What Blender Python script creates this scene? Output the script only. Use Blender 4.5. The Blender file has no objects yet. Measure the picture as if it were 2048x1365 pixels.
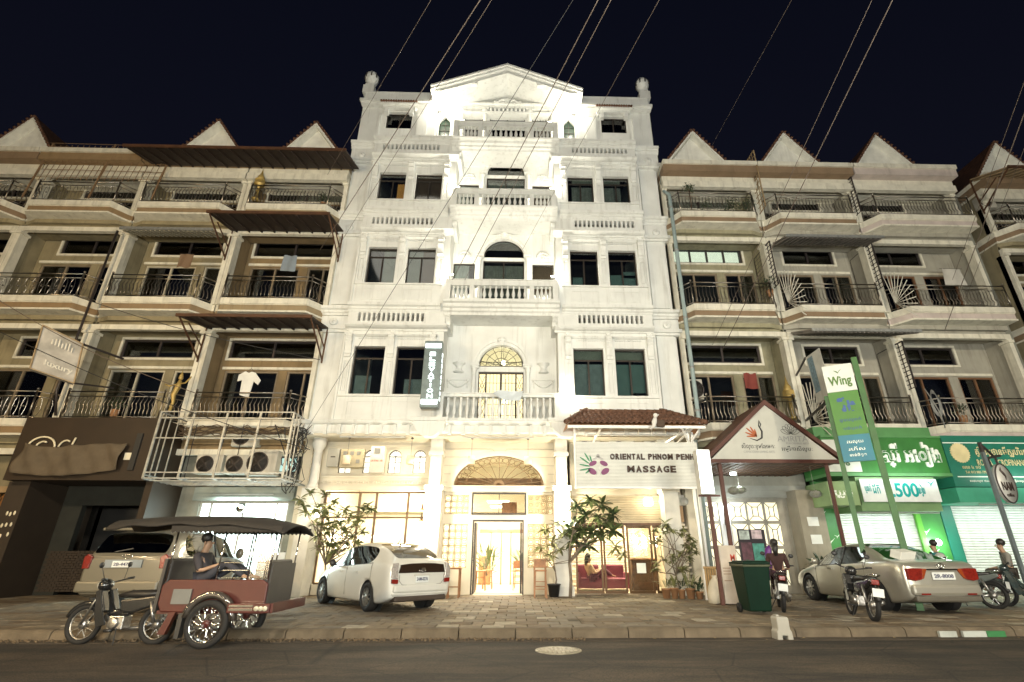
import bpy, math, random
from mathutils import Vector, Matrix
PI = math.pi; R = math.radians
random.seed(11)
S = bpy.context.scene
COL = S.collection
# ---------------------------------------------------------------- camera, sky, exposure
CAMP = Vector((0.0, -17.2, 1.25)); TH = R(22.81); YA = R(1.55); FPX = 1004.7
cam_data = bpy.data.cameras.new('camera'); cam = bpy.data.objects.new('camera', cam_data); COL.objects.link(cam)
S.camera = cam
cam.location = CAMP; cam.rotation_euler = (PI / 2 + TH, 0, -YA)
cam_data.sensor_width = 36; cam_data.lens = FPX / 2048 * 36
cam_data.shift_x = -38.9 / 2048; cam_data.clip_end = 3000; cam_data.clip_start = .05
S.view_settings.view_transform = 'Standard'; S.view_settings.look = 'None'
S.view_settings.exposure = 0.0; S.view_settings.gamma = 1
try:
    S.view_settings.use_curve_mapping = False
    S.cycles.use_denoising = True
    S.cycles.max_bounces = 6; S.cycles.diffuse_bounces = 3; S.cycles.glossy_bounces = 3
    S.cycles.transmission_bounces = 4; S.cycles.transparent_max_bounces = 12
    S.cycles.sample_clamp_indirect = 4.0; S.cycles.caustics_reflective = False; S.cycles.caustics_refractive = False
except Exception: pass
W = bpy.data.worlds.new('World'); S.world = W; W.use_nodes = True
nt = W.node_tree; bg = nt.nodes['Background']
sk = nt.nodes.new('ShaderNodeTexSky'); sk.sky_type = 'NISHITA'; sk.sun_disc = False
sk.sun_elevation = R(-3.0); sk.sun_rotation = R(180); sk.altitude = 0
tint = nt.nodes.new('ShaderNodeMix'); tint.data_type = 'RGBA'; tint.blend_type = 'MULTIPLY'; tint.inputs[0].default_value = 1; tint.inputs[7].default_value = (.68, .70, 1.1, 1)
nt.links.new(sk.outputs[0], tint.inputs[6]); nt.links.new(tint.outputs[2], bg.inputs[0]); bg.inputs[1].default_value = 0.15
# the only far light: a weak low moon-like sun from the street side
sd = bpy.data.lights.new('sun', 'SUN'); sd.energy = 0.05; sd.angle = R(12); sd.color = (1, .93, .8)
so = bpy.data.objects.new('sun', sd); COL.objects.link(so); so.rotation_euler = (R(58), 0, R(-12)); so.location = (0, -40, 40)

def U(px, py, Y=0.0):      # the point of the plane y = Y seen at photo pixel (px, py)
    x = (px - 1062.9) / FPX; u = -(py - 682.5) / FPX
    y = math.cos(TH) - math.sin(TH) * u; z = math.sin(TH) + math.cos(TH) * u
    X = math.cos(YA) * x + math.sin(YA) * y; y = -math.sin(YA) * x + math.cos(YA) * y
    t = (Y - CAMP.y) / y
    return (X * t, CAMP.z + z * t)

# ---------------------------------------------------------------- materials
MATS = {}
def M(name, col, rough=.7, metal=0., var=.12, vs=3., bump=.15, bs=40., emit=0., ecol=None, dirt=0., coat=0., alpha=1., spec=.5, obj=False):
    if name in MATS: return MATS[name]
    m = bpy.data.materials.new(name); m.use_nodes = True; MATS[name] = m
    n = m.node_tree.nodes; L = m.node_tree.links.new
    b = n['Principled BSDF']; b.inputs['Roughness'].default_value = rough; b.inputs['Metallic'].default_value = metal
    b.inputs['Specular IOR Level'].default_value = spec
    if coat: b.inputs['Coat Weight'].default_value = coat; b.inputs['Coat Roughness'].default_value = .08
    c = (*col, 1)
    if obj:
        tc = n.new('ShaderNodeTexCoord'); pos = tc.outputs['Object']
    else:
        g = n.new('ShaderNodeNewGeometry'); pos = g.outputs['Position']
    if var:
        t = n.new('ShaderNodeTexNoise'); t.inputs['Scale'].default_value = vs; t.inputs['Detail'].default_value = 5; L(pos, t.inputs['Vector'])
        r = n.new('ShaderNodeMapRange'); r.inputs[1].default_value = .3; r.inputs[2].default_value = .7
        r.inputs[3].default_value = 1 - var; r.inputs[4].default_value = 1 + var * .6; L(t.outputs[0], r.inputs[0])
        mx = n.new('ShaderNodeMix'); mx.data_type = 'RGBA'; mx.blend_type = 'MULTIPLY'; mx.inputs[0].default_value = 1
        mx.inputs[6].default_value = c; L(r.outputs[0], mx.inputs[7]); out = mx.outputs[2]
        if dirt:
            mp = n.new('ShaderNodeMapping'); mp.inputs[3].default_value = (2.2, 2.2, .18); L(pos, mp.inputs[0])
            t2 = n.new('ShaderNodeTexNoise'); t2.inputs['Scale'].default_value = 2.2; t2.inputs['Detail'].default_value = 7; t2.inputs['Roughness'].default_value = .65; L(mp.outputs[0], t2.inputs['Vector'])
            r2 = n.new('ShaderNodeMapRange'); r2.inputs[1].default_value = .52; r2.inputs[2].default_value = .78; r2.inputs[3].default_value = 0; r2.inputs[4].default_value = dirt
            L(t2.outputs[0], r2.inputs[0])
            m2 = n.new('ShaderNodeMix'); m2.data_type = 'RGBA'; L(r2.outputs[0], m2.inputs[0]); L(out, m2.inputs[6])
            m2.inputs[7].default_value = (col[0] * .3, col[1] * .27, col[2] * .22, 1); out = m2.outputs[2]
        L(out, b.inputs['Base Color'])
    else: b.inputs['Base Color'].default_value = c
    if bump:
        t3 = n.new('ShaderNodeTexNoise'); t3.inputs['Scale'].default_value = bs; t3.inputs['Detail'].default_value = 4; L(pos, t3.inputs['Vector'])
        bp = n.new('ShaderNodeBump'); bp.inputs['Strength'].default_value = bump; bp.inputs['Distance'].default_value = .01
        L(t3.outputs[0], bp.inputs['Height']); L(bp.outputs[0], b.inputs['Normal'])
    if emit:
        b.inputs['Emission Color'].default_value = (*(ecol or col), 1); b.inputs['Emission Strength'].default_value = emit
    return m
def GLASS(name, tint=(.5, .55, .55), refl=.35, rough=.03):
    if name in MATS: return MATS[name]
    m = bpy.data.materials.new(name); m.use_nodes = True; MATS[name] = m
    n = m.node_tree.nodes; L = m.node_tree.links.new; n.remove(n['Principled BSDF'])
    t = n.new('ShaderNodeBsdfTransparent'); t.inputs[0].default_value = (*tint, 1)
    g = n.new('ShaderNodeBsdfGlossy'); g.inputs['Roughness'].default_value = rough
    f = n.new('ShaderNodeFresnel'); f.inputs[0].default_value = 1.45
    a = n.new('ShaderNodeMath'); a.operation = 'MULTIPLY_ADD'; a.inputs[1].default_value = 1; a.inputs[2].default_value = refl * .2; L(f.outputs[0], a.inputs[0])
    x = n.new('ShaderNodeMixShader'); L(a.outputs[0], x.inputs[0]); L(t.outputs[0], x.inputs[1]); L(g.outputs[0], x.inputs[2])
    L(x.outputs[0], n['Material Output'].inputs[0]); return m

stucco = M('white_stucco', (.75, .76, .73), .75, var=.10, vs=1.3, bump=.35, bs=60, dirt=.42)
stucco_in = M('cream_paint', (.66, .60, .48), .7, var=.05, bump=.1)
creamw = M('aged_shaded_cream_wall', (.29, .25, .155), .85, var=.22, vs=1.6, bump=.3, bs=45, dirt=.55)  # real stains, plus a base darkened to stand for recess shade
whitew = M('aged_shaded_white_wall', (.38, .365, .31), .85, var=.15, vs=1.6, bump=.3, bs=45, dirt=.5)  # white base kept dark so the balcony recesses read as shaded
tanw = M('tan_paint_band', (.26, .18, .11), .8, var=.15, vs=2, bump=.2, dirt=.3)
pinkw = M('pale_pink_band', (.58, .50, .46), .8, var=.15, vs=2, bump=.2, dirt=.3)
steel = M('polished_steel', (.30, .27, .23), .32, 1., var=.1, vs=8, bump=0)
dsteel = M('dark_painted_steel', (.06, .05, .05), .45, .4, var=.2, vs=10, bump=.05)
galv = M('galvanised_steel', (.42, .43, .42), .5, .7, var=.25, vs=9, bump=.1)
whitem = M('white_painted_metal', (.78, .78, .75), .4, .1, var=.06, bump=.03)
frame_d = M('dark_window_frame', (.035, .028, .022), .45, .2, var=.1, bump=0)
wood_d = M('dark_wood', (.10, .05, .025), .55, var=.35, vs=9, bump=.3, bs=25)
wood_m = M('orange_wood', (.36, .17, .07), .5, var=.3, vs=9, bump=.2, bs=25)
glass = GLASS('window_glass', (.74, .78, .77)); glass_c = GLASS('clear_glass', (.9, .92, .9), .15); glass_d = GLASS('car_glass', (.13, .14, .14), .6)
dark = M('dark_interior', (.05, .045, .04), .9, var=.2, bump=0)
curtain = M('grey_curtain', (.42, .44, .40), .9, var=.2, vs=6, bump=.4, bs=12)
teal = M('teal_pane_reflection', (.20, .32, .30), .8, var=.1, bump=.1)  # colour stands for street reflections in the window panes
tile_r = M('brown_roof_tile', (.12, .055, .03), .7, var=.45, vs=6, bump=.4, bs=30)
rubber = M('tyre_rubber', (.012, .011, .010), .8, var=.2, bump=.3, bs=60, obj=True)
chrome = M('chrome', (.75, .74, .72), .12, 1., var=0, bump=0)
black_p = M('black_plastic', (.025, .025, .025), .45, var=.1, bump=.05)

# ---------------------------------------------------------------- objects
WLOC = {}
def wl(o): return WLOC.get(o.name, Vector((0, 0, 0)))
def tag(o, label=None, cat=None, group=None, kind=None):
    if label: o['label'] = label
    if cat: o['category'] = cat
    if group: o['group'] = group
    if kind: o['kind'] = kind
    return o
def thing(name, label, cat, loc=(0, 0, 0), group=None, rz=0.):
    o = bpy.data.objects.new(name, None); COL.objects.link(o); o.location = loc; o.rotation_euler.z = rz
    o.empty_display_size = .1; WLOC[o.name] = Vector(loc); return tag(o, label, cat, group)
def place(o, parent):      # o was built in world coordinates: hang it under parent
    if parent:
        w = Vector(o.location); o.parent = parent; o.location = w - wl(parent); WLOC[o.name] = w
    else: WLOC[o.name] = Vector(o.location)
    return o
def inst(mesh, name, parent, loc, rot=(0, 0, 0), sc=(1, 1, 1)):
    o = bpy.data.objects.new(name, mesh); COL.objects.link(o); o.location = loc; o.rotation_euler = rot; o.scale = sc
    return place(o, parent)
def kids(o): return [c for c in bpy.data.objects if c.parent == o]
def copy_tree(o, loc=None, rz=None, parent=None, label=None, kid=None):
    if kid is None:
        kid = {}
        for c in bpy.data.objects:
            if c.parent: kid.setdefault(c.parent.name, []).append(c)
    c = o.copy(); COL.objects.link(c)
    if parent: c.parent = parent
    if loc: c.location = loc
    if rz is not None: c.rotation_euler.z = rz
    if label: c['label'] = label
    for k in kid.get(o.name, []): copy_tree(k, parent=c, kid=kid)
    return c

class MB:
    def __init__(s): s.v = []; s.f = []; s.sm = []; s.mi = []; s.cur = 0
    def add(s, vs, fs, smooth=False):
        n = len(s.v); s.v += [tuple(p) for p in vs]; s.f += [tuple(i + n for i in f) for f in fs]
        s.sm += [smooth] * len(fs); s.mi += [s.cur] * len(fs); return s
    def box(s, x0, x1, y0, y1, z0, z1):
        if x0 > x1: x0, x1 = x1, x0
        if y0 > y1: y0, y1 = y1, y0
        if z0 > z1: z0, z1 = z1, z0
        return s.add([(x0, y0, z0), (x1, y0, z0), (x1, y1, z0), (x0, y1, z0), (x0, y0, z1), (x1, y0, z1), (x1, y1, z1), (x0, y1, z1)],
                     [(0, 3, 2, 1), (4, 5, 6, 7), (0, 1, 5, 4), (1, 2, 6, 5), (2, 3, 7, 6), (3, 0, 4, 7)])
    def bar(s, a, b, w, h=None, up=(0, 0, 1)):
        a = Vector(a); b = Vector(b); d = (b - a)
        if d.length < 1e-6: return s
        d.normalize(); h = h or w; up = Vector(up)
        if abs(d.dot(up)) > .95: up = Vector((1, 0, 0)) if abs(d.x) < .9 else Vector((0, 1, 0))
        x = d.cross(up).normalized(); y = x.cross(d)
        vs = [p + x * (i * w / 2) + y * (j * h / 2) for p in (a, b) for i, j in ((-1, -1), (1, -1), (1, 1), (-1, 1))]
        return s.add(vs, [(0, 1, 2, 3), (7, 6, 5, 4), (0, 4, 5, 1), (1, 5, 6, 2), (2, 6, 7, 3), (3, 7, 4, 0)])
    def tube(s, pts, r, n=6, closed=False):
        pts = [Vector(p) for p in pts]; rs = r if isinstance(r, (list, tuple)) else [r] * len(pts)
        N = len(pts); vs = []; up = None
        for i, p in enumerate(pts):
            q0 = pts[i - 1] if (i or closed) else p; q1 = pts[(i + 1) % N] if (i < N - 1 or closed) else p
            d = (q1 - q0).normalized()
            if up is None: up = Vector((0, 0, 1)) if abs(d.z) < .9 else Vector((1, 0, 0))
            x = d.cross(up)
            if x.length < 1e-4: x = d.orthogonal()
            x.normalize(); y = x.cross(d).normalized(); up = y
            vs += [p + (x * math.cos(2 * PI * k / n) + y * math.sin(2 * PI * k / n)) * rs[i] for k in range(n)]
        fs = []
        for i in range(N if closed else N - 1):
            a = i * n; b = ((i + 1) % N) * n
            fs += [(a + k, a + (k + 1) % n, b + (k + 1) % n, b + k) for k in range(n)]
        if not closed: fs += [tuple(range(n))[::-1], tuple((N - 1) * n + k for k in range(n))]
        return s.add(vs, fs, n > 4)
    def lathe(s, prof, c, n=10, axis='z', caps=True):      # prof = [(r, h)]
        c = Vector(c); vs = []
        for r, h in prof:
            for k in range(n):
                a = 2 * PI * k / n; q = (r * math.cos(a), r * math.sin(a), h)
                if axis == 'y': q = (q[0], h, q[1])
                if axis == 'x': q = (h, q[0], q[1])
                vs.append(c + Vector(q))
        fs = []
        for i in range(len(prof) - 1):
            fs += [(i * n + k, i * n + (k + 1) % n, (i + 1) * n + (k + 1) % n, (i + 1) * n + k) for k in range(n)]
        if caps: fs += [tuple(range(n))[::-1], tuple((len(prof) - 1) * n + k for k in range(n))]
        return s.add(vs, fs, True)
    def prism(s, poly, y0, y1):                   # poly in XZ, extruded along Y
        n = len(poly); vs = [(x, y0, z) for x, z in poly] + [(x, y1, z) for x, z in poly]
        fs = [tuple(range(n)), tuple(range(2 * n - 1, n - 1, -1))] + [(i, i + n, (i + 1) % n + n, (i + 1) % n) for i in range(n)]
        return s.add(vs, fs)
    def prismx(s, poly, x0, x1):                  # poly in YZ, extruded along X
        n = len(poly); vs = [(x0, y, z) for y, z in poly] + [(x1, y, z) for y, z in poly]
        fs = [tuple(range(n))[::-1], tuple(range(n, 2 * n))] + [(i, (i + 1) % n, (i + 1) % n + n, i + n) for i in range(n)]
        return s.add(vs, fs)
    def prismz(s, poly, z0, z1):
        n = len(poly); vs = [(x, y, z0) for x, y in poly] + [(x, y, z1) for x, y in poly]
        fs = [tuple(range(n))[::-1], tuple(range(n, 2 * n))] + [(i, (i + 1) % n, (i + 1) % n + n, i + n) for i in range(n)]
        return s.add(vs, fs)
    def arcband(s, cx, cz, r0, r1, y0, y1, a0=0, a1=PI, n=18, sz=1.):   # ring sector in XZ
        for k in range(n):
            t, u = a0 + (a1 - a0) * k / n, a0 + (a1 - a0) * (k + 1) / n
            s.prism([(cx + r0 * math.cos(t), cz + sz * r0 * math.sin(t)), (cx + r1 * math.cos(t), cz + sz * r1 * math.sin(t)),
                     (cx + r1 * math.cos(u), cz + sz * r1 * math.sin(u)), (cx + r0 * math.cos(u), cz + sz * r0 * math.sin(u))], y0, y1)
        return s
    def spandrel(s, cx, cz, r, ztop, x0, x1, y0, y1, n=18, sz=1.):     # wall above an arch opening, x0..x1 wide
        for k in range(n):
            t, u = PI * k / n, PI * (k + 1) / n
            xa, xb = cx + r * math.cos(t), cx + r * math.cos(u)
            s.prism([(xb, cz + sz * r * math.sin(u)), (xa, cz + sz * r * math.sin(t)), (xa, ztop), (xb, ztop)], y0, y1)
        if x0 < cx - r - 1e-3: s.box(x0, cx - r, y0, y1, cz, ztop)
        if x1 > cx + r + 1e-3: s.box(cx + r, x1, y0, y1, cz, ztop)
        return s
    def wall(s, x0, x1, z0, z1, y0, y1, holes):   # wall in XZ, thickness y0..y1, holes = [(x0,x1,z0,z1)]
        xs = sorted({x0, x1} | {min(max(h[i], x0), x1) for h in holes for i in (0, 1)})
        zs = sorted({z0, z1} | {min(max(h[i], z0), z1) for h in holes for i in (2, 3)})
        nx, nz = len(xs) - 1, len(zs) - 1
        def full(i, j):
            if not (0 <= i < nx and 0 <= j < nz): return False
            cx, cz = (xs[i] + xs[i + 1]) / 2, (zs[j] + zs[j + 1]) / 2
            return not any(h[0] < cx < h[1] and h[2] < cz < h[3] for h in holes)
        for i in range(nx):
            for j in range(nz):
                if not full(i, j): continue
                a, b, c, d = xs[i], xs[i + 1], zs[j], zs[j + 1]
                s.add([(a, y0, c), (b, y0, c), (b, y0, d), (a, y0, d), (a, y1, c), (b, y1, c), (b, y1, d), (a, y1, d)],
                      [(0, 1, 2, 3), (5, 4, 7, 6)] + ([] if full(i - 1, j) else [(4, 0, 3, 7)]) + ([] if full(i + 1, j) else [(1, 5, 6, 2)])
                      + ([] if full(i, j - 1) else [(4, 5, 1, 0)]) + ([] if full(i, j + 1) else [(3, 2, 6, 7)]))
        return s
    def quad(s, a, b, c, d): return s.add([a, b, c, d], [(0, 1, 2, 3)])
    def sphere(s, c, r, n=10, m=7, sc=(1, 1, 1)):
        c = Vector(c)
        prof = [(math.sin(PI * i / m), -math.cos(PI * i / m)) for i in range(m + 1)]
        vs = [c + Vector((p * math.cos(2 * PI * k / n) * r * sc[0], p * math.sin(2 * PI * k / n) * r * sc[1], h * r * sc[2])) for p, h in prof for k in range(n)]
        fs = [(i * n + k, i * n + (k + 1) % n, (i + 1) * n + (k + 1) % n, (i + 1) * n + k) for i in range(m) for k in range(n)]
        return s.add(vs, fs, True)
    def xf(s, mat, start=0):
        for i in range(start, len(s.v)): s.v[i] = tuple(mat @ Vector(s.v[i]))
        return s
    def mesh(s, name, mats, recentre=False):
        me = bpy.data.meshes.new(name); c = Vector((0, 0, 0))
        if recentre and s.v:
            lo = [min(p[i] for p in s.v) for i in range(3)]; hi = [max(p[i] for p in s.v) for i in range(3)]
            c = Vector(((lo[0] + hi[0]) / 2, (lo[1] + hi[1]) / 2, lo[2]))
            vs = [(p[0] - c.x, p[1] - c.y, p[2] - c.z) for p in s.v]
        else: vs = s.v
        me.from_pydata(vs, [], s.f); me.update()
        for m in (mats if isinstance(mats, (list, tuple)) else [mats]): me.materials.append(m)
        me.polygons.foreach_set('use_smooth', s.sm); me.polygons.foreach_set('material_index', s.mi); me.update()
        return me, c
    def build(s, name, mats, parent=None, label=None, cat=None, group=None, kind=None, local=False, bevel=0, subd=0, wn=False):
        me, c = s.mesh(name, mats, recentre=not local)
        o = bpy.data.objects.new(name, me); COL.objects.link(o)
        if local:
            if parent: o.parent = parent
            WLOC[o.name] = wl(parent) if parent else Vector((0, 0, 0))
        else: o.location = c; place(o, parent)
        if bevel:
            b = o.modifiers.new('bevel', 'BEVEL'); b.width = bevel; b.segments = 2; b.limit_method = 'ANGLE'
        if subd:
            b = o.modifiers.new('sub', 'SUBSURF'); b.levels = subd; b.render_levels = subd
        return tag(o, label, cat, group, kind)

def text_mesh(string, depth=.01, bold=0., name='lettering'):
    cu = bpy.data.curves.new('t', 'FONT'); cu.body = string; cu.extrude = depth / 2; cu.offset = bold; cu.resolution_u = 3
    o = bpy.data.objects.new('t', cu); COL.objects.link(o)
    dg = bpy.context.evaluated_depsgraph_get(); dg.update()
    me = bpy.data.meshes.new_from_object(o.evaluated_get(dg)); bpy.data.objects.remove(o); bpy.data.curves.remove(cu)
    me.name = name; return me
def text(string, mat, parent, c, w, h, axes=((1, 0, 0), (0, 0, 1)), depth=.01, bold=0., name='lettering', stretch=True, shear=0.):
    """lettering fitted into a w x h box centred on c; axes = reading direction and up direction; parent is in world layout"""
    me = text_mesh(string, depth, bold, name)
    if not me.vertices: return None
    xs = [v.co.x for v in me.vertices]; ys = [v.co.y for v in me.vertices]
    sx = w / max(max(xs) - min(xs), 1e-5); sy = h / max(max(ys) - min(ys), 1e-5)
    if not stretch: sx = sy = min(sx, sy)
    cx, cy = (max(xs) + min(xs)) / 2, (max(ys) + min(ys)) / 2
    X = Vector(axes[0]).normalized(); Y = Vector(axes[1]).normalized(); N = X.cross(Y)
    for v in me.vertices:
        a, b, d = (v.co.x - cx) * sx, (v.co.y - cy) * sy, v.co.z
        a += shear * b; v.co = X * a + Y * b + N * d
    me.materials.clear(); me.materials.append(mat)
    o = bpy.data.objects.new(name, me); COL.objects.link(o); o.location = c
    return place(o, parent)
def lamp(parent, kind, loc, energy, color, size=.1, rot=None, spot=None, name='bulb', sy=None):
    d = bpy.data.lights.new(name, kind); d.energy = energy; d.color = color
    if kind == 'AREA':
        d.size = size
        if sy: d.shape = 'RECTANGLE'; d.size_y = sy
    else: d.shadow_soft_size = size
    if kind == 'SPOT': d.spot_size = R(spot or 100); d.spot_blend = .6
    o = bpy.data.objects.new(name, d); COL.objects.link(o); o.location = loc
    if rot: o.rotation_euler = rot
    if parent: o.parent = parent; o.location = Vector(loc) - wl(parent)
    return o
# ================================================================ ground
def asphalt():
    m = M('asphalt', (.028, .020, .012), .9, var=.35, vs=1.1, bump=.8, bs=90)
    n = m.node_tree.nodes; L = m.node_tree.links.new; b = n['Principled BSDF']; src = b.inputs['Base Color'].links[0].from_socket
    g = n.new('ShaderNodeNewGeometry'); mp = n.new('ShaderNodeMapping'); mp.inputs[3].default_value = (.35, 1.6, 1); L(g.outputs['Position'], mp.inputs[0])
    t = n.new('ShaderNodeTexNoise'); t.inputs['Scale'].default_value = 1.2; t.inputs['Detail'].default_value = 8; t.inputs['Roughness'].default_value = .7; L(mp.outputs[0], t.inputs['Vector'])
    r = n.new('ShaderNodeMapRange'); r.inputs[1].default_value = .42; r.inputs[2].default_value = .62; r.inputs[3].default_value = .55; r.inputs[4].default_value = 1.7; L(t.outputs[0], r.inputs[0])
    s = n.new('ShaderNodeTexNoise'); s.inputs['Scale'].default_value = 55; s.inputs['Detail'].default_value = 2; L(g.outputs['Position'], s.inputs['Vector'])
    r2 = n.new('ShaderNodeMapRange'); r2.inputs[1].default_value = .3; r2.inputs[2].default_value = .75; r2.inputs[3].default_value = .25; r2.inputs[4].default_value = 2.4; L(s.outputs[0], r2.inputs[0])
    v = n.new('ShaderNodeTexVoronoi'); v.feature = 'DISTANCE_TO_EDGE'; v.inputs['Scale'].default_value = .55; L(g.outputs['Position'], v.inputs['Vector'])
    r3 = n.new('ShaderNodeMapRange'); r3.inputs[1].default_value = 0; r3.inputs[2].default_value = .012; r3.inputs[3].default_value = .35; r3.inputs[4].default_value = 1; L(v.outputs[0], r3.inputs[0])
    for q in (r, r2, r3):
        x = n.new('ShaderNodeMix'); x.data_type = 'RGBA'; x.blend_type = 'MULTIPLY'; x.inputs[0].default_value = 1; L(src, x.inputs[6]); L(q.outputs[0], x.inputs[7]); src = x.outputs[2]
    L(src, b.inputs['Base Color'])
    return m
g = MB(); g.box(-400, 400, -22, -7.02, -.9, -.15); g.build('road', asphalt(), kind='structure')
g = MB(); g.box(-400, 400, -400, -22.02, -.9, -.16); g.build('ground', M('far_ground', (.06, .055, .05), .9), kind='structure')
pave_base = MB(); pave_base.box(-60, 60, -6.86, 1.2, -.9, -.03); pave_base.box(-400, 400, 1.2, 400, -.9, -.04)
pav = pave_base.build('pavement', M('mortar', (.10, .085, .06), .95, var=.3, vs=4, bump=.5), kind='structure')
tm = [M('paving_tile_%s' % n, c, .8, var=.3, vs=5, bump=.35, bs=50, dirt=.35) for n, c in
      (('tan', (.20, .155, .10)), ('grey', (.17, .14, .10)), ('pale', (.33, .29, .22)), ('brown', (.14, .10, .06)))]
TS = .42
def tile_mesh(mi):
    b = MB(); h = TS / 2 - .007; e = .010
    b.add([(-h, -h, -.03), (h, -h, -.03), (h, h, -.03), (-h, h, -.03), (-h, -h, -e), (h, -h, -e), (h, h, -e), (-h, h, -e),
           (-h + e, -h + e, 0), (h - e, -h + e, 0), (h - e, h - e, 0), (-h + e, h - e, 0)],
          [(8, 9, 10, 11), (4, 5, 9, 8), (5, 6, 10, 9), (6, 7, 11, 10), (7, 4, 8, 11), (0, 1, 5, 4), (1, 2, 6, 5), (2, 3, 7, 6), (3, 0, 4, 7)])
    return b
tmesh = [tile_mesh(0).mesh('tile', m)[0] for m in tm]
tiles = []
ny = int((1.2 + 6.84) / TS) + 1
for j in range(ny):
    y = -6.84 + TS / 2 + j * TS
    for i in range(-40, 48):
        x = i * TS + (TS / 2 if j % 2 else 0)
        if y > .95 and not -7.2 < x < 6: continue
        if 1.2 < x < 2.6 and -6.2 < y < -5.5: continue          # the drain cover
        tiles.append((math.hypot(x, y + 17.2), x, y))
tiles.sort(); tr = random.Random(3)
rest = [MB(), MB(), MB(), MB()]
for k, (d, x, y) in enumerate(tiles):
    q = tr.random(); mi = 2 if q < .07 else (0 if q < .5 else (1 if q < .85 else 3))
    z = tr.uniform(-.006, .004); ry = tr.uniform(-.008, .008)
    if -9 < x < 11 and k < 900 and len([1]) and y < -3.0 and k % 1 == 0 and tiles[k] and globals().setdefault('NT', 0) < 300:
        NT += 1; inst(tmesh[mi], 'paving_tile', pav, (x, y, z), (tr.uniform(-.008, .008), ry, tr.uniform(-.01, .01)))
    else:
        b = tile_mesh(0); b.xf(Matrix.Translation((x, y, z)) @ Matrix.Rotation(ry, 4, 'Y')); rest[mi].add(b.v, b.f)
allr = MB()
for i, b in enumerate(rest): allr.cur = i; allr.add(b.v, b.f)
allr.build('paving_tiles', tm, pav, kind='stuff')
# kerb: single stones
kerb = thing('kerb', None, None, (0, -6.9, -.15)); kerb['kind'] = 'structure'
km = M('kerb_stone_concrete', (.13, .10, .065), .9, var=.35, vs=3, bump=.6, bs=30, dirt=.4)
x = -14.0
while x < 17:
    l = 1.0; b = MB(); zz = tr.uniform(-.012, .004)
    x1 = x + l - .015
    b.prismx([(-7.07, -.2), (-7.05, -.03 + zz), (-7.0, .012 + zz), (-6.87, .015 + zz), (-6.86, -.2)], x, x1)
    b.build('kerb_stone', km, kerb, bevel=.012); x += l
# gutter strip
g = MB(); g.box(-60, 60, -7.38, -7.03, -.149, -.142); g.build('gutter', M('gutter_concrete', (.06, .045, .03), .9, var=.4, vs=2.5, bump=.5), kind='structure')
# dirt heap strip left near the kerb
g = MB(); rr = random.Random(5)
for k in range(900):
    x = rr.uniform(-9, 1.2); y = rr.gauss(-7.16, .09); r = rr.uniform(.008, .03)
    if y < -7.35 or y > -6.95: continue
    g.sphere((x, y, -.142 + r * .3), r, 5, 3, (1, 1, .6))
g.build('gravel', M('gravel_dirt', (.12, .085, .05), .95, var=.4, vs=20, bump=0), label='loose gravel and dirt lying in the gutter', kind='stuff')
# manhole in the road
mh = thing('manhole_cover', 'round iron manhole cover set in the asphalt', 'manhole', (.66, -8.2, -.15))
b = MB(); b.lathe([(.36, -.05), (.36, .006), (.33, .008), (.33, .0)], (.66, -8.2, -.15), 40); b.build('rim', M('worn_iron', (.26, .23, .17), .5, .6, var=.3, vs=12), mh)
b = MB(); b.lathe([(.325, -.03), (.325, .004), (.0, .0045)], (.66, -8.2, -.15), 40)
for i in range(-4, 5):
    for j in range(-4, 5):
        if math.hypot(i, j) < 4.2: b.box(.66 + i * .066 - .02, .66 + i * .066 + .02, -8.2 + j * .066 - .02, -8.2 + j * .066 + .02, -.147, -.141)
b.build('lid', M('worn_iron', (.3, .27, .2)), mh)
dc = thing('drain_cover', 'square concrete drain cover let into the pavement by the kerb', 'drain cover', (1.9, -5.85, 0))
b = MB(); b.box(1.28, 2.52, -6.14, -5.56, -.03, .0); b.build('frame', km, dc)
b = MB(); b.box(1.33, 2.47, -6.10, -5.60, .0, .012); b.build('lid', M('drain_concrete', (.16, .12, .08), .9, var=.3), dc, bevel=.01)
# ================================================================ the white hotel
XC = -.67
H = thing('hotel_building', 'tall white five storey hotel with pediment, arches and balustraded balconies', 'building', (XC, 0, 0))
def hb(b, name, m=stucco, parent=None, **k): return b.build(name, m, parent or H, **k)
HW = 6.72
LEV = [dict(f=5.38, pan=(5.63, 6.13), win=(6.40, 8.22), ledge=8.64, cor=8.98, slot=(9.24, 9.58), band=9.97),
       dict(f=9.97, pan=(10.16, 10.60), win=(10.88, 12.49), ledge=12.90, cor=13.25, slot=(13.61, 13.93), band=14.36),
       dict(f=14.36, pan=(14.50, 14.72), win=(14.87, 16.26), ledge=16.72, cor=17.08, slot=(17.55, 17.83), band=18.2)]
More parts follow.
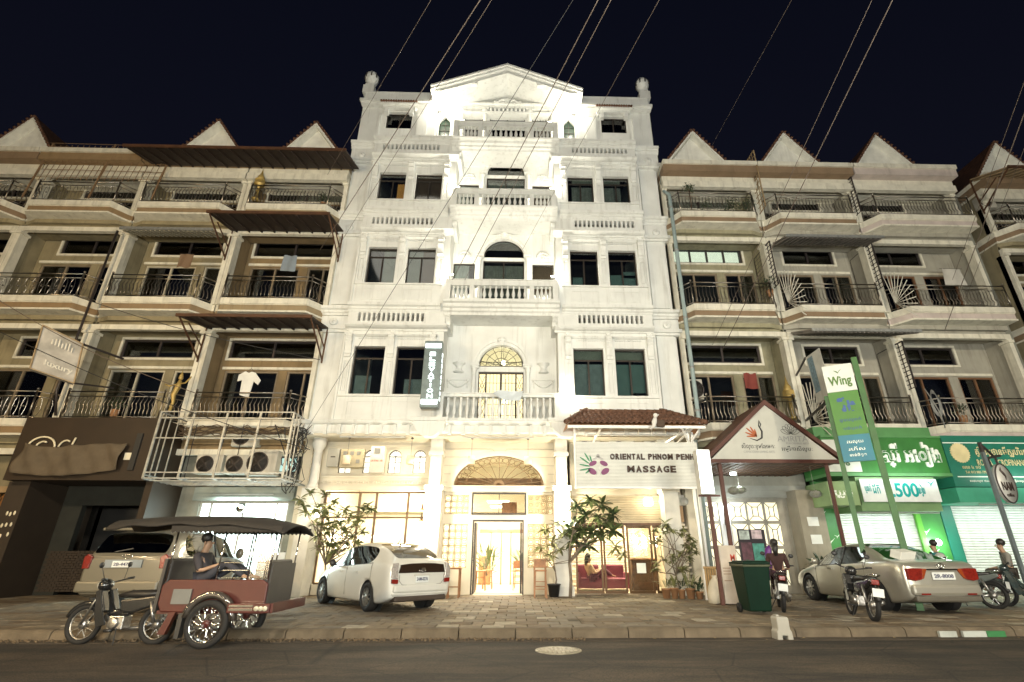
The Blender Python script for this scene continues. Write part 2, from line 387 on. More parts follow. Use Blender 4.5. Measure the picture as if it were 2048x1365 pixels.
# --- side masses: main wall at y = .45, projecting window bay front at y = 0
for sgn in (-1, 1):
    def X(a): return XC + sgn * a
    b = MB()
    holes = []
    for L_ in LEV:
        holes += [tuple(sorted((X(2.68), X(3.80)))) + L_['win'], tuple(sorted((X(4.22), X(5.34)))) + L_['win']]
        n = 14; w0, w1 = 2.88, 5.42
        for i in range(n):
            c = w0 + (w1 - w0) * (i + .5) / n; holes.append(tuple(sorted((X(c - .05), X(c + .05)))) + L_['slot'])
    xa, xb = sorted((X(2.30), X(5.75)))
    b.wall(xa, xb, 5.38, 18.2, 0, .28, holes); hb(b, 'wall')
    for L_ in LEV: b = MB(); b.box(*sorted((X(2.8), X(5.5))), .285, .30, L_['slot'][0] - .05, L_['slot'][1] + .05); hb(b, 'vent_shade_sheet', dark)  # dark sheet added so the slots read as deep shade
    b = MB(); xa, xb = sorted((X(2.30), X(2.12))); b.box(xa, xb, .0, 1.3, 5.38, 18.2); hb(b, 'wall')           # inner bay cheek
    b = MB(); xa, xb = sorted((X(5.75), X(HW))); b.box(xa, xb, .42, 9, 4.95, 18.2)
    b.box(xa, xb - 0 if sgn > 0 else xb, .42, 9, -.05, 4.95) if False else None
    hb(b, 'wall')
    # corner pilaster: shaft strips + caps per storey
    for L_ in LEV:
        b = MB(); xa, xb = sorted((X(5.93), X(HW - .12))); z0, z1 = L_['f'] + .12, L_['cor'] - .1
        b.box(xa, xb, .34, .418, z0, z1); hb(b, 'pilaster')
        b = MB(); xa, xb = sorted((X(5.85), X(HW + .10)))
        b.box(xa, xb, .24, .8, z1, z1 + .10); b.box(*sorted((X(5.80), X(HW + .18))), .16, .85, z1 + .10, z1 + .24)
        b.box(xa, xb, .26, .8, z1 + .24, L_['band'] - .42)
        hb(b, 'capital')
        b = MB(); cx = X(6.35); b.lathe([(.15, 0), (.15, -.05), (.10, -.07), (.06, -.03), (.05, -.09), (0, -.1)], (cx, .26, z1 + .42), 16, 'y'); hb(b, 'rosette')
        # floor band cornice running round the side mass
        b = MB(); z = L_['band']
        prof = [(.28, z - .36), (-.02, z - .36), (-.06, z - .28), (-.10, z - .26), (-.10, z - .18), (-.20, z - .14), (-.22, z - .04), (-.12, z), (.28, z)]
        b.prismx(prof, *sorted((X(2.30), X(5.78)))); 
        b.prismx([(y + .34, q) for y, q in prof], *sorted((X(5.785), X(HW + .16)))); hb(b, 'cornice')
        # window cornice
        b = MB(); z = L_['cor']
        b.prismx([(0, z - .16), (-.05, z - .16), (-.08, z - .10), (-.22, z - .07), (-.30, z - .02), (-.30, z + .05), (-.03, z + .10), (0, z + .10)], *sorted((X(2.0), X(5.72))))
        hb(b, 'window_cornice')
        z = L_['ledge']
        b = MB(); b.prismx([(0, z - .06), (-.06, z - .05), (-.13, z), (-.13, z + .03), (0, z + .05)], *sorted((X(2.36), X(5.62))))
        hb(b, 'ledge')
        b = MB()                                   # dentil row under the ledge
        c = 2.80
        while c < 5.25:
            if not 3.82 < c < 4.20: b.box(*sorted((X(c), X(c + .045))), -.055, -.001, z - .145, z - .085)
            c += .085
        hb(b, 'dentil_row', kind='stuff')
        for cx in (2.49, 4.01, 5.54):              # console brackets and pilaster strips
            w = .11
            b = MB(); zt = L_['ledge'] - .05; zb = L_['win'][0] + (L_['win'][1] - L_['win'][0]) * .78
            pr = [(0, zt), (-.20, zt), (-.22, zt - .08), (-.15, zt - .16), (-.17, zt - .26), (-.10, zt - .40), (-.05, zb + .12), (-.10, zb + .04), (-.06, zb - .04), (0, zb - .05)]
            b.prismx(pr, X(cx) - w, X(cx) + w); b.box(X(cx) - w - .04, X(cx) + w + .04, -.23, -.0, zt + .0, zt + .05 - .002); hb(b, 'bracket')
            b = MB(); b.lathe([(.085, 0), (.085, -.04), (.055, -.055), (.03, -.03), (0, -.05)], (X(cx), -.001, zt + .21), 14, 'y'); hb(b, 'rosette')
            b = MB(); zb2 = L_['win'][0] - .04
            b.wall(X(cx) - .13, X(cx) + .13, zb2, zb - .08, -.035, 0, [(X(cx) - .075, X(cx) + .075, zb2 + .12, zb - .2)])
            b.box(X(cx) - .055, X(cx) + .055, -.022, 0, zb2 + .14, zb - .22); hb(b, 'pilaster')
        b = MB(); b.box(*sorted((X(2.32), X(5.72))), -.07, 0, L_['win'][0] - .10, L_['win'][0] - .045); hb(b, 'sill')
        for (a0, a1) in ((2.68, 3.80), (4.22, 5.34)):
            b = MB(); p0, p1 = L_['pan']; xa, xb = sorted((X(a0 + .02), X(a1 - .02)))
            b.wall(xa - .03, xb + .03, p0 - .03, p1 + .03, -.02, 0, [(xa + .02, xb - .02, p0 + .02, p1 - .02)]); hb(b, 'wall_panel')
    # edge bead on the outer side of the bay
    b = MB()
    for L_ in LEV: b.box(*sorted((X(5.70), X(5.78))), -.04, .30, L_['f'] + .03, L_['cor'] - .12)
    hb(b, 'wall_bead')
# windows: frames, panes and backings, some coloured as reflections
def window(x0, x1, z0, z1, y, style='slide', back=None, parent=None, fr=None, gl=None, bars=True):
    fr = fr or frame_d; gl = gl or glass; t = .045
    b = MB(); b.wall(x0, x1, z0, z1, y, y + .06, [(x0 + t, x1 - t, z0 + t, z1 - t)])
    zt = z0 + (z1 - z0) * .76
    if style == 'slide':
        b.box(x0 + t, x1 - t, y + .01, y + .05, zt - .03, zt + .03); xm = (x0 + x1) / 2; b.box(xm - .028, xm + .028, y + .005, y + .055, z0 + t, zt - .03)
    elif style == 'two': xm = (x0 + x1) / 2; b.box(xm - .025, xm + .025, y + .01, y + .05, z0 + t, z1 - t)
    w = b.build('window', fr, parent or H)
    p = MB(); p.box(x0 + t, x1 - t, y + .028, y + .034, z0 + t, z1 - t); p.build('pane', gl, w)
    if back:
        for (f0, f1, g0, g1, m, kind) in back:
            c = MB(); a0, a1 = x0 + (x1 - x0) * f0, x0 + (x1 - x0) * f1; c0, c1 = z0 + (z1 - z0) * g0, z0 + (z1 - z0) * g1
            if kind == 'curtain':
                n = max(6, int((a1 - a0) / .05))
                for i in range(n):
                    u0, u1 = a0 + (a1 - a0) * i / n, a0 + (a1 - a0) * (i + 1) / n; d0, d1 = .03 * (i % 2), .03 * ((i + 1) % 2)
                    c.add([(u0, y + .14 + d0, c0), (u1, y + .14 + d1, c0), (u1, y + .14 + d1, c1), (u0, y + .14 + d0, c1)], [(0, 1, 2, 3)])
                c.build('curtain', m, w)
            else: c.box(a0, a1, y + .12, y + .14, c0, c1); c.build('window_backing', m, w)
    return w
gr = M('grey_green_blind', (.34, .37, .31), .9, var=.15, vs=3, bump=.1); orw = M('lit_orange_door', (.55, .28, .07), .6, var=.3, vs=6, emit=.35, ecol=(.9, .42, .1))
bl = M('blue_grey_blind_reflection', (.34, .42, .42), .9, var=.2, vs=4, bump=.1); br = M('brown_blind', (.20, .13, .09), .9, var=.2, bump=.1)  # blue-grey also painted in for reflections of the houses opposite
LW = {('L', 0): [(.05, .95, 0, .72, bl, 'b')], ('L', 1): [(.52, 1, 0, .98, gr, 'b')], ('L', 2): [(.62, 1, 0, .66, orw, 'curtain')]}
spec = [  # outer-left, inner-left, inner-right, outer-right for each storey
    [[(.08, .6, 0, .42, bl, 'b')], [(.3, 1, .0, .35, bl, 'b')], [(0, 1, .02, .70, bl, 'b'), (0, 1, .80, 1, gr, 'b')], [(0, .48, .02, .70, teal, 'b'), (.55, 1, .1, .70, teal, 'b'), (0, 1, .80, .97, gr, 'b')]],
    [[(.5, 1, 0, .97, gr, 'b')], [(0, .52, 0, .97, gr, 'b'), (.52, 1, 0, .97, br, 'b')], [(.1, .45, 0, .3, teal, 'b')], [(0, 1, 0, .38, teal, 'b'), (.5, 1, .3, .48, teal, 'b')]],
    [[(.66, 1, 0, .72, orw, 'curtain')], [(0, 1, 0, 1, br, 'b')], [(.18, .98, 0, .72, curtain, 'curtain'), (.2, .98, .78, .97, gr, 'b')], [(.05, .7, 0, .72, curtain, 'curtain'), (.05, .7, .78, .97, gr, 'b')]]]
for k, L_ in enumerate(LEV):
    for j, (a, bq) in enumerate(((-5.34, -4.22), (-3.80, -2.68), (2.68, 3.80), (4.22, 5.34))):
        window(XC + a, XC + bq, *L_['win'], .14, 'slide', spec[k][j])
# --- centre: wall at y = 1.0 with arch + side lights on storeys 3 and 4, french door on storey 2
def arch_bay(zf, zs, zt, r, side, door=True):
    """zf floor, zs springing of the arch, zt top of the wall"""
    b = MB(); holes = [(XC - r, XC + r, zf, zs)] + ([(XC - 2.1, XC - 1.2, *side), (XC + 1.2, XC + 2.1, *side)] if side else [])
    b.wall(XC - 2.12, XC + 2.12, zf, zs, 1.0, 1.25, holes)
    b.spandrel(XC, zs, r, zt, XC - 2.12, XC + 2.12, 1.0, 1.25, 20, 1.0); hb(b, 'wall')
    b = MB(); b.arcband(XC, zs, r + .02, r + .14, .93, 1.0, n=20); b.arcband(XC, zs, r + .14, r + .26, .88, 1.0, n=20); hb(b, 'arch_moulding')
    b = MB()
    for sg in (-1, 1):
        x0, x1 = sorted((XC + sg * (r + .0), XC + sg * (r + .27)))
        b.box(x0, x1, .86, 1.0, zs - .10, zs); b.box(x0 - .03, x1 + .03, .82, 1.0, zs - .02, zs + .06)
    hb(b, 'impost')
    for sg in (-1, 1):
        b = MB(); cx = XC + sg * (r + .16); b.lathe([(.105, zf), (.105, zf + .12), (.085, zf + .15), (.075, zs - .4), (.09, zs - .34), (.07, zs - .30), (.12, zs - .16), (.13, zs - .10)], (cx, .90, 0), 12); hb(b, 'column')
    b = MB(); b.prism([(XC - .07, zs + r - .02), (XC + .07, zs + r - .02), (XC + .12, zs + r + .34), (XC - .12, zs + r + .34)], .84, .99)
    b.sphere((XC, .84, zs + r + .22), .09, 8, 6, (1.3, .5, 1)); b.sphere((XC - .12, .88, zs + r + .2), .07, 8, 5); b.sphere((XC + .12, .88, zs + r + .2), .07, 8, 5); hb(b, 'keystone')
    # fanlight window and door
    b = MB(); b.arcband(XC, zs + .04, r - .05, r, 1.08, 1.14, n=20); b.box(XC - r, XC + r, 1.08, 1.14, zs, zs + .05); w = hb(b, 'fanlight', frame_d)
    b = MB(); b.prism([(XC + (r - .04) * math.cos(PI * i / 20), zs + .04 + (r - .04) * math.sin(PI * i / 20)) for i in range(21)], 1.105, 1.112); b.build('pane', glass, w)
    return w
for zf, zs, zt, side, cz in ((9.97, 12.72, 14.0, (10.95, 12.42), 0), (14.36, 17.10, 17.9, (15.2, 16.55), 0)):
    zs_ = zs
    w = arch_bay(zf, zs, zt, .86, side)
    b = MB(); b.box(XC - .86, XC + .86, 1.02, 1.16, zs - .16, zs - .002); hb(b, 'transom')
    window(XC - .86, XC + .86, zf + .05, zs - .165, 1.06, 'two', [(.03, .97, .0, .95, curtain, 'curtain')])
    for sg in (-1, 1):
        xa, xb = sorted((XC + sg * 1.2, XC + sg * 2.1))
        window(xa, xb, side[0], side[1], 1.08, 'none', [(.05, .7, 0, 1, curtain, 'curtain')] if sg < 0 else [(.0, .95, 0, 1, br, 'b')])
        b = MB(); cx = XC + sg * 1.66; zc = side[1] + .36        # shell ornament above the side light
        for i in range(7):
            a = PI * i / 6; b.sphere((cx + .20 * math.cos(a), .97, zc + .14 * math.sin(a)), .075, 8, 5)
        b.box(cx - .27, cx + .27, .90, 1.0, zc - .06, zc); b.sphere((cx, .96, zc - .1), .07, 8, 5, (1, .6, 1.5)); hb(b, 'shell_ornament')
        b = MB(); b.box(cx - .46, cx + .46, .97, 1.0, side[1] + .02, side[1] + .06); hb(b, 'window_hood')
# storey 2 arch, lit from inside
arch_bay(5.38, 7.83, 9.6, .86, None)
b = MB(); b.box(XC - .86, XC + .86, 1.02, 1.16, 7.62, 7.828); hb(b, 'transom')
lit_m = M('lit_cream_interior', (.80, .74, .58), .8, emit=.5, ecol=(1, .90, .66))
w = MB()
for i in range(7):
    a = PI * (i + .5) / 7; w.bar((XC, 1.04, 7.88), (XC + .84 * math.cos(a), 1.04, 7.88 + .84 * math.sin(a)), .018)
for q in (.30, .58): w.arcband(XC, 7.88, q, q + .02, 1.03, 1.05, n=14)
w.bar((XC - .84, 1.04, 8.02), (XC + .84, 1.04, 8.02), .02)
for i in range(8): w.bar((XC - .84 + i * .21, 1.04, 7.88), (XC - .84 + (i + 1) * .21, 1.04, 8.02), .012); w.bar((XC - .84 + i * .21, 1.04, 8.02), (XC - .84 + (i + 1) * .21, 1.04, 7.88), .012)
hb(w, 'fanlight_grille', frame_d)
w = MB(); z0, z1 = 5.40, 7.61
w.wall(XC - .86, XC + .86, z0, z1, 1.06, 1.12, [(XC - .82, XC - .60, z0 + .05, z1 - .06), (XC - .54, XC - .04, z0 + .05, z1 - .06), (XC + .04, XC + .54, z0 + .05, z1 - .06), (XC + .60, XC + .82, z0 + .05, z1 - .06)])
for sg in (-1, 1):
    for q in (.16, .29, .42): w.box(XC + sg * q - .008, XC + sg * q + .008, 1.07, 1.09, z0, z1)
    z = z0 + .1
    while z < z1 - .1: w.box(*sorted((XC + sg * .04, XC + sg * .54)), 1.07, 1.09, z, z + .016); z += .42
    z = z0 + .06
    while z < z1 - .5:
        for u, v in ((0, 1), (1, 0)):
            w.bar((XC + sg * .61, 1.08, z + .48 * u / 1), (XC + sg * .71, 1.08, z + .24), .016); w.bar((XC + sg * .81, 1.08, z + .48 * u), (XC + sg * .71, 1.08, z + .24), .016)
            w.bar((XC + sg * .71, 1.08, z), (XC + sg * .61, 1.08, z + .24), .016); w.bar((XC + sg * .71, 1.08, z), (XC + sg * .81, 1.08, z + .24), .016)
        z += .5
dd = hb(w, 'balcony_door', frame_d)
b = MB(); b.box(XC - .8, XC + .8, 1.115, 1.12, z0, z1); b.build('pane', glass_c, dd)
b = MB(); b.box(XC - 1.6, XC + 1.6, 3.2, 3.25, 5.38, 9.5); b.box(XC - 1.6, XC - 1.55, 1.3, 3.2, 5.38, 9.5); b.box(XC + 1.55, XC + 1.6, 1.3, 3.2, 5.38, 9.5); b.box(XC - 1.6, XC + 1.6, 1.3, 3.2, 9.3, 9.5)
hb(b, 'room_wall', lit_m)
lg = thing('ceiling_globe_lamp', 'glowing round ceiling lamp seen through the arched fanlight above the balcony door', 'lamp', (XC + .05, 2.0, 8.55))
bulb_w = M('bright_bulb', (1, .95, .85), emit=25, ecol=(1, .86, .6), var=0, bump=0)
b = MB(); b.sphere((XC + .05, 2.0, 8.35), .09); b.build('globe', bulb_w, lg); b = MB(); b.bar((XC + .05, 2, 8.44), (XC + .05, 2, 9.3), .015); b.build('rod', frame_d, lg)
lamp(lg, 'POINT', (XC + .05, 1.9, 8.2), 60, (1, .8, .5), .1)
lg = copy_tree(lg, (XC + .15, 2.4, 7.05), label='glowing round lamp seen low through the glazed balcony door')
# relief ornament beside the storey-2 arch
for sg in (-1, 1):
    cx = XC + sg * 1.62
    b = MB(); b.lathe([(.16, 0), (.20, .04), (.13, .10), (.10, .22), (.17, .32), (.24, .36), (.24, .40)], (cx, .98, 7.55), 14); hb(b, 'urn_relief')
    b = MB(); b.tube([(cx - .36 + .09 * i, .97, 7.22 - .20 * math.sin(PI * i / 8)) for i in range(9)], [.03 + .03 * math.sin(PI * i / 8) for i in range(9)], 8); b.box(cx - .4, cx + .4, .96, 1.0, 7.26, 7.30)
    for q in (-.36, .36): b.sphere((cx + q, .96, 7.24), .06, 8, 5); b.tube([(cx + q, .97, 7.2), (cx + q, .97, 6.95)], [.03, .015], 6)
    hb(b, 'swag_relief')
    b = MB(); b.wall(cx - .42, cx + .42, 5.6, 6.7, .975, 1.0, [(cx - .36, cx + .36, 5.66, 6.64)]); hb(b, 'wall_panel')
# --- balconies of storeys 2..5 : slab mouldings, rails, balusters
bal_prof = [(.052, 0), (.052, .05), (.030, .08), (.058, .16), (.064, .24), (.048, .34), (.026, .46), (.030, .50), (.046, .53), (.046, .58)]
def baluster_mesh(h, m): b = MB(); b.lathe([(r * 1.12, z * h / .58) for r, z in bal_prof], (0, 0, 0), 8); return b.mesh('baluster', m)[0]
def balcony(zs, yf, hw, hb_, rail_h=.25, slab=True, groups=((-1.92, -1.28), (-1.0, 1.0), (1.28, 1.92)), cnt=(4, 9, 4)):
    # zs top of slab; rail top at zs + hb_
    if slab:
        b = MB(); z = zs
        prof = [(1.0, z - .45), (yf + .34, z - .45), (yf + .30, z - .36), (yf + .22, z - .32), (yf + .20, z - .24), (yf + .10, z - .20), (yf + .06, z - .10), (yf - .06, z - .06), (yf - .08, z), (1.0, z)]
        b.prismx(prof, XC - hw - .12, XC + hw + .12); hb(b, 'balcony_slab')
    b = MB(); b.box(XC - hw, XC + hw, yf + .02, yf + .22, zs, zs + .10); b.box(XC - hw, XC + hw, yf, yf + .24, zs + hb_ - rail_h, zs + hb_ - .04); b.box(XC - hw - .03, XC + hw + .03, yf - .04, yf + .28, zs + hb_ - .04, zs + hb_)
    hb(b, 'balcony_rail')
    for sg in (-1, 1):
        b = MB(); b.box(*sorted((XC + sg * (hw - .14), XC + sg * (hw + .06))), yf - .03, 1.0 if yf < 0 else yf + .25, zs, zs + hb_ + .012); hb(b, 'balcony_pier')
    for q in (-1.14, 1.14):
        if len(cnt) > 1: b = MB(); b.box(XC + q - .09, XC + q + .09, yf + .02, yf + .22, zs + .1, zs + hb_ - rail_h); hb(b, 'balcony_pier')
    me = baluster_mesh(hb_ - rail_h - .10, stucco)
    for (a0, a1), n in zip(groups, cnt):
        for i in range(n):
            inst(me, 'baluster', H, (XC + a0 + (a1 - a0) * (i + .5) / n, yf + .12, zs + .10))
balcony(9.97, -.36, 2.08, .90); balcony(14.30, -.36, 2.08, .88); balcony(17.96, -.36, 2.24, .93)
balcony(5.42, -.16, 2.08, 1.0, .14, False, ((-1.9, 1.9),), (17,))
b = MB(); b.box(XC - 2.1, XC + 2.1, 0.3, 1.3, 13.95, 14.0); hb(b, 'soffit')
for sg in (-1, 1):       # consoles under the balconies
    for z in (9.52, 13.85, 17.5):
        b = MB(); b.prismx([(1.0, z), (.02, z), (-.05, z - .10), (.10, z - .22), (.16, z - .34), (.05, z - .40), (.16, z - .48), (1.0, z - .48)], *sorted((XC + sg * 1.93, XC + sg * 2.11))); hb(b, 'bracket')
# --- big first-floor cornice with bracket panels
b = MB(); z = 5.38
b.prismx([(9, z - .44), (.95, z - .44), (-.28, z - .44), (-.32, z - .38), (-.30, z - .16), (-.40, z - .12), (-.46, z - .04), (-.44, z), (9, z + .0)], XC - HW - .18, XC + HW + .18); hb(b, 'main_cornice')
b = MB(); b.box(XC - HW - .15, XC + HW + .15, -.26, 6.8, 4.86, 4.938); hb(b, 'soffit', stucco_in)
i = 0; x = XC - HW + .02
while x < XC + HW:
    if not 1.9 < abs(x - XC) < 2.7:
        b = MB(); b.box(x - .045, x + .045, -.42, -.30, 4.94, 5.22); b.box(x - .06, x + .06, -.38, -.28, 4.90, 4.96); hb(b, 'bracket')
    x += .46
for sg in (-1, 1):       # big console above each ground floor column
    b = MB(); cx = XC + sg * 2.3
    b.prism([(cx - .55, 5.30), (cx + .55, 5.30), (cx + .50, 5.12), (cx + .34, 4.92), (cx + .16, 4.80), (cx - .16, 4.80), (cx - .34, 4.92), (cx - .50, 5.12)], -.62, -.2)
    b.box(cx - .62, cx + .62, -.68, -.2, 5.30, 5.42); hb(b, 'bracket')
# --- top storey, set back
b = MB(); bw = [(XC - 5.66, XC - 4.45, 19.38, 20.39), (XC + 4.45, XC + 5.66, 19.38, 20.39)]
b.wall(XC - HW - .1, XC - 3.35, 18.2, 20.9, .62, .9, bw[:1]); b.box(XC - HW - .1, XC - HW + .2, .9, 9, 18.2, 20.9); hb(b, 'wall')
b = MB(); b.wall(XC + 3.35, XC + HW + .1, 18.2, 20.9, .62, .9, bw[1:]); b.box(XC + HW - .2, XC + HW + .1, .9, 9, 18.2, 20.9); hb(b, 'wall')
for sg, (x0, x1, z0, z1) in zip((-1, 1), bw):
    wn = window(x0, x1, z0, z1, .76, 'two', [(.08, .45, .78, .96, bl, 'b'), (.55, .92, .78, .96, bl, 'b')])
    b = MB(); b.box(x0 - .16, x1 + .16, .40, .62, z1 + .06, z1 + .20); b.box(x0 - .28, x1 + .28, .28, .62, z1 + .20, z1 + .28)
    b.box(x0 - .06, x0 + .12, .42, .619, z1 - .25, z1 + .06); b.box(x1 - .12, x1 + .06, .42, .619, z1 - .25, z1 + .06); hb(b, 'window_hood')
    b = MB()
    for i in range(15):
        xx = x0 - .26 + (x1 - x0 + .52) * (i + .5) / 15
        b.tube([(xx, .22, z1 + .30), (xx, .62, z1 + .42)], .055, 7)
    hb(b, 'hood_tiles', tile_r)
    for q in (3.95, 5.95):
        b = MB(); b.box(*sorted((XC + sg * (q - .24), XC + sg * (q + .24))) if q < 5 else sorted((XC + sg * 5.9, XC + sg * 6.0)), .54, .62, 18.3, 20.25)
        if q < 5: b.box(*sorted((XC + sg * 3.62, XC + sg * 4.28)), .48, .62, 20.25, 20.45); b.sphere((XC + sg * 4.3, .52, 20.42), .11, 10, 6)
        hb(b, 'pilaster')
    b = MB(); b.box(*sorted((XC + sg * 3.2, XC + sg * (HW + .10))), .36, .66, 20.62, 20.74); b.box(*sorted((XC + sg * 3.2, XC + sg * (HW + .16))), .26, .66, 20.74, 20.86)
    b.box(*sorted((XC + sg * 3.2, XC + sg * (HW + .0))), .42, .9, 20.9, 21.36); b.box(*sorted((XC + sg * 3.2, XC + sg * (HW + .06))), .40, .94, 21.36, 21.44)
    b.box(*sorted((XC + sg * (HW - .1), XC + sg * (HW + .14))), .9, 8, 20.86, 21.36); hb(b, 'parapet')
    # gothic window beside the balcony
    gx = XC + sg * 2.95
    b = MB(); pts = [(gx - .27, 19.2), (gx + .27, 19.2), (gx + .30, 19.3), (gx + .30, 20.1), (gx, 20.5), (gx - .30, 20.1), (gx - .30, 19.3)]
    b.wall(min(XC + sg * 2.2, XC + sg * 3.4), max(XC + sg * 2.2, XC + sg * 3.4), 18.2, 21.6, .92, 1.2, [(gx - .30, gx + .30, 19.2, 20.5)])
    b.prism([(gx - .30, 20.1), (gx, 20.5), (gx - .30, 20.5)], .93, 1.19); b.prism([(gx + .30, 20.1), (gx + .30, 20.5), (gx, 20.5)], .93, 1.19); hb(b, 'wall')
    b = MB()
    for p, q in zip(pts, pts[1:] + pts[:1]):
        b.bar((p[0], .90, p[1]), (q[0], .90, q[1]), .09, .07)
    hb(b, 'gothic_surround')
    b = MB(); b.prism(pts, 1.06, 1.09); gw = b.build('window', M('green_glass', (.035, .06, .045), .25, var=.3, vs=3, bump=0), H)
    b = MB(); b.bar((gx, 1.04, 19.2), (gx, 1.04, 20.4), .03); b.bar((gx - .3, 1.04, 19.7), (gx + .3, 1.04, 19.7), .02); b.bar((gx - .3, 1.04, 20.05), (gx + .3, 1.04, 20.05), .02); b.build('frame', frame_d, gw)
# centre wall of the top storey
b = MB(); b.wall(XC - 2.2, XC + 2.2, 17.96, 21.35, 1.25, 1.5, [(XC - .86, XC + .86, 17.96, 21.05), (XC - 2.1, XC - 1.2, 19.0, 21.0), (XC + 1.2, XC + 2.1, 19.0, 21.0)]); hb(b, 'wall')
window(XC - .86, XC + .86, 18.0, 21.05, 1.34, 'two', [(.03, .97, .0, .98, M('dark_curtain', (.10, .09, .07), .9, var=.3, vs=6), 'curtain')])
window(XC - 2.1, XC - 1.2, 19.0, 21.0, 1.34, 'none', [(0, .9, 0, 1, curtain, 'curtain')])
wn = window(XC + 1.2, XC + 2.1, 19.0, 21.0, 1.34, 'none', [(0, 1, 0, 1, lit_m, 'b')])
b = MB()
for i in range(6): b.bar((XC + 1.22 + i * .13, 1.3, 19), (XC + 1.22 + i * .13, 1.3, 21), .02)
for zz in (19.4, 20.0, 20.6): b.bar((XC + 1.2, 1.3, zz), (XC + 2.1, 1.3, zz), .02)
b.build('grille', frame_d, wn)
for q in (-2.2, -1.08, 1.08, 2.2):
    b = MB(); b.lathe([(.12, 17.96), (.12, 18.2), (.095, 18.25), (.085, 20.7), (.11, 20.78), (.09, 20.82), (.15, 20.98), (.16, 21.05)], (XC + q, 1.02, 0), 12); b.box(XC + q - .18, XC + q + .18, .86, 1.2, 21.05, 21.12); hb(b, 'column')
b = MB(); b.box(XC - 2.4, XC + 2.4, .9, 1.3, 21.12, 21.3); b.box(XC - 2.45, XC + 2.45, .82, 1.3, 21.3, 21.38)
b.prism([(XC - 1.0, 21.39), (XC + 1.0, 21.39), (XC, 21.75)], .9, 1.2)
for sg in (-1, 1): b.tube([(XC + sg * (.15 + .07 * i), .86, 21.5 + .1 * math.sin(i * .9)) for i in range(8)], .05, 8)
hb(b, 'entablature')
for i in range(9):
    b = MB(); xx = XC - .8 + i * .2; b.lathe([(.02, 20.9), (.05, 20.95), (.06, 21.02), (.06, 21.11)], (xx, .92, 0), 8); hb(b, 'pendant_ornament')
# roof pediment
AP = (XC + .04, 22.45); EL = (XC - 3.54, 20.95)
b = MB()
b.prism([(XC - 3.3, 20.9), (XC + 3.3, 20.9), (XC + 3.3, 21.0), (XC, 22.3), (XC - 3.3, 21.0)], 1.5, 1.7); b.prism([(XC - 3.3, 21.4), (XC + 3.3, 21.4), (XC, 22.3)], 1.3, 1.5) if False else None
hb(b, 'pediment_wall')
b = MB()
for sg in (-1, 1):
    for (y0, y1, o0, o1) in ((-.25, 1.7, -.16, -.04), (-.33, -.25, -.14, .02), (-.42, 1.7, -.04, .06)):
        b.prism([(XC, AP[1] + o0), (XC + sg * 3.5, EL[1] + .02 + o0), (XC + sg * 3.5, EL[1] + .02 + o1), (XC, AP[1] + o1)][::sg], y0, y1)
hb(b, 'pediment_cornice')
b = MB(); b.prism([(XC - 3.4, 20.86), (XC - 3.0, 20.86), (XC, 22.1), (XC + 3.0, 20.86), (XC + 3.4, 20.86), (XC + 3.4, 20.92), (XC, 22.30), (XC - 3.4, 20.92)], -.22, 1.5); hb(b, 'pediment_soffit')
for sg in (-1, 1):
    b = MB(); cx = XC + sg * 1.75
    for a in (-.5, 0, .5): b.lathe([(.02, 0), (.11, .1), (.13, .22), (.06, .36), (.0, .42)], (cx + a * .42, -.1, 21.6 + (0 if a else .08)), 8)
    b.box(cx - .35, cx + .35, -.2, 0, 21.4, 21.68); hb(b, 'acroterion')
    # lantern finials on the corners
    fx = XC + sg * (HW - .08)
    b = MB(); b.box(fx - .26, fx + .26, .42, .94, 21.44, 21.9); b.box(fx - .2, fx + .2, .48, .88, 21.9, 22.05); b.lathe([(.15, 22.05), (.12, 22.15), (.22, 22.22), (.30, 22.4), (.33, 22.55), (.31, 22.72), (.20, 22.9), (.08, 23.0), (.03, 23.06), (0, 23.1)], (fx, .68, 0), 12)
    f = hb(b, 'finial')
    b = MB()
    for k in range(8):
        a = 2 * PI * k / 8 + .2; b.bar((fx + .325 * math.cos(a), .68 + .325 * math.sin(a), 22.48), (fx + .31 * math.cos(a), .68 + .31 * math.sin(a), 22.70), .07, .05)
    b.build('lantern_opening', dark, f)
# roof, back and inside dark rooms
b = MB(); b.box(XC - HW, XC + HW, .9, 9, 20.80, 20.9); b.box(XC - 3.3, XC + 3.3, 1.7, 9, 20.9, 21.0); hb(b, 'roof')
b = MB(); b.box(XC - HW, XC + HW, 8.9, 9.1, -.05, 20.8); hb(b, 'rear_wall')
b = MB(); b.box(XC - HW + .05, XC + HW - .05, 3.6, 3.7, 9.3, 20.8); b.box(XC - 6.4, XC - 1.7, 3.6, 3.7, 5.38, 9.5); b.box(XC + 1.7, XC + 6.4, 3.6, 3.7, 5.38, 9.5)
for z in (9.9, 14.2, 18.1): b.box(XC - HW + .1, XC + HW - .1, 1.26, 3.6, z - .2, z)
for q in (-2.2, 2.2): b.box(XC + q - .05, XC + q + .05, 1.3, 3.6, 5.38, 20.8)
hb(b, 'inner_wall', dark)
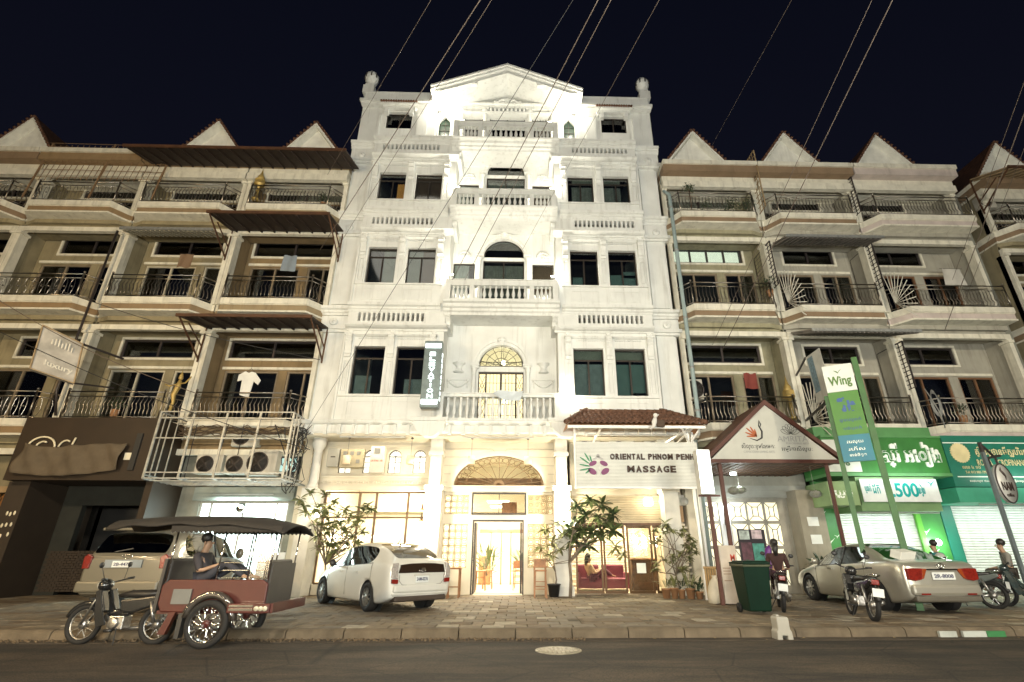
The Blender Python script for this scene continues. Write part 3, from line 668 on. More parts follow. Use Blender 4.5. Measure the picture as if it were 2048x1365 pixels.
# ---------------------------------------------------------------- ground floor
GY = .8
def gx(a): return XC + a
b = MB()   # left bay wall above the shop window, with four little arched windows
aw = [(-5.57, -5.13), (-4.73, -4.29), (-3.86, -3.42), (-2.99, -2.56)]
hol = [(gx(a), gx(c), 3.78, 4.36) for a, c in aw]
b.wall(gx(-6.7), gx(-2.3), 3.30, 4.36, GY, GY + .2, hol)
prev = gx(-6.7)
for i, (a, c) in enumerate(aw):
    m_ = (a + c) / 2; nx_ = gx(-2.3) if i == 3 else gx((c + aw[i + 1][0]) / 2)
    b.spandrel(gx(m_), 4.36, .22, 4.87, prev, nx_, GY, GY + .2, 12); prev = nx_
hb(b, 'wall', stucco_in)
for a, c in aw:
    m_ = gx((a + c) / 2)
    b = MB(); b.arcband(m_, 4.36, .225, .275, GY - .03, GY, n=12); hb(b, 'arch_moulding', stucco_in)
    b = MB(); b.arcband(m_, 4.36, .195, .22, GY + .05, GY + .09, n=12); b.box(m_ - .22, m_ + .22, GY + .05, GY + .09, 4.34, 4.37)
    for q in (-.21, 0, .2): b.box(m_ + q - .008, m_ + q + .012, GY + .06, GY + .08, 3.78, 4.36)
    for z in (3.79, 3.97, 4.15): b.box(m_ - .22, m_ + .22, GY + .06, GY + .08, z, z + .015)
    for k in range(1, 4): b.bar((m_, GY + .07, 4.36), (m_ + .2 * math.cos(PI * k / 4), GY + .07, 4.36 + .2 * math.sin(PI * k / 4)), .012)
    w = hb(b, 'window', frame_d)
    b = MB(); b.box(m_ - .22, m_ + .22, GY + .14, GY + .15, 3.78, 4.58); b.build('pane', M('lit_pane_white', (.95, .95, .9), .5, emit=1.0, ecol=(1, .93, .78), var=0, bump=0), w)
b = MB(); b.box(gx(-6.3), gx(-2.35), GY - .06, GY, 3.62, 3.68); b.box(gx(-6.3), gx(-2.35), GY - .10, GY, 3.20, 3.34); b.box(gx(-6.3), gx(-2.35), GY - .04, GY, 4.72, 4.76)
for i in range(42): b.box(gx(-6.2 + i * .09), gx(-6.2 + i * .09 + .045), GY - .05, GY, 3.44, 3.50)
hb(b, 'wall_moulding', stucco_in)
# centre bay : flat arch fan above the entrance
b = MB(); b.spandrel(gx(.03), 3.36, 1.56, 4.87, gx(-1.95), gx(1.98), GY, GY + .2, 24, .66); hb(b, 'wall', stucco_in)
b = MB(); b.arcband(gx(.03), 3.36, 1.56, 1.68, GY - .06, GY, n=24, sz=.66); b.arcband(gx(.03), 3.36, 1.68, 1.80, GY - .03, GY, n=24, sz=.66); hb(b, 'arch_moulding', stucco_in)
for sg in (-1, 1):      # grooved blocks drawn by raised outlines
    b = MB()
    for k, (z, xl) in enumerate(((4.62, .25), (4.34, .85), (4.05, 1.22), (3.76, 1.48), (3.48, 1.7))):
        b.box(*sorted((gx(.03 + sg * max(xl, .2)), gx(.03 + sg * 1.92))), GY - .012, GY, z, z + .018)
        b.bar((gx(.03 + sg * xl), GY - .006, z + .009), (gx(.03 + sg * (xl - .12)), GY - .006, z - .14), .016)
    hb(b, 'block_joint', M('shaded_groove_paint', (.45, .40, .32)))
b = MB(); b.box(gx(-2.0), gx(2.0), GY - .12, GY + .1, 3.16, 3.30); b.box(gx(-2.0), gx(2.0), GY - .16, GY + .1, 3.30, 3.36); hb(b, 'lintel', stucco_in)
b = MB(); bronze = M('bronze_grille', (.16, .10, .05), .4, .7)
SZ = .66; R0 = 1.54
for k in range(11):
    a = PI * (k + .5) / 11; b.bar((gx(.03) + .1 * math.cos(a), GY + .05, 3.38 + .1 * math.sin(a)), (gx(.03) + R0 * math.cos(a), GY + .05, 3.38 + SZ * R0 * math.sin(a)), .03, .02)
b.arcband(gx(.03), 3.37, 1.50, 1.55, GY + .03, GY + .07, n=24, sz=SZ)
b.arcband(gx(.03), 3.37, 1.15, 1.17, GY + .04, GY + .06, n=24, sz=SZ)
b.arcband(gx(.03), 3.37, .10, .2, GY + .02, GY + .07, n=12, sz=1)
for k in range(19):
    a = PI * (k + .5) / 19; r = 1.33
    b.tube([(gx(.03) + r * math.cos(a) + .11 * math.cos(t), GY + .05, 3.37 + SZ * r * math.sin(a) + .085 * math.sin(t)) for t in [2 * PI * j / 10 for j in range(10)]], .008, 4, closed=True)
fg = hb(b, 'fanlight_grille', bronze)
b = MB(); b.prism([(gx(.03) + 1.55 * math.cos(PI * i / 24), 3.36 + SZ * 1.55 * math.sin(PI * i / 24)) for i in range(25)], GY + .10, GY + .11); b.build('pane', glass_c, fg)
b = MB(); b.box(gx(-1.5), gx(1.56), 1.05, 1.9, 3.30, 3.66); hb(b, 'inner_ledge', wood_m)
# ground floor columns
flut = M('column_white', (.70, .68, .62), .6, bump=.1)
for cx, x0 in ((gx(-2.10), 0), (gx(2.16), 0)):
    b = MB(); b.box(cx - .26, cx + .26, .12, .78, 0, 3.16); b.box(cx - .32, cx + .32, .06, .8, 0, .28); b.box(cx - .31, cx + .31, .06, .8, 3.16, 3.30)
    b.box(cx - .19, cx + .19, .16, .5, 3.30, 4.3); b.box(cx - .25, cx + .25, .10, .6, 4.3, 4.42); b.box(cx - .21, cx + .21, .14, .6, 4.42, 4.86)
    for i in range(5): b.box(cx - .16 + i * .08 - .02, cx - .16 + i * .08 + .02, .135, .16, 3.36, 4.25)
    hb(b, 'column', flut)
for cx in (gx(-6.15), ):
    b = MB(); b.lathe([(.19, 3.2), (.19, 3.3), (.16, 3.34), (.135, 4.35), (.16, 4.4), (.13, 4.45), (.22, 4.62), (.24, 4.86)], (cx, .3, 0), 16); b.box(cx - .24, cx + .24, .06, .8, 0, 3.2); hb(b, 'column', flut)
b = MB(); b.box(gx(5.55), gx(6.05), .14, .8, 0, 3.1); b.box(gx(5.5), gx(6.1), .10, .8, 3.1, 4.86)
hb(b, 'column', flut)
for q in (-6.57, 6.56): b = MB(); b.box(gx(q) - .15, gx(q) + .15, .5, 8.9, 0, 4.87); hb(b, 'side_wall', stucco_in)
# shop window left: mullions and panes
b = MB(); bm = M('brown_mullion', (.14, .085, .045), .4, .3)
X0, X1 = gx(-5.85), gx(-2.42); zt = 3.16; ztr = 2.30
for q in (-5.85, -4.69, -4.13, -3.05, -2.46): b.box(gx(q) - .035, gx(q) + .035, GY + .02, GY + .10, .32, zt)
for z in (.30, ztr, zt - .05): b.box(X0, X1, GY + .03, GY + .09, z, z + .06)
sw = hb(b, 'shop_window', bm)
for a, c in ((-5.8, -4.73), (-4.65, -4.17), (-4.09, -3.09), (-3.01, -2.5)):
    for z0, z1 in ((.37, ztr), (ztr + .07, zt - .06)):
        b = MB(); b.box(gx(a), gx(c), GY + .055, GY + .06, z0, z1); b.build('pane', glass_c, sw)
b = MB(); b.box(X0 - .2, X1, GY, GY + .2, 0, .30); b.box(gx(-6.7), X0 - .03, GY, GY + .15, 0, 3.2); hb(b, 'plinth', stucco_in)
# entrance: lattice screens, transom window and door
latm = M('cream_lattice_block', (.42, .33, .20), .8)
b = MB(); EH = [(gx(-1.80), gx(-.98), 2.44, 3.07), (gx(1.03), gx(1.89), 2.44, 3.07), (gx(-1.80), gx(-.98), .78, 2.13), (gx(1.03), gx(1.89), .78, 2.13), (gx(-.88), gx(.98), 2.42, 3.14), (gx(-.82), gx(.90), 0, 2.26)]
b.wall(gx(-1.95), gx(1.98), 0, 3.16, GY, GY + .15, EH); hb(b, 'wall', stucco_in)
def lat_mesh():
    b = MB(); s = .205; t = .022; h = s / 2
    b.wall(-h, h, 0, s, -.03, .03, [(-h + t, h - t, t, s - t)])
    b.tube([(.055 * math.cos(a), 0, h + .055 * math.sin(a)) for a in [2 * PI * k / 8 for k in range(8)]], .013, 4, True)
    for k in range(4):
        a = PI / 4 + k * PI / 2; b.bar((.055 * math.cos(a), 0, h + .055 * math.sin(a)), ((h - t) * 1.38 * math.cos(a), 0, h + (h - t) * 1.38 * math.sin(a)), .02)
    return b.mesh('lattice_block', latm)[0]
lme = lat_mesh()
for x0, x1, z0, z1 in EH[:4]:
    nx_, nz_ = round((x1 - x0) / .207), round((z1 - z0) / .21)
    for i in range(nx_):
        for j in range(nz_):
            inst(lme, 'lattice_block', H, (x0 + (x1 - x0) * (i + .5) / nx_, GY + .07, z0 + (z1 - z0) * j / nz_), sc=((x1 - x0) / nx_ / .205, 1, (z1 - z0) / nz_ / .205))
b = MB(); b.wall(gx(-.88), gx(.98), 2.42, 3.14, GY - .03, GY + .05, [(gx(-.83), gx(.04), 2.47, 3.09), (gx(.06), gx(.93), 2.47, 3.09)]); tw = hb(b, 'transom_window', frame_d)
b = MB(); b.box(gx(-.83), gx(.93), GY, GY + .006, 2.47, 3.09); b.build('pane', glass_c, tw)
b = MB(); b.wall(gx(-.82), gx(.90), 0, 2.26, GY + .0, GY + .06, [(gx(-.77), gx(.85), -.1, 2.2)]); b.box(gx(-.76), gx(-.70), GY, GY + .8, .02, 2.18); b.box(gx(.78), gx(.84), GY, GY + .8, .02, 2.18); hb(b, 'door_frame', frame_d)
# cafe room behind
room = M('cafe_wall', (.85, .78, .62), .8, var=.05, bump=.05); floor_c = M('cafe_floor', (.55, .46, .34), .35, var=.1)
b = MB(); b.box(gx(-6.4), gx(6.4), 6.7, 6.8, 0, 4.87); b.box(gx(2.05), gx(2.2), 1.0, 6.7, 0, 4.87); b.box(gx(-6.4), gx(2.1), 6.4, 6.5, 2.9, 4.87); hb(b, 'room_wall', room)
b = MB(); b.box(gx(-6.42), gx(6.42), .9, 6.7, -.03, .03); hb(b, 'room_floor', floor_c)
b = MB(); b.box(gx(-.7), gx(.85), .2, .75, 0, .03); hb(b, 'door_step', floor_c)
b = MB()   # dark joinery deep in the room
for q in (-.42, .02, .42): b.box(gx(q) - .03, gx(q) + .03, 5.6, 5.66, 0, 2.05)
b.box(gx(-.9), gx(1.0), 5.6, 5.66, 2.0, 2.15); b.box(gx(-.9), gx(-.45), 5.55, 5.62, 0, 1.1)
hb(b, 'inner_door_frame', wood_m)
b = MB(); b.box(gx(.12), gx(.66), GY + 1.02, GY + 1.05, 2.50, 2.92); hb(b, 'hanging_board', wood_m)
# ================================================================ shophouses left and right
def plan(x0, x1, yf, inset=0., yb=1.3, cl=True, cr=True):
    c = .42
    p = []
    p += [(x0 + .02, yb), (x0 + .02, .34 + inset), (x0 + .10, .34 + inset), (x0 + .10 + c, yf + inset)] if cl else [(x0 + .02, yb), (x0 + .02, yf + inset)]
    p += [(x1 - .10 - c, yf + inset), (x1 - .10, .34 + inset), (x1 - .02, .34 + inset), (x1 - .02, yb)] if cr else [(x1 - .02, yf + inset), (x1 - .02, yb)]
    return p
def path_front(x0, x1, yf, cl, cr):
    p = plan(x0, x1, yf, 0, 1.3, cl, cr)
    return p[2:-2] if cl and cr else (p[2:-1] if cl else (p[1:-2] if cr else p[1:-1]))
def railing(par, pts, z, h=.96, style='wave', mat=None):
    """one railing: posts with ball caps, two rails, wavy bars; pts = plan polyline"""
    mat = mat or steel
    for p in pts:
        b = MB(); b.tube([(p[0], p[1], z), (p[0], p[1], z + h + .04)], .028, 8); b.sphere((p[0], p[1], z + h + .08), .045, 8, 6); b.build('railing_post', mat, par)
    b = MB()
    for p, q in zip(pts, pts[1:]):
        for zz, r in ((z + h, .024), (z + h - .17, .017), (z + .08, .017)): b.tube([(p[0], p[1], zz), (q[0], q[1], zz)], r, 6)
    b.build('rail', mat, par)
    b = MB()
    for p, q in zip(pts, pts[1:]):
        L_ = math.hypot(q[0] - p[0], q[1] - p[1]); n = max(2, int(L_ / .135)); dx, dy = (q[0] - p[0]) / L_, (q[1] - p[1]) / L_
        for i in range(1, n):
            cx, cy = p[0] + dx * L_ * i / n, p[1] + dy * L_ * i / n; z0, z1 = z + .08, z + h - .17
            if style == 'wave':
                P = [(cx + dx * o * .5 - dy * o * -.6, cy + dy * o * .5 - abs(dx) * abs(o) * 1.0, z0 + (z1 - z0) * t) for t, o in ((0, 0), (.2, .045), (.42, .0), (.62, -.045), (.85, .01), (1, 0))]
                b.tube(P, [.009, .015, .019, .014, .009, .009], 5)
            elif style == 'oval':
                if i % 2: b.tube([(cx + dx * .085 * math.cos(a), cy + dy * .085 * math.cos(a), (z0 + z1) / 2 + (z1 - z0) * .48 * math.sin(a)) for a in [2 * PI * k / 12 for k in range(12)]], .010, 4, True); b.sphere((cx, cy, (z0 + z1) / 2), .035, 6, 4)
            else: b.tube([(cx, cy, z0), (cx, cy, z1)], .009, 5)
    b.build('railing_bars', mat, par, kind='stuff')
FL = [5.38, 9.99, 14.30]
def opening(par, x0, x1, z0, z1, y, fm, kind='window', split=2, back=None, gl=None):
    t = .07; b = MB(); n = split; w = (x1 - x0 - t) / n
    b.wall(x0, x1, z0, z1, y - .02, y + .06, [(x0 + t + w * i, x0 + w * (i + 1), z0 + t, z1 - t) for i in range(n)])
    o = b.build(kind, fm, par)
    p = MB(); p.box(x0 + t, x1 - t, y + .03, y + .036, z0 + t, z1 - t); p.build('pane', gl or glass, o)
    if back: p = MB(); p.box(x0 + t, x1 - t, y + .12, y + .13, z0 + t, z1 - t); p.build('window_backing', back, o)
    return o
litp = M('lit_yellow_pane', (.8, .8, .65), .5, emit=1.5, ecol=(.95, 1, .78), var=.2, vs=5, bump=0)
doorw = M('dark_door_wood', (.09, .05, .03), .5, var=.3, vs=7, bump=.2)
gblm = M('gable_white', (.80, .79, .72), .8, var=.12, bump=.2, dirt=.3)
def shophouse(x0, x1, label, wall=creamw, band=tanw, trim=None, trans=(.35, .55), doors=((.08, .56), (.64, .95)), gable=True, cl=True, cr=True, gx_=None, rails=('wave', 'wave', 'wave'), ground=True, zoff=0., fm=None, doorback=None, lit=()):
    trim = trim or M('trim_white', (.74, .71, .60), .8, var=.15, bump=.2, dirt=.55)
    fm = fm or M('door_frame_tan', (.24, .19, .13), .7, var=.2, dirt=.3)
    T = thing('shophouse', label, 'building', ((x0 + x1) / 2, 0, 0), 'terraced shophouses beside the white hotel')
    yb = 1.35
    fl = [z + zoff for z in FL]; roofz = 16.97 + zoff
    for k, z in enumerate(fl):
        if k == 0 and not ground: pass
        b = MB(); b.prismz(plan(x0, x1, -.30, 0, 1.3, cl, cr), z - .23, z); b.prismz(plan(x0, x1, -.26, 0, 1.29, cl, cr), z - .26, z - .23); b.build('balcony_slab', trim, T)
        b = MB(); b.prismz(plan(x0, x1, -.25, .02, 1.28, cl, cr), z - .49, z - .262); b.build('balcony_band', band, T)
        b = MB(); b.prismz(plan(x0, x1, -.28, 0, 1.29, cl, cr), z - .56, z - .492); b.build('band_moulding', trim, T)
        b = MB(); b.prismz(plan(x0, x1, .16, .06, 1.27, cl, cr), z - .74, z - .562); b.prismz(plan(x0, x1, .30, .08, 1.26, cl, cr), z - .90, z - .742); b.build('cove', wall, T)
        b = MB(); b.box(x0 + .02, x1 - .02, .24, .42, z - 1.10, z - .902); b.build('beam', trim, T)
        zt = (fl[k + 1] if k < 2 else roofz) - .9
        railing(T, path_front(x0, x1, -.22, cl, cr), z, .96, rails[k])
        # back wall
        tx0, tx1 = x0 + trans[0], x1 - trans[1]; tz0, tz1 = z + 2.80, z + 3.55
        if k == 2: tz0, tz1 = z + 1.35, z + 2.05
        dd = [(x0 + (x1 - x0) * a, x0 + (x1 - x0) * c, z, z + 2.30) for a, c in doors] if k < 2 else [(x0 + .5, x1 - .5, z, z + 1.2)]
        b = MB(); b.wall(x0, x1, z, zt + .2, yb, yb + .2, [(tx0, tx1, tz0, tz1)] + dd); b.build('wall', wall, T)
        b = MB(); b.wall(tx0 - .09, tx1 + .09, tz0 - .09, tz1 + .09, yb - .05, yb, [(tx0, tx1, tz0, tz1)])
        b.box(x0 + .25, x1 - .25, yb - .06, yb, z + 2.34, z + 2.44) if k < 2 else None
        b.build('window_surround', trim, T)
        opening(T, tx0, tx1, tz0, tz1, yb + .05, dsteel, 'transom_window', 4 if k in lit else 2, litp if k in lit else None)
        for d in dd:
            if k < 2: opening(T, *d, yb + .06, doorback or fm, 'door', 2)
            else: opening(T, *d, yb + .06, dsteel, 'window', 3)
        b = MB(); b.box(x0, x1, .42, yb, zt + .10, zt + .2); b.build('ceiling', wall, T)
        # party walls, pillars
        for xx in (x0, x1):
            b = MB(); b.box(xx - .09 if xx == x1 else xx, xx if xx == x1 else xx + .09, .42, yb, z, zt + .10); b.build('party_wall', wall, T)
            s_ = -1 if xx == x1 else 1
            b = MB(); b.box(*sorted((xx + s_ * .0, xx + s_ * .16)), .26, .62, z, zt - .35)
            b.box(*sorted((xx + s_ * .0, xx + s_ * .22)), .20, .64, zt - .35, zt - .25); b.prism([(xx, zt - .25), (xx + s_ * .18, zt - .25), (xx + s_ * .48, zt + .0), (xx, zt + .0)][::s_], .26, .44)
            b.build('pillar', trim, T)
    # roof edge
    z = roofz
    b = MB(); b.box(x0 + .01, x1 - .01, -.34, 2, z - .2, z); b.build('roof_edge', trim, T)
    b = MB(); b.box(x0 + .02, x1 - .02, -.26, 1.9, z - .55, z - .202); b.build('roof_band', band, T)
    b = MB(); b.box(x0 + .02, x1 - .02, .1, 1.9, z - .88, z - .552); b.box(x0 + .02, x1 - .02, .02, .24, z - 1.15, z - .84); b.build('beam', trim, T)
    if gable:
        g = gx_ if gx_ is not None else (x0 + x1) / 2; hw = min(1.62, (x1 - x0) / 2 - .05); ap = 19.66 + zoff; e = 17.45 + zoff
        b = MB(); b.prism([(g - hw + .1, z), (g + hw - .1, z), (g + hw - .1, e), (g, ap - .12), (g - hw + .1, e)], 1.0, 1.15); b.build('gable_wall', gblm, T)
        b = MB()
        for s_ in (-1, 1): b.prism([(g, ap - .16), (g + s_ * (hw - .02), e - .16), (g + s_ * (hw - .02), e - .02), (g, ap - .02)][::s_], .62, 1.0)
        b.build('gable_rim', gblm, T)
        for s_ in (-1, 1):
            b = MB(); b.prism([(g, ap - .018), (g + s_ * hw, e - .018), (g + s_ * hw, e + .05), (g, ap + .06)][::s_], .6, 6); r_ = b.build('gable_roof', tile_r, T)
            b = MB()
            for i in range(13):
                t = (i + .5) / 13; b.lathe([(.055, .54), (.065, .62), (.05, .75)], (g + s_ * hw * t, 0, ap + (e - ap) * t + .05), 6, 'y')
            b.build('verge_tiles', tile_r, r_)
    b = MB(); b.box(x0 + .1, x1 - .1, 3.4, 3.5, 0, 17); b.build('rear_wall', dark, T)
    b = MB()
    for zz in fl: b.box(x0 + .1, x1 - .1, yb + .2, 3.4, zz - .4, zz - .2)
    for xx in (x0 + .02, x1 - .1): b.box(xx, xx + .08, yb, 3.4, 5.3, 17)
    b.build('inner_wall', dark, T)
    return T
grayw = M('grey_side_wall', (.26, .26, .22), .85, var=.2, dirt=.5)
SA = shophouse(-11.62, -7.38, 'tan painted shophouse with a steel cage, joined to the left side of the hotel', wall=M('shaded_ochre_wall', (.25, .18, .095), .85, var=.2, vs=1.5, bump=.3, dirt=.5), band=M('tan_band', (.32, .25, .15), .85, dirt=.4), gx_=-9.5)  # ochre base darkened for the shade inside the balcony recesses
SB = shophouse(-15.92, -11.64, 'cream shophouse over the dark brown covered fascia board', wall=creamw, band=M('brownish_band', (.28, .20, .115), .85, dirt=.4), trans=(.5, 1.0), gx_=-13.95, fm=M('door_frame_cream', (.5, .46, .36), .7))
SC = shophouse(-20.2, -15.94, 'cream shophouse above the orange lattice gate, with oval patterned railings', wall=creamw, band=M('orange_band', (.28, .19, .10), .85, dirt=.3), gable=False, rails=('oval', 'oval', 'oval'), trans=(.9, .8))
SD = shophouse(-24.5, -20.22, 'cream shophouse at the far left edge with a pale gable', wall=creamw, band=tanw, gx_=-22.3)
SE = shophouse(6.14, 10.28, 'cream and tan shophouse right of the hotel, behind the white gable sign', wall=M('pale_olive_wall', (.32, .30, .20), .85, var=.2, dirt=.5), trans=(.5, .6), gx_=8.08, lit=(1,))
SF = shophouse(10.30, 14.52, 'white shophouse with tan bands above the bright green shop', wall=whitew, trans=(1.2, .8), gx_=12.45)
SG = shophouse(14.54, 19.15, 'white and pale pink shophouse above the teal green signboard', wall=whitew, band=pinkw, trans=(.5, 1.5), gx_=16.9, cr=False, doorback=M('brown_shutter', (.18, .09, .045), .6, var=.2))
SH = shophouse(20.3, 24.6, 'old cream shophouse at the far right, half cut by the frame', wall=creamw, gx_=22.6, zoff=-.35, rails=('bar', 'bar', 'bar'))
b = MB(); b.box(24.62, 32, 1, 6, 0, 16); b.box(-34, -24.52, 1, 6, 0, 16)
for i in range(1): pass
bb_ = MB(); bb_.box(24.62, 33, 1.0, 6, 0, 16.5); bb_.build('side_building', creamw, label='plain cream building end at the right beyond the last shophouse', cat='building')
# side wall between G and H: shaded pier with brick-like grey wall
b = MB(); b.box(19.17, 19.4, .4, 3, 0, 17.0); b.build('pier_wall', grayw, SG)
# ground floor of the shophouses -------------------------------------------------
def gwall(par, x0, x1, holes, m, y=.9, z1=4.5): b = MB(); b.wall(x0, x1, 0, z1, y, y + .2, holes); return b.build('ground_wall', m, par)
def room_box(par, x0, x1, z1, m, fm_, y0=1.1, y1=3.38):
    b = MB(); b.box(x0, x1, y1 - .08, y1, 0, z1); b.box(x0, x0 + .05, y0, y1 - .08, 0, z1); b.box(x1 - .05, x1, y0, y1 - .08, 0, z1); b.box(x0, x1, y0, y1, z1, z1 + .08); b.build('shop_room', m, par)
    b = MB(); b.box(x0, x1, y0, y1, -.02, .03); b.build('shop_floor', fm_, par)
# A: bright shop under the cage
cold = M('cold_white_room', (.85, .92, .92), .8, var=.03, bump=0)
gwall(SA, -11.6, -7.4, [(-10.75, -7.75, 0, 2.85), (-11.1, -7.6, 3.75, 4.42)], grayw)
room_box(SA, -10.9, -7.6, 2.95, cold, M('shop_tiles', (.6, .6, .58), .3))
b = MB(); b.wall(-10.75, -7.75, .05, 2.85, .96, 1.02, [(-10.68, -10.4, .12, 2.2), (-10.33, -9.30, .12, 2.78), (-9.24, -8.2, .12, 2.78), (-8.14, -7.82, .12, 2.78), (-10.68, -10.4, 2.28, 2.78)]); sf = b.build('shopfront_frame', galv, SA)
b = MB(); b.box(-10.70, -7.8, .985, .99, .1, 2.8); b.build('pane', M('bright_shop_glass', (.8, .95, .95), .3, emit=3.6, ecol=(.80, 1, .97), var=0, bump=0), sf)
for x in (-9.85, -8.0):
    b = MB(); b.box(x - .12, x + .12, .90, .95, 2.02, 2.07); b.box(x - .12, x - .08, .90, .95, 1.9, 2.03); b.build('door_fitting', dsteel, sf)
b = MB(); b.sphere((-9.3, .85, 2.62), .17, 14, 9); tag(b.build('mirror_ball', chrome), 'round mirrored ball hanging before the bright white shop window', 'ball')
b = MB(); b.box(-10.95, -7.6, .78, .9, 2.86, 3.3); b.build('shop_fascia', M('grey_green_fascia', (.26, .30, .28), .6), SA)
ow = opening(SA, -11.0, -7.65, 3.78, 4.40, .97, dsteel, 'transom_window', 4, M('lit_teal_pane', (.6, .8, .78), .5, emit=1.7, ecol=(.72, 1, .95), var=.3, vs=5, bump=0))
# cage
cg = thing('steel_cage', 'open cage of pale steel bars around the air conditioners above the bright shop', 'cage', (-9.2, -1.2, 3.3))
b = MB(); cx0, cx1, cz0, cz1, cy0, cy1 = -11.35, -7.18, 3.32, 5.38, -1.25, .2
n_ = 5
for i in range(n_):
    x = cx0 + (cx1 - cx0) * i / (n_ - 1); b = MB(); b.bar((x, cy0, cz0), (x, cy0, cz1), .06, .045, (0, 1, 0)); b.build('upright_bar', galv, cg)
    b = MB(); b.bar((x, cy0, cz0), (x, cy1 + .5, cz0), .05, .05); b.build('bottom_bar', galv, cg)
for z in (cz0, cz0 + .17, cz0 + 1.22, cz1 - .2, cz1):
    b = MB(); b.bar((cx0, cy0 - .035, z), (cx1, cy0 - .035, z), .035); b.build('cross_bar', galv, cg)
for x in (cx0, cx1):
    for q in (.25, .5, .9): b = MB(); b.bar((x, cy0 + q, cz0), (x, cy0 + q, cz1), .03); b.build('side_bar', galv, cg)
    for z in (cz0 + .1, cz1): b = MB(); b.bar((x, cy0, z), (x, cy1, z), .035); b.build('side_bar', galv, cg)
for a, c in ((-11.1, -10.4), (-10.2, -9.4), (-9.5, -8.9), (-7.5, -7.9)):
    b = MB(); b.bar((a, .3, cz0 + .2), (c, cy0 + .4, cz1 - .3), .025); b.build('brace', dsteel, cg)
for i in range(5): b = MB(); b.bar((cx0, cy0 + .3 + i * .28, cz0 - .03), (cx1, cy0 + .3 + i * .28, cz0 - .03), .03); b.build('floor_bar', galv, cg)
# B: brown fascia with loose cloth
fb = thing('fascia_board', 'dark brown shop fascia with white looped letters half hidden by a cloth', 'signboard', (-13.65, -.9, 3.3))
bn = M('brown_fascia', (.030, .018, .009), .6, var=.25, vs=1.2, bump=.2)
b = MB(); b.box(-15.80, -11.55, -.9, .6, 3.30, 5.26); b.build('board', bn, fb)
wl_ = M('cream_letter', (.75, .68, .5), .4)
b = MB(); b.tube([(-14.98 + .42 * math.cos(a), -.95, 4.28 + .34 * math.sin(a)) for a in [PI * k / 12 for k in range(13)]], .03, 6); b.build('letter', wl_, fb)
b = MB(); b.tube([(-14.95 + .2 * math.cos(a), -.95, 4.25 + .22 * math.sin(a)) for a in [R(60) + PI * .6 * k / 8 for k in range(9)]], .03, 6); b.build('letter', wl_, fb)
b = MB(); b.tube([(-14.25 + .2 * math.cos(a), -.95, 4.25 + .26 * math.sin(a)) for a in [R(60) + PI * .6 * k / 8 for k in range(9)]], .028, 6); b.tube([(-14.08, -.95, 4.2), (-14.0, -.95, 4.6)], .028, 6); b.build('letter', wl_, fb)
b = MB(); nx_, nz_ = 44, 12
fr_ = random.Random(9)
for j in range(nz_ + 1):
    for i in range(nx_ + 1):
        u, v = i / nx_, j / nz_
        top = 4.42 - .05 * math.sin(u * PI) * 1.2 + .12 * (u > .5) * math.sin(u * 2 * PI) ** 2 - .16 * math.sin(min(u * 2, 2 - u * 2) * PI) * .6
        bot = 3.50 - .14 * math.sin(u * PI) + .10 * u
        x = -15.45 + 3.15 * u + .12 * (1 - v) * (u - .5) * 0 - .1 * (1 - v)
        fold = .07 * math.sin(14 * (u + .5 * (v - .5) * (u - .55))) * (.35 + .65 * (1 - abs(2 * v - 1))) + .04 * math.sin(31 * u + 6 * v)
        b.v.append((x, -1.06 - fold, bot + (top - bot) * v))
for j in range(nz_):
    for i in range(nx_):
        a = j * (nx_ + 1) + i; b.f.append((a, a + 1, a + nx_ + 2, a + nx_ + 1)); b.sm.append(True); b.mi.append(0)
cl_ = b.build('cover_cloth', M('grey_brown_cloth', (.12, .092, .06), .95, var=.2, bump=.5, bs=60)); tag(cl_, 'rumpled grey brown cloth hanging over the letters of the brown fascia', 'cloth'); s_ = cl_.modifiers.new('solid', 'SOLIDIFY'); s_.thickness = .012
b = MB(); b.box(-12.35, -12.12, -.925, -.902, 3.92, 4.14); b.build('small_label', M('paper', (.75, .7, .55), .8), fb)
b = MB(); b.box(-12.12, -11.95, -.96, -.9, 3.6, 4.75); b.build('dark_bracket', black_p, fb)
db = M('dark_shop_wall', (.016, .018, .015), .8, var=.3, bump=.3)
gwall(SB, -15.9, -11.66, [(-14.6, -12.4, 0, 2.7)], db)
b = MB(); b.box(-11.66, -11.45, -.6, .9, 0, 3.3); b.build('side_wall', bn, SB)
b = MB(); b.box(-15.9, -15.25, -.55, .9, 0, 3.3); pw = b.build('pier', M('dark_brown_pier', (.035, .024, .015), .7), SB)
fr_ = random.Random(4)
for i, (x, z) in enumerate(((-15.6, 2.35), (-15.5, 2.33), (-15.38, 2.36), (-15.62, 2.0), (-15.5, 2.02), (-15.36, 2.03), (-15.7, 1.72), (-15.55, 1.7), (-15.35, 1.75))):
    b = MB(); b.sphere((x, -.56, z), .055, 6, 4, (.7, .3, 1.2)); b.build('white_mark', wl_, pw)
b = MB()
for i in range(16):
    for j in range(14): b.box(-15.2 + j * .16 + (.08 if i % 2 else 0), -15.2 + j * .16 + .145 + (.08 if i % 2 else 0), .875, .9, .1 + i * .075, .165 + i * .075)
b.build('bricks', M('dark_brick', (.035, .024, .016), .8), SB, kind='stuff')
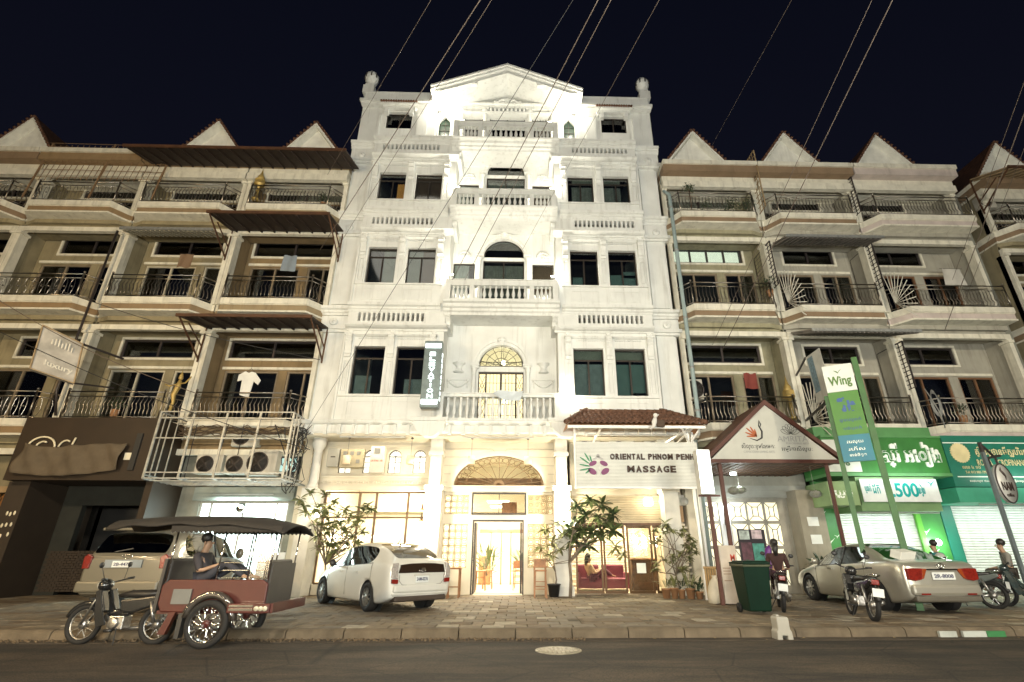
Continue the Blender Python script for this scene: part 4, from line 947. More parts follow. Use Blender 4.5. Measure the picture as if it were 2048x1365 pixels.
# C: orange scissor gate
gwall(SC, -20.1, -15.96, [(-19.4, -16.3, 0, 3.1)], creamw)
b = MB(); b.box(-19.5, -16.2, .78, .9, 3.1, 3.3); b.box(-16.3, -16.12, .78, .9, 0, 3.1); b.build('gate_frame', M('tan_frame', (.38, .26, .14), .7), SC)
sgm = M('orange_gate', (.40, .18, .05), .5, .3, var=.2)
sg_ = thing('scissor_gate', 'orange folding lattice gate closing the far left shop', 'gate', (-17.8, .85, 0))
for i in range(22): b = MB(); x = -19.35 + i * .14; b.box(x - .014, x + .014, .84, .88, .05, 3.05); b.build('gate_bar', sgm, sg_)
b = MB()
for i in range(21):
    for j in range(10):
        x = -19.35 + i * .14; z = .15 + j * .29; b.bar((x, .83, z), (x + .14, .83, z + .25), .012, .02); b.bar((x, .825, z + .25), (x + .14, .825, z), .012, .02)
b.build('lattice_strips', sgm, sg_, kind='stuff')
room_box(SC, -19.6, -16.2, 3.2, M('dim_room', (.2, .16, .12), .9), dark)
gwall(SD, -24.4, -20.24, [], creamw)
# E: wooden doors with leaded panes behind the gable sign
gwall(SE, 6.2, 10.2, [(6.35, 9.35, 0, 2.95)], M('grey_plaster', (.34, .33, .28), .85, dirt=.3))
room_box(SE, 6.3, 9.4, 3.0, M('warm_room', (.7, .66, .5), .8), floor_c)
gdm = M('grey_door_wood', (.33, .31, .26), .6, var=.2)
xs_ = [(6.42, 6.95), (7.35, 7.92), (7.98, 8.52), (8.6, 9.05)]
b = MB(); b.wall(6.35, 9.35, 0, 2.95, .92, .98, [(a, c, z0, z1) for a, c in xs_ for z0, z1 in ((2.25, 2.85), (1.45, 2.15), (.25, 1.35))]); df = b.build('leaded_doors', gdm, SE)
lead = M('lead_strip', (.04, .04, .04), .5)
for a, c in xs_:
    for z0, z1 in ((2.25, 2.85), (1.45, 2.15), (.25, 1.35)):
        b = MB(); b.box(a, c, .945, .95, z0, z1); b.build('pane', M('warm_lit_pane', (.7, .66, .5), .4, emit=.9, ecol=(1, .92, .66), var=.25, vs=4, bump=0), df)
        b = MB(); w, h = (c - a), (z1 - z0); ia, ic, i0, i1 = a + w * .32, c - w * .32, z0 + h * .25, z1 - h * .25
        for p, q in (((a, z0), (ia, i0)), ((c, z0), (ic, i0)), ((a, z1), (ia, i1)), ((c, z1), (ic, i1)), ((ia, i0), (ic, i0)), ((ia, i1), (ic, i1)), ((ia, i0), (ia, i1)), ((ic, i0), (ic, i1))):
            b.bar((p[0], .93, p[1]), (q[0], .93, q[1]), .018, .02)
        b.build('leading', lead, df)
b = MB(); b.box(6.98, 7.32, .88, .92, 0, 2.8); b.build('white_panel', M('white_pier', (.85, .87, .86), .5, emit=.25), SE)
b = MB(); b.box(6.15, 10.2, .80, .9, 3.0, 3.25); b.box(6.15, 10.2, .76, .9, 3.25, 3.4); b.build('lintel', M('grey_lintel', (.38, .38, .34), .8), SE)
b = MB(); b.box(9.4, 10.25, .2, .9, 0, 3.2); b.build('pier', M('tan_grey_pier', (.30, .27, .21), .85, dirt=.3), SE)
for z in (2.05, 1.5): b = MB(); b.box(9.62, 9.98, .185, .2, z, z + .28); b.build('notice', M('paper_white', (.75, .76, .72), .8), SE)
nb = thing('notice_board', 'black notice board with pink, white and teal posters by the leaded doors', 'notice board', (7.75, .5, .9))
b = MB(); b.box(7.35, 8.25, .5, .56, .55, 1.95); b.build('board', M('black_board', (.02, .012, .018), .5), nb)
for (x0, x1, z0, z1, c) in ((7.38, 7.72, 1.64, 1.92, (.55, .62, .58)), (7.8, 8.14, 1.66, 1.93, (.72, .58, .62)), (7.4, 7.75, 1.0, 1.55, (.12, .05, .07)), (7.78, 8.16, .95, 1.52, (.10, .36, .30))):
    b = MB(); b.box(x0, x1, .488, .498, z0, z1); p = b.build('poster', M('poster_%d' % (x0 * 100 + z0 * 10), c, .6, var=.5, vs=7, bump=0), nb)
# F: green shop
grn = M('green_paint', (.04, .19, .04), .5, var=.2, vs=2, dirt=.2); grn2 = M('bright_green', (.10, .34, .04), .5); tealg = M('teal_green', (.02, .17, .115), .45, var=.15, vs=2)
shm = M('shutter_white', (.72, .74, .70), .5, .1, var=.08, dirt=.25)
def shutter(par_label, x0, x1, z1, y):
    t = thing('roller_shutter', par_label, 'shutter', ((x0 + x1) / 2, y, 0)); sme = MB(); sme.prismx([(0, 0), (-.03, .018), (-.03, .06), (0, .078), (.02, .078), (.02, 0)], -(x1 - x0) / 2, (x1 - x0) / 2); me = sme.mesh('slat', shm)[0]
    z = .03
    while z < z1 - .05: inst(me, 'slat', t, ((x0 + x1) / 2, y, z)); z += .082
    return t
gwall(SF, 10.3, 14.5, [(10.95, 13.7, 0, 2.9)], grn, .6, 4.9)
shutter('closed white roller shutter between green piers, behind the silver sedan', 10.95, 13.7, 2.9, .68)
gwall(SG, 14.54, 19.1, [(14.95, 18.8, 0, 2.75)], tealg, .6, 4.9)
shutter('closed white roller shutter in the teal shop at the far right', 14.95, 18.8, 2.75, .68)
b = MB(); b.box(13.55, 13.72, .5, .6, 0, 2.9); b.build('pier_edge', grn2, SF)
birdm = M('white_print', (.75, .80, .72), .6)
def bird(par, x, y, z, s, m, rz=0):
    b = MB(); P = [(-1, .35), (-.35, .12), (-.1, -.25), (.05, .0), (.3, .1), (1, .6), (.35, -.05), (.1, -.2), (-.25, -.75), (-.2, -.2), (-.5, -.0)]
    b.prism([(x + p * s * .5, z + q * s * .5) for p, q in P][::-1], y - .012, y); return b.build('printed_bird', m, par)
for (x, z, s) in ((10.45, 2.5, .2), (10.5, 1.6, .3), (10.75, 1.75, .2), (10.5, 1.3, .26), (10.75, 1.15, .36), (10.45, .95, .2), (13.85, 1.9, .3), (14.05, 1.6, .3), (13.95, 1.25, .34), (14.2, 1.05, .25), (13.9, .8, .2)): bird(SF, x, .60, z, s, birdm)
gwall(SH, 20.3, 24.5, [(20.8, 24, 0, 2.8)], creamw)
# ================================================================ awnings, signs, lamps
def W3(px, py, y): x, z = U(px, py, y); return (x, y, z)
def tiled_slope(par, x0, x1, ya, za, yb, zb, n_c, n_r, hip=0., m=tile_r, name='roof_tile', limit=True):
    """single curved tiles on a slope from the eave (ya,za) to the ridge (yb,zb); the ends run in by hip at the ridge"""
    b = MB(); L_ = math.hypot(yb - ya, zb - za); w = (x1 - x0) / n_c; l = L_ / n_r * 1.12
    pr = [(-.5, 0.0), (-.32, .0), (-.2, .35), (0, .5), (.2, .35), (.32, .0), (.5, .0)]
    vs = [(p * w, yy, h * w * .55 + (.035 if yy == 0 else .0)) for yy in (0, l) for p, h in pr]; n = len(pr)
    vs += [(p * w, 0, h * w * .55) for p, h in pr]
    b.add(vs, [(i, i + 1, n + i + 1, n + i) for i in range(n - 1)] + [(2 * n + i, 2 * n + i + 1, i + 1, i) for i in range(n - 1)], True)
    me = b.mesh(name, m)[0]; ang = math.atan2(zb - za, yb - ya); rr_ = random.Random(8)
    for j in range(n_r):
        t = j / n_r; h = hip * (j + .5) / n_r
        for i in range(n_c):
            x = x0 + w * (i + .5)
            if x < x0 + h - w * .3 or x > x1 - h + w * .3: continue
            inst(me, name, par, (x, ya + (yb - ya) * t, za + (zb - za) * t + rr_.uniform(0, .006)), (ang, rr_.uniform(-.03, .03), rr_.uniform(-.02, .02)))
cn = thing('tiled_canopy', 'brown tiled hipped canopy on white steel trusses above the massage sign', 'canopy', (3.6, -.9, 4.8))
CX0, CX1 = 1.50, 5.95
tiled_slope(cn, CX0, CX1, -1.75, 4.98, -.25, 5.72, 26, 4, .75)
b = MB(); b.add([(CX0, -1.72, 4.93), (CX1, -1.72, 4.93), (CX1 - .78, -.2, 5.70), (CX0 + .78, -.2, 5.70), (CX0, -.2, 4.93), (CX1, -.2, 4.93)], [(0, 1, 2, 3), (0, 3, 4), (1, 5, 2)]); b.build('roof_deck', wood_m, cn)
for s_, x in ((1, CX0), (-1, CX1)):
    for k in range(7):
        t = k / 6; b = MB(); b.tube([(x + s_ * .78 * t, -1.74 + 1.5 * t, 5.03 + .74 * t), (x + s_ * .78 * (t + .2), -1.74 + 1.5 * (t + .2), 5.03 + .74 * (t + .2))], [.085, .06], 8); b.build('hip_tile', tile_r, cn)
for k in range(12): b = MB(); x = CX0 + .8 + k * (CX1 - CX0 - 1.6) / 11; b.tube([(x - .17, -.25, 5.76), (x + .17, -.25, 5.76)], [.085, .065], 8); b.build('ridge_tile', tile_r, cn)
b = MB(); b.bar((CX0 + .05, -1.7, 4.88), (CX1 - .05, -1.7, 4.88), .06, .09); b.build('eave_beam', whitem, cn)
for x in (1.80, 5.42, 5.68):
    b = MB(); b.bar((x, -1.35 if x < 5.5 else -1.0, 4.88), (x, -1.35 if x < 5.5 else -1.0, 3.05 if x < 2 else 0.0), .075, .075, (0, 1, 0)); b.build('post', whitem, cn)
for p, q in (((1.9, -1.5, 4.85), (2.3, -.3, 5.3)), ((2.6, -1.6, 4.85), (2.5, -.3, 4.6)), ((5.4, -1.6, 4.85), (4.8, -.4, 4.55)), ((5.5, -1.6, 4.85), (5.2, -.4, 4.5)), ((5.75, -1.6, 4.85), (5.4, -1.3, 4.3)), ((5.2, -1.6, 4.86), (5.45, -1.35, 4.45))):
    b = MB(); b.bar(p, q, .05); b.build('truss', whitem, cn)
b = MB()
for i in range(16): x = CX0 + .3 + i * .26; b.bar((x, -1.65, 4.93), (x, -.25, 5.62), .035, .05)
b.build('rafters', wood_m, cn, kind='stuff')
# the massage sign: slatted white panel with raised letters
ms = thing('massage_sign', 'white slatted sign panel reading ORIENTAL PHNOM PENH MASSAGE with a purple lotus emblem', 'sign', (3.6, -1.3, 3.15))
SX0, SX1, SZ0, SZ1 = 1.82, 5.66, 3.10, 4.46; SY = -1.42
slm = MB(); slm.prismx([(0, 0), (-.012, .006), (-.012, .030), (0, .036)], SX0, SX1); sl_ = slm.mesh('panel_slat', M('sign_white_slat', (.74, .75, .70), .45, var=.08))[0]
z = SZ0
while z < SZ1 - .03: inst(sl_, 'panel_slat', ms, (0, SY, z)); z += .0425
b = MB(); b.box(SX0, SX1, SY + .001, SY + .06, SZ0, SZ1); b.build('backing', M('slat_gap_grey', (.40, .41, .38), .6), ms)
b = MB(); b.box(SX0 - .02, SX1 + .02, SY - .02, SY + .08, SZ0 - .06, SZ0); b.build('lower_rail', whitem, ms)
letm = M('bronze_letter', (.05, .025, .015), .45, .2, bump=.05)
A_ = ((1, 0, 0), (0, 0, 1))
def letters(s, par, x0, x1, zc, h, y, m, gap=.14, depth=.05, bold=.035, nm='letter'):
    ws = {'I': .42, ' ': .5, 'M': 1.15, 'O': 1.05}; tot = sum(ws.get(c, .88) for c in s); u = (x1 - x0) / tot; x = x0
    for c in s:
        w = ws.get(c, .88) * u
        if c != ' ': text(c, m, par, (x + w / 2, y, zc), w * .80 if c != 'I' else w * .55, h, A_, depth, bold, nm)
        x += w
letters('ORIENTAL PHNOM PENH', ms, 2.86, 5.52, 4.0, .175, SY - .035, letm)
letters('MASSAGE', ms, 3.36, 4.92, 3.62, .20, SY - .035, letm)
pur = M('plum_petal', (.20, .045, .14), .5); lfg = M('print_green', (.03, .25, .10), .5); gyp = M('grey_print', (.45, .44, .43), .5)
def petal(par, pts, m, y=SY - .02, nm='petal'): b = MB(); b.prism(pts, y - .012, y + .008); return b.build(nm, m, par)
ex, ez = 2.50, 3.68
def ell(cx, cz, a, bb, ang, n=14): return [(cx + a * math.cos(t) * math.cos(ang) - bb * math.sin(t) * math.sin(ang), cz + a * math.cos(t) * math.sin(ang) + bb * math.sin(t) * math.cos(ang)) for t in [2 * PI * k / n for k in range(n)]]
for s_ in (-1, 1):
    petal(ms, ell(ex + s_ * .17, ez + .11, .13, .07, s_ * R(-25)), pur); petal(ms, ell(ex + s_ * .20, ez - .13, .14, .085, s_ * R(32)), pur)
petal(ms, ell(ex, ez + .34, .06, .05, 0), gyp); petal(ms, [(ex - .17, ez + .24), (ex, ez + .34), (ex + .17, ez + .24), (ex + .10, ez + .23), (ex, ez + .27), (ex - .10, ez + .23)][::-1], gyp)
b = MB(); b.tube([(ex - .07, SY - .03, ez - .24), (ex - .03, SY - .03, ez - .05), (ex - .05, SY - .03, ez + .05)], .012, 5); b.tube([(ex + .07, SY - .03, ez - .24), (ex + .03, SY - .03, ez - .05), (ex + .05, SY - .03, ez + .05)], .012, 5); b.build('body_outline', whitem, ms)
for (x, z, L_, a) in ((2.22, 3.78, .36, 145), (2.24, 3.84, .32, 120), (2.3, 3.82, .22, 105), (2.24, 3.70, .34, 170), (2.26, 3.64, .36, 190), (2.25, 3.60, .2, 215)):
    a = R(a); petal(ms, ell(x + L_ / 2 * math.cos(a), z + L_ / 2 * math.sin(a), L_ / 2, .022, a, 10), lfg, nm='printed_leaf')
# AC units
def ac_unit(x, y, z, label, w=.86, h=.62, grp='air conditioner units'):
    t = thing('air_conditioner', label, 'air conditioner', (x, y, z), grp)
    b = MB(); b.box(x - w / 2, x + w / 2, y - .02, y + .32, z, z + h); b.build('casing', M('ac_casing', (.48, .46, .40), .5, dirt=.5), t, bevel=.02)
    b = MB(); cx = x - w * .14; cz = z + h / 2; r = h * .40; b.arcband(cx, cz, r, r + .03, y - .04, y - .02, 0, 2 * PI, 20)
    for k in range(1, 5): b.arcband(cx, cz, r * k / 5 - .004, r * k / 5 + .004, y - .035, y - .03, 0, 2 * PI, 14)
    for k in range(4): b.bar((cx, y - .03, cz), (cx + r * math.cos(k * PI / 2 + .7), y - .03, cz + r * math.sin(k * PI / 2 + .7)), .015)
    b.build('fan_grille', dsteel, t); b = MB(); b.lathe([(r, y - .025 - y), (0, -.024)], (cx, y, cz), 20, 'y'); b.build('fan_opening', M('fan_dark', (.09, .085, .075), .8), t)
    return t
for i, x in enumerate((2.45, 3.65, 4.85)): ac_unit(x, .35, 4.25, ['leftmost of the three air conditioners above the massage sign', 'middle air conditioner above the massage sign', 'rightmost of the three air conditioners above the massage sign'][i])
ac_unit(-10.1, -.2, 3.60, 'small air conditioner at the left inside the cage above the bright shop'); ac_unit(-9.15, -.2, 3.60, 'middle low air conditioner inside the steel cage'); ac_unit(-8.35, -.3, 3.55, 'large dark fronted air conditioner at the right inside the cage', .95, .8)
ac_unit(-9.25, .05, 4.55, 'air conditioner hung highest, near the top of the steel cage'); ac_unit(6.75, .9, 6.55, 'air conditioner in the corner of the cream balcony right of the hotel', .5, .8); ac_unit(20.6, .3, 15.2, 'air conditioner under the top awning at the far right', .7, .6)
# doll / bag hanging on the canopy edge
dl = thing('hanging_cloth_doll', 'white cloth doll and dark bag hanging from the canopy eave', 'doll', (4.35, -1.85, 4.85))
b = MB(); b.sphere((4.32, -1.84, 5.22), .075, 8, 6); b.tube([(4.30, -1.86, 5.15), (4.25, -1.88, 5.0), (4.22, -1.86, 4.85), (4.10, -1.85, 4.78)], [.05, .085, .06, .03], 7); b.tube([(4.32, -1.86, 5.2), (4.42, -1.86, 5.24)], .02, 5); b.build('doll', M('white_cloth', (.72, .7, .66), .9), dl)
b = MB(); b.box(4.33, 4.58, -1.88, -1.78, 4.85, 5.08); b.build('bag', M('dark_bag', (.07, .045, .03), .8), dl, bevel=.03)
# massage shop under the canopy -------------------------------------------------
MX0, MX1 = 1.85, 5.0
b = MB(); b.box(MX0, 5.7, .82, .98, 3.0, 4.86); b.build('wall', stucco_in, H)
fas = thing('slatted_fascia', 'beige horizontal slatted fascia above the glass doors of the massage shop', 'fascia', (3.4, .7, 2.15))
fsm = MB(); fsm.prismx([(0, 0), (-.02, .01), (-.02, .065), (0, .075)], MX0, MX1); fm_ = fsm.mesh('slat', M('beige_slat', (.48, .40, .27), .6, var=.15))[0]
z = 2.20
while z < 3.0: inst(fm_, 'slat', fas, (0, .70, z)); z += .077
b = MB(); b.box(MX0, MX1, .70, .8, 2.15, 3.05); b.build('backing', M('beige_slat', (.4, .3, .2)), fas)
b = MB(); b.box(MX0, MX1, .64, .8, 2.08, 2.16); b.build('lower_trim', wood_d, fas)
gd = thing('glass_doors', 'bronze framed glass doors of the massage shop', 'door', (3.4, .8, 0))
brz = M('bronze_frame', (.13, .075, .035), .35, .5)
for (a, c) in ((1.95, 2.85), (2.88, 3.62), (3.68, 4.52), (4.58, 4.98)):
    b = MB(); b.wall(a, c, .02, 2.08, .80, .86, [(a + .06, c - .06, .10, 2.0)]); f_ = b.build('door_leaf', brz, gd)
    b = MB(); b.box(a + .06, c - .06, .825, .83, .10, 2.0); b.build('pane', glass_c, f_)
b = MB(); b.box(3.95, 4.25, .79, .80, .62, .92); b.build('door_notice', M('notice_white', (.8, .85, .8), .6), gd)
warm = M('warm_room_wall', (.85, .76, .58), .8)
b = MB(); b.box(1.9, 5.6, .98, 6.0, 2.95, 3.0); b.build('room_ceiling', warm, H)
bkm = M('cream_brick', (.72, .64, .50), .85, var=.15); bm_ = MB(); bm_.box(-.11, .11, -.03, 0, 0, .065); bme = bm_.mesh('brick', bkm)[0]
for i in range(30):
    for j in range(10): inst(bme, 'brick', H, (2.25 + j * .24 + (.12 if i % 2 else 0), 4.0, .1 + i * .088))
b = MB(); b.box(1.95, 5.6, 4.0, 4.1, 0, 3.0); b.box(5.5, 5.6, 1, 4, 0, 3.0); b.build('room_wall', M('brick_mortar', (.45, .38, .28), .9), H)
# brick pillar at the right with its scroll capital
for i in range(24):
    for j in range(3): inst(bme, 'brick', H, (5.18 + j * .235 - (.10 if i % 2 else 0), .72, .05 + i * .088))
b = MB(); b.box(5.02, 5.62, .72, 1.0, 0, 2.2); b.build('pillar', M('brick_mortar', (.4, .3, .2)), H)
b = MB(); b.box(5.0, 5.65, .66, 1.0, 2.2, 2.72); b.build('pillar', M('tan_plaster', (.42, .27, .15), .8), H)
b = MB(); b.box(4.95, 5.7, .55, 1, 2.72, 3.05)
for q in (4.98, 5.68): b.lathe([(.14, -.02), (.14, .3), (.0, .3)], (q, .52, 2.85), 14, 'y')
b.build('scroll_capital', M('grey_capital', (.55, .52, .45), .7), H)
for s_, x in ((0, 2.55), (1, 3.45)):
    sf_ = thing('red_sofa', ['plum sofa at the left behind the glass doors', 'plum sofa in the middle of the massage shop'][s_], 'sofa', (x, 2.2, 0), 'plum sofas in the massage shop')
    sm_ = M('plum_sofa', (.16, .03, .05), .7)
    b = MB(); b.box(x - .4, x + .4, 1.9, 2.6, .1, .42); b.build('seat', sm_, sf_, bevel=.04)
    b = MB(); b.box(x - .4, x + .4, 2.5, 2.7, .3, .85); b.build('backrest', sm_, sf_, bevel=.05)
    for q in (-.42, .36): b = MB(); b.box(x + q, x + q + .1, 1.9, 2.6, .1, .6); b.build('armrest', sm_, sf_, bevel=.03)
ct = thing('reception_counter', 'dark wooden reception counter behind the glass doors', 'counter', (4.35, 2.2, 0)); b = MB(); b.box(4.05, 4.9, 2.0, 2.4, 0, 1.0); b.build('body', wood_d, ct); b = MB(); b.box(4.0, 4.95, 1.95, 2.45, 1.0, 1.05); b.build('top', wood_m, ct)
# gable porch sign --------------------------------------------------------------
gp = thing('gable_porch', 'triangular white signboard porch with red brown rim between the massage shop and green shop', 'porch sign', (7.75, -2, 0))
PY = -2.05; GL, GR, GT = (5.72, 3.83), (9.78, 3.83), (7.74, 5.52)
gw_ = M('porch_white', (.50, .50, .45), .6, var=.06, dirt=.1); rdb = M('red_brown_paint', (.09, .03, .02), .6, var=.2)
b = MB(); b.prism([(GL[0] + .1, GL[1]), (GR[0] - .1, GR[1]), GT], PY, PY + .08); b.build('sign_face', gw_, gp)
b = MB()
for p in (GL, GR):
    s_ = 1 if p is GR else -1
    b.prism([(GT[0], GT[1]), (p[0], p[1] - .02), (p[0] + s_ * .06, p[1] + .08), (GT[0], GT[1] + .16)][::s_], PY - .06, PY + .18)
b.box(GL[0], GR[0], PY - .05, PY + .14, 3.72, 3.83); b.build('rim', rdb, gp)
b = MB(); 
for p in (GL, GR):
    s_ = 1 if p is GR else -1
    b.prism([(GT[0], GT[1] + .1), (p[0] + s_ * .08, p[1] + .02), (p[0] + s_ * .08, p[1] + .06), (GT[0], GT[1] + .15)][::s_], PY + .18, .8)
b.build('roof_sheet', tile_r, gp)
b = MB(); b.box(5.8, 9.7, PY + .14, .8, 3.74, 3.80); b.build('porch_ceiling', M('dark_porch_ceiling', (.10, .06, .045), .7), gp)
for i in range(18): b = MB(); b.box(5.85 + i * .215, 5.87 + i * .215, PY + .15, .78, 3.715, 3.74); b.build('ceiling_batten', wood_d, gp)
b = MB(); b.bar((9.35, PY + .1, 3.75), (9.35, PY + .1, 0), .085); b.build('post', rdb, gp)
b = MB(); b.bar((6.08, PY + .1, 3.75), (6.08, PY + .1, 0), .10); b.build('post', rdb, gp)
inkk = M('black_ink', (.03, .03, .03), .6); inkr = M('orange_ink', (.40, .10, .03), .6); inkg = M('grey_ink', (.33, .33, .32), .6)
yy = PY - .004
text('សិល្បៈខ្មែរអមតៈ', inkk, gp, (7.32, yy, 4.22), 1.02, .20, A_, .006)
text('CAMBODIAN LIVING ARTS', inkg, gp, (7.32, yy, 4.06), .95, .07, A_, .006)
text('AMRITA', inkg, gp, (8.42, yy, 4.46), .95, .17, A_, .006)
text('PERFORMING ARTS', inkg, gp, (8.55, yy, 4.32), .7, .06, A_, .006)
text('អម្រឹតាសិល្បៈ', inkk, gp, (8.5, yy, 4.15), .95, .19, A_, .006)
b = MB(); b.tube([(7.25 + q * .1, yy, z) for q, z in ((2.2, 5.02), (1.9, 4.86), (2.6, 4.68), (2.2, 4.48), (.6, 4.40), (-1.5, 4.47))], [.004, .02, .028, .03, .02, .004], 6); b.tube([(7.25 + q * .1, yy, z) for q, z in ((2.2, 5.04), (2.6, 4.9), (2.2, 4.8))], [.003, .02, .003], 5); b.build('emblem', inkk, gp)
for k, (a, l) in enumerate(((170, .30), (150, .36), (128, .40), (108, .36), (88, .26))):
    a = R(a); x, z = 7.30, 4.50; petal(gp, ell(x + l / 2 * math.cos(a), z + l / 2 * math.sin(a), l / 2, .026, a + .15, 10), inkr, yy + .004, 'flame')
for a in (20, 45, 70, 90, 110, 135, 160):
    a = R(a); l = .30; cx, cz = 8.40 + l * .55 * math.cos(a), 4.62 + l * .5 * math.sin(a)
    b = MB(); e = ell(cx, cz, l * .5, .065, a, 12); b.tube([(p[0], yy, p[1]) for p in e], .006, 4, True); b.build('lotus_petal', inkk, gp)
# hanging baskets
hbm = M('basket_fern', (.20, .24, .12), .9, var=.4, vs=14)
for i, (x, y, z) in enumerate(((6.75, -1.1, 3.02), (7.25, -.4, 3.12), (9.15, -1.4, 2.9))):
    t = thing('hanging_basket', ['hanging fern basket at the left under the gable porch', 'smaller hanging basket deeper under the gable porch', 'hanging fern basket by the right post of the gable porch'][i], 'plant', (x, y, z), 'hanging baskets under the gable porch')
    b = MB(); b.sphere((x, y, z), .17, 12, 7, (1, 1, .7)); b.tube([(x, y, z), (x, y, 3.74)], .006, 4); b.build('basket', M('wire_basket', (.3, .3, .26), .7), t)
    b = MB(); rr_ = random.Random(i)
    for k in range(160):
        a = rr_.uniform(0, 2 * PI); e = rr_.uniform(-.2, 1.2); d = Vector((math.cos(a) * math.cos(e), math.sin(a) * math.cos(e), math.sin(e) * .7)); p = Vector((x, y, z)) + d * .15; q = p + d * .12 + Vector((0, 0, -.04)); s_ = Vector((-d.y, d.x, 0)) * .018
        b.add([p - s_, p + s_, q], [(0, 1, 2)])
    b.build('fern', hbm, t)
# white blank light box on a post
lb = thing('light_box', 'blank glowing white light box on a red brown post beside the gable porch', 'light box', (5.3, -3, 0))
b = MB(); x0, z0, x1, z1 = 5.05, 2.72, 5.42, 3.93; b.box(x0, x1, -3.02, -2.72, z0, z1); b.build('casing', M('lightbox_side', (.62, .62, .58), .5), lb)
b = MB(); b.box(x0 + .01, x1 - .01, -3.03, -3.021, z0 + .01, z1 - .01); b.build('lit_face', M('lit_face_white', (.95, .97, .95), .4, emit=2.6, ecol=(.93, 1, .97), var=0, bump=0), lb)
b = MB(); b.bar((5.30, -2.85, z0), (5.30, -2.85, 0), .09); b.build('post', rdb, lb)
b = MB(); b.bar((5.0, -2.9, z0 - .03), (5.6, -2.9, z0 - .03), .05); b.build('bracket', rdb, lb)
# wall lantern
wlp = thing('wall_lantern', 'black wall lantern on the white panel between the leaded doors', 'lantern', (7.15, .8, 2.0))
b = MB(); b.lathe([(.02, 2.0), (.06, 2.08), (.085, 2.3), (.09, 2.32), (.03, 2.4), (.01, 2.48)], (7.15, .72, 0), 8); b.bar((7.15, .88, 2.42), (7.15, .72, 2.42), .02); b.box(7.11, 7.19, .86, .88, 2.1, 2.5); b.build('body', black_p, wlp)
lamp(wlp, 'POINT', (7.15, .55, 2.6), 30, (.9, 1, .98), .08)
# green shop signboards -----------------------------------------------------------
gs = thing('green_signboard', 'green signboard with large white Khmer letters above the shutter', 'sign', (12.2, -.8, 3.6))
b = MB(); b.box(10.05, 14.12, -.80, .58, 3.62, 4.78); b.build('board', grn, gs)
b = MB(); b.box(10.05, 14.12, -.84, .58, 4.78, 4.84); b.box(10.05, 14.12, -.86, .58, 3.52, 3.62); b.box(10.05, 14.1, -.5, .58, 4.84, 5.2); b.build('trim', M('green_trim', (.10, .28, .10), .5), gs)
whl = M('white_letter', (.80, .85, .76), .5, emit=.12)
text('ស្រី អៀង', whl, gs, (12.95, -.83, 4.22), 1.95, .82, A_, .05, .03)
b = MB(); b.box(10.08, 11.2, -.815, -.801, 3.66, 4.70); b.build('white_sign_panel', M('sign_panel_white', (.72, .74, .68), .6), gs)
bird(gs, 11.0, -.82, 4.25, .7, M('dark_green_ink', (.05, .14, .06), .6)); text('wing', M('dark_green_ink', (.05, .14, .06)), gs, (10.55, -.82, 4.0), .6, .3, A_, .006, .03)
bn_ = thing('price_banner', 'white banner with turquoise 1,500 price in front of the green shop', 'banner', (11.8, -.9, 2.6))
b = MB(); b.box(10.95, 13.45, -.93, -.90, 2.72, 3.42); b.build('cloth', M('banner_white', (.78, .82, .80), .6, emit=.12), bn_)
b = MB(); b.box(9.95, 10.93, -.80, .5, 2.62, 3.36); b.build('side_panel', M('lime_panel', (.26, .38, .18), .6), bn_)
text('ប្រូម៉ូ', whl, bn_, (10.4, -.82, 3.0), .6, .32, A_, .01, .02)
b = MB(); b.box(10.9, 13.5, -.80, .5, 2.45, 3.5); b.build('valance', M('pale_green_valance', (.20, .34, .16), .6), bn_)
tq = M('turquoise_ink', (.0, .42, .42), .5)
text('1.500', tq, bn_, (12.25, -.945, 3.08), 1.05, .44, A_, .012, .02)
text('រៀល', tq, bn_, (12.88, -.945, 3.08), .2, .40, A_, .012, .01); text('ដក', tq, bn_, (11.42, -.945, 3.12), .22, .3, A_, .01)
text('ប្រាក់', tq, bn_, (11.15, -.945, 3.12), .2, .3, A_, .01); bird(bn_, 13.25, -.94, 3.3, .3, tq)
rs = thing('teal_signboard', 'dark teal signboard with gold Khmer title and round gold seal at the right', 'sign', (16.6, -.8, 2.8))
b = MB(); b.box(14.14, 19.1, -.82, .58, 3.2, 4.86); b.build('board', tealg, rs)
b = MB(); b.box(14.14, 19.1, -.80, .5, 2.72, 3.18); b.build('awning_board', M('teal_light', (.06, .34, .22), .5), rs)
b = MB(); b.box(14.3, 19, -.835, -.822, 3.50, 3.53); b.box(14.14, 19.1, -.84, -.822, 4.60, 4.63); b.build('white_rule', whl, rs)
gold = M('gold_print', (.72, .62, .35), .5)
b = MB(); b.prism([(14.62 + (.30 if k % 2 else .33) * math.cos(2 * PI * k / 48), 4.28 + (.30 if k % 2 else .33) * math.sin(2 * PI * k / 48)) for k in range(48)], -.85, -.822); b.build('seal', gold, rs)
text('គ្រឹះស្ថានមីក្រូហិរញ្ញវត្ថុ រ៉ូយ៉ា', gold, rs, (16.6, -.84, 4.32), 2.9, .34, A_, .012, .01)
text('ROLYA', gold, rs, (15.35, -.84, 3.97), .5, .2, A_, .012); text('CROFINANCE', gold, rs, (16.32, -.84, 3.97), 1.05, .2, A_, .012); text('INST', gold, rs, (17.2, -.84, 3.97), .4, .2, A_, .012)
text('លេខ ៤ ១០', gold, rs, (14.85, -.84, 3.82), .6, .1, A_, .01); text('Tel: 012 805 739', gold, rs, (14.95, -.84, 3.66), .7, .08, A_, .01)
text('សេវាកម្ម ឥណទាន ប្រាក់បញ្ញើ ផ្ទេរប្រាក់', whl, rs, (15.6, -.84, 3.38), 1.9, .1, A_, .01)
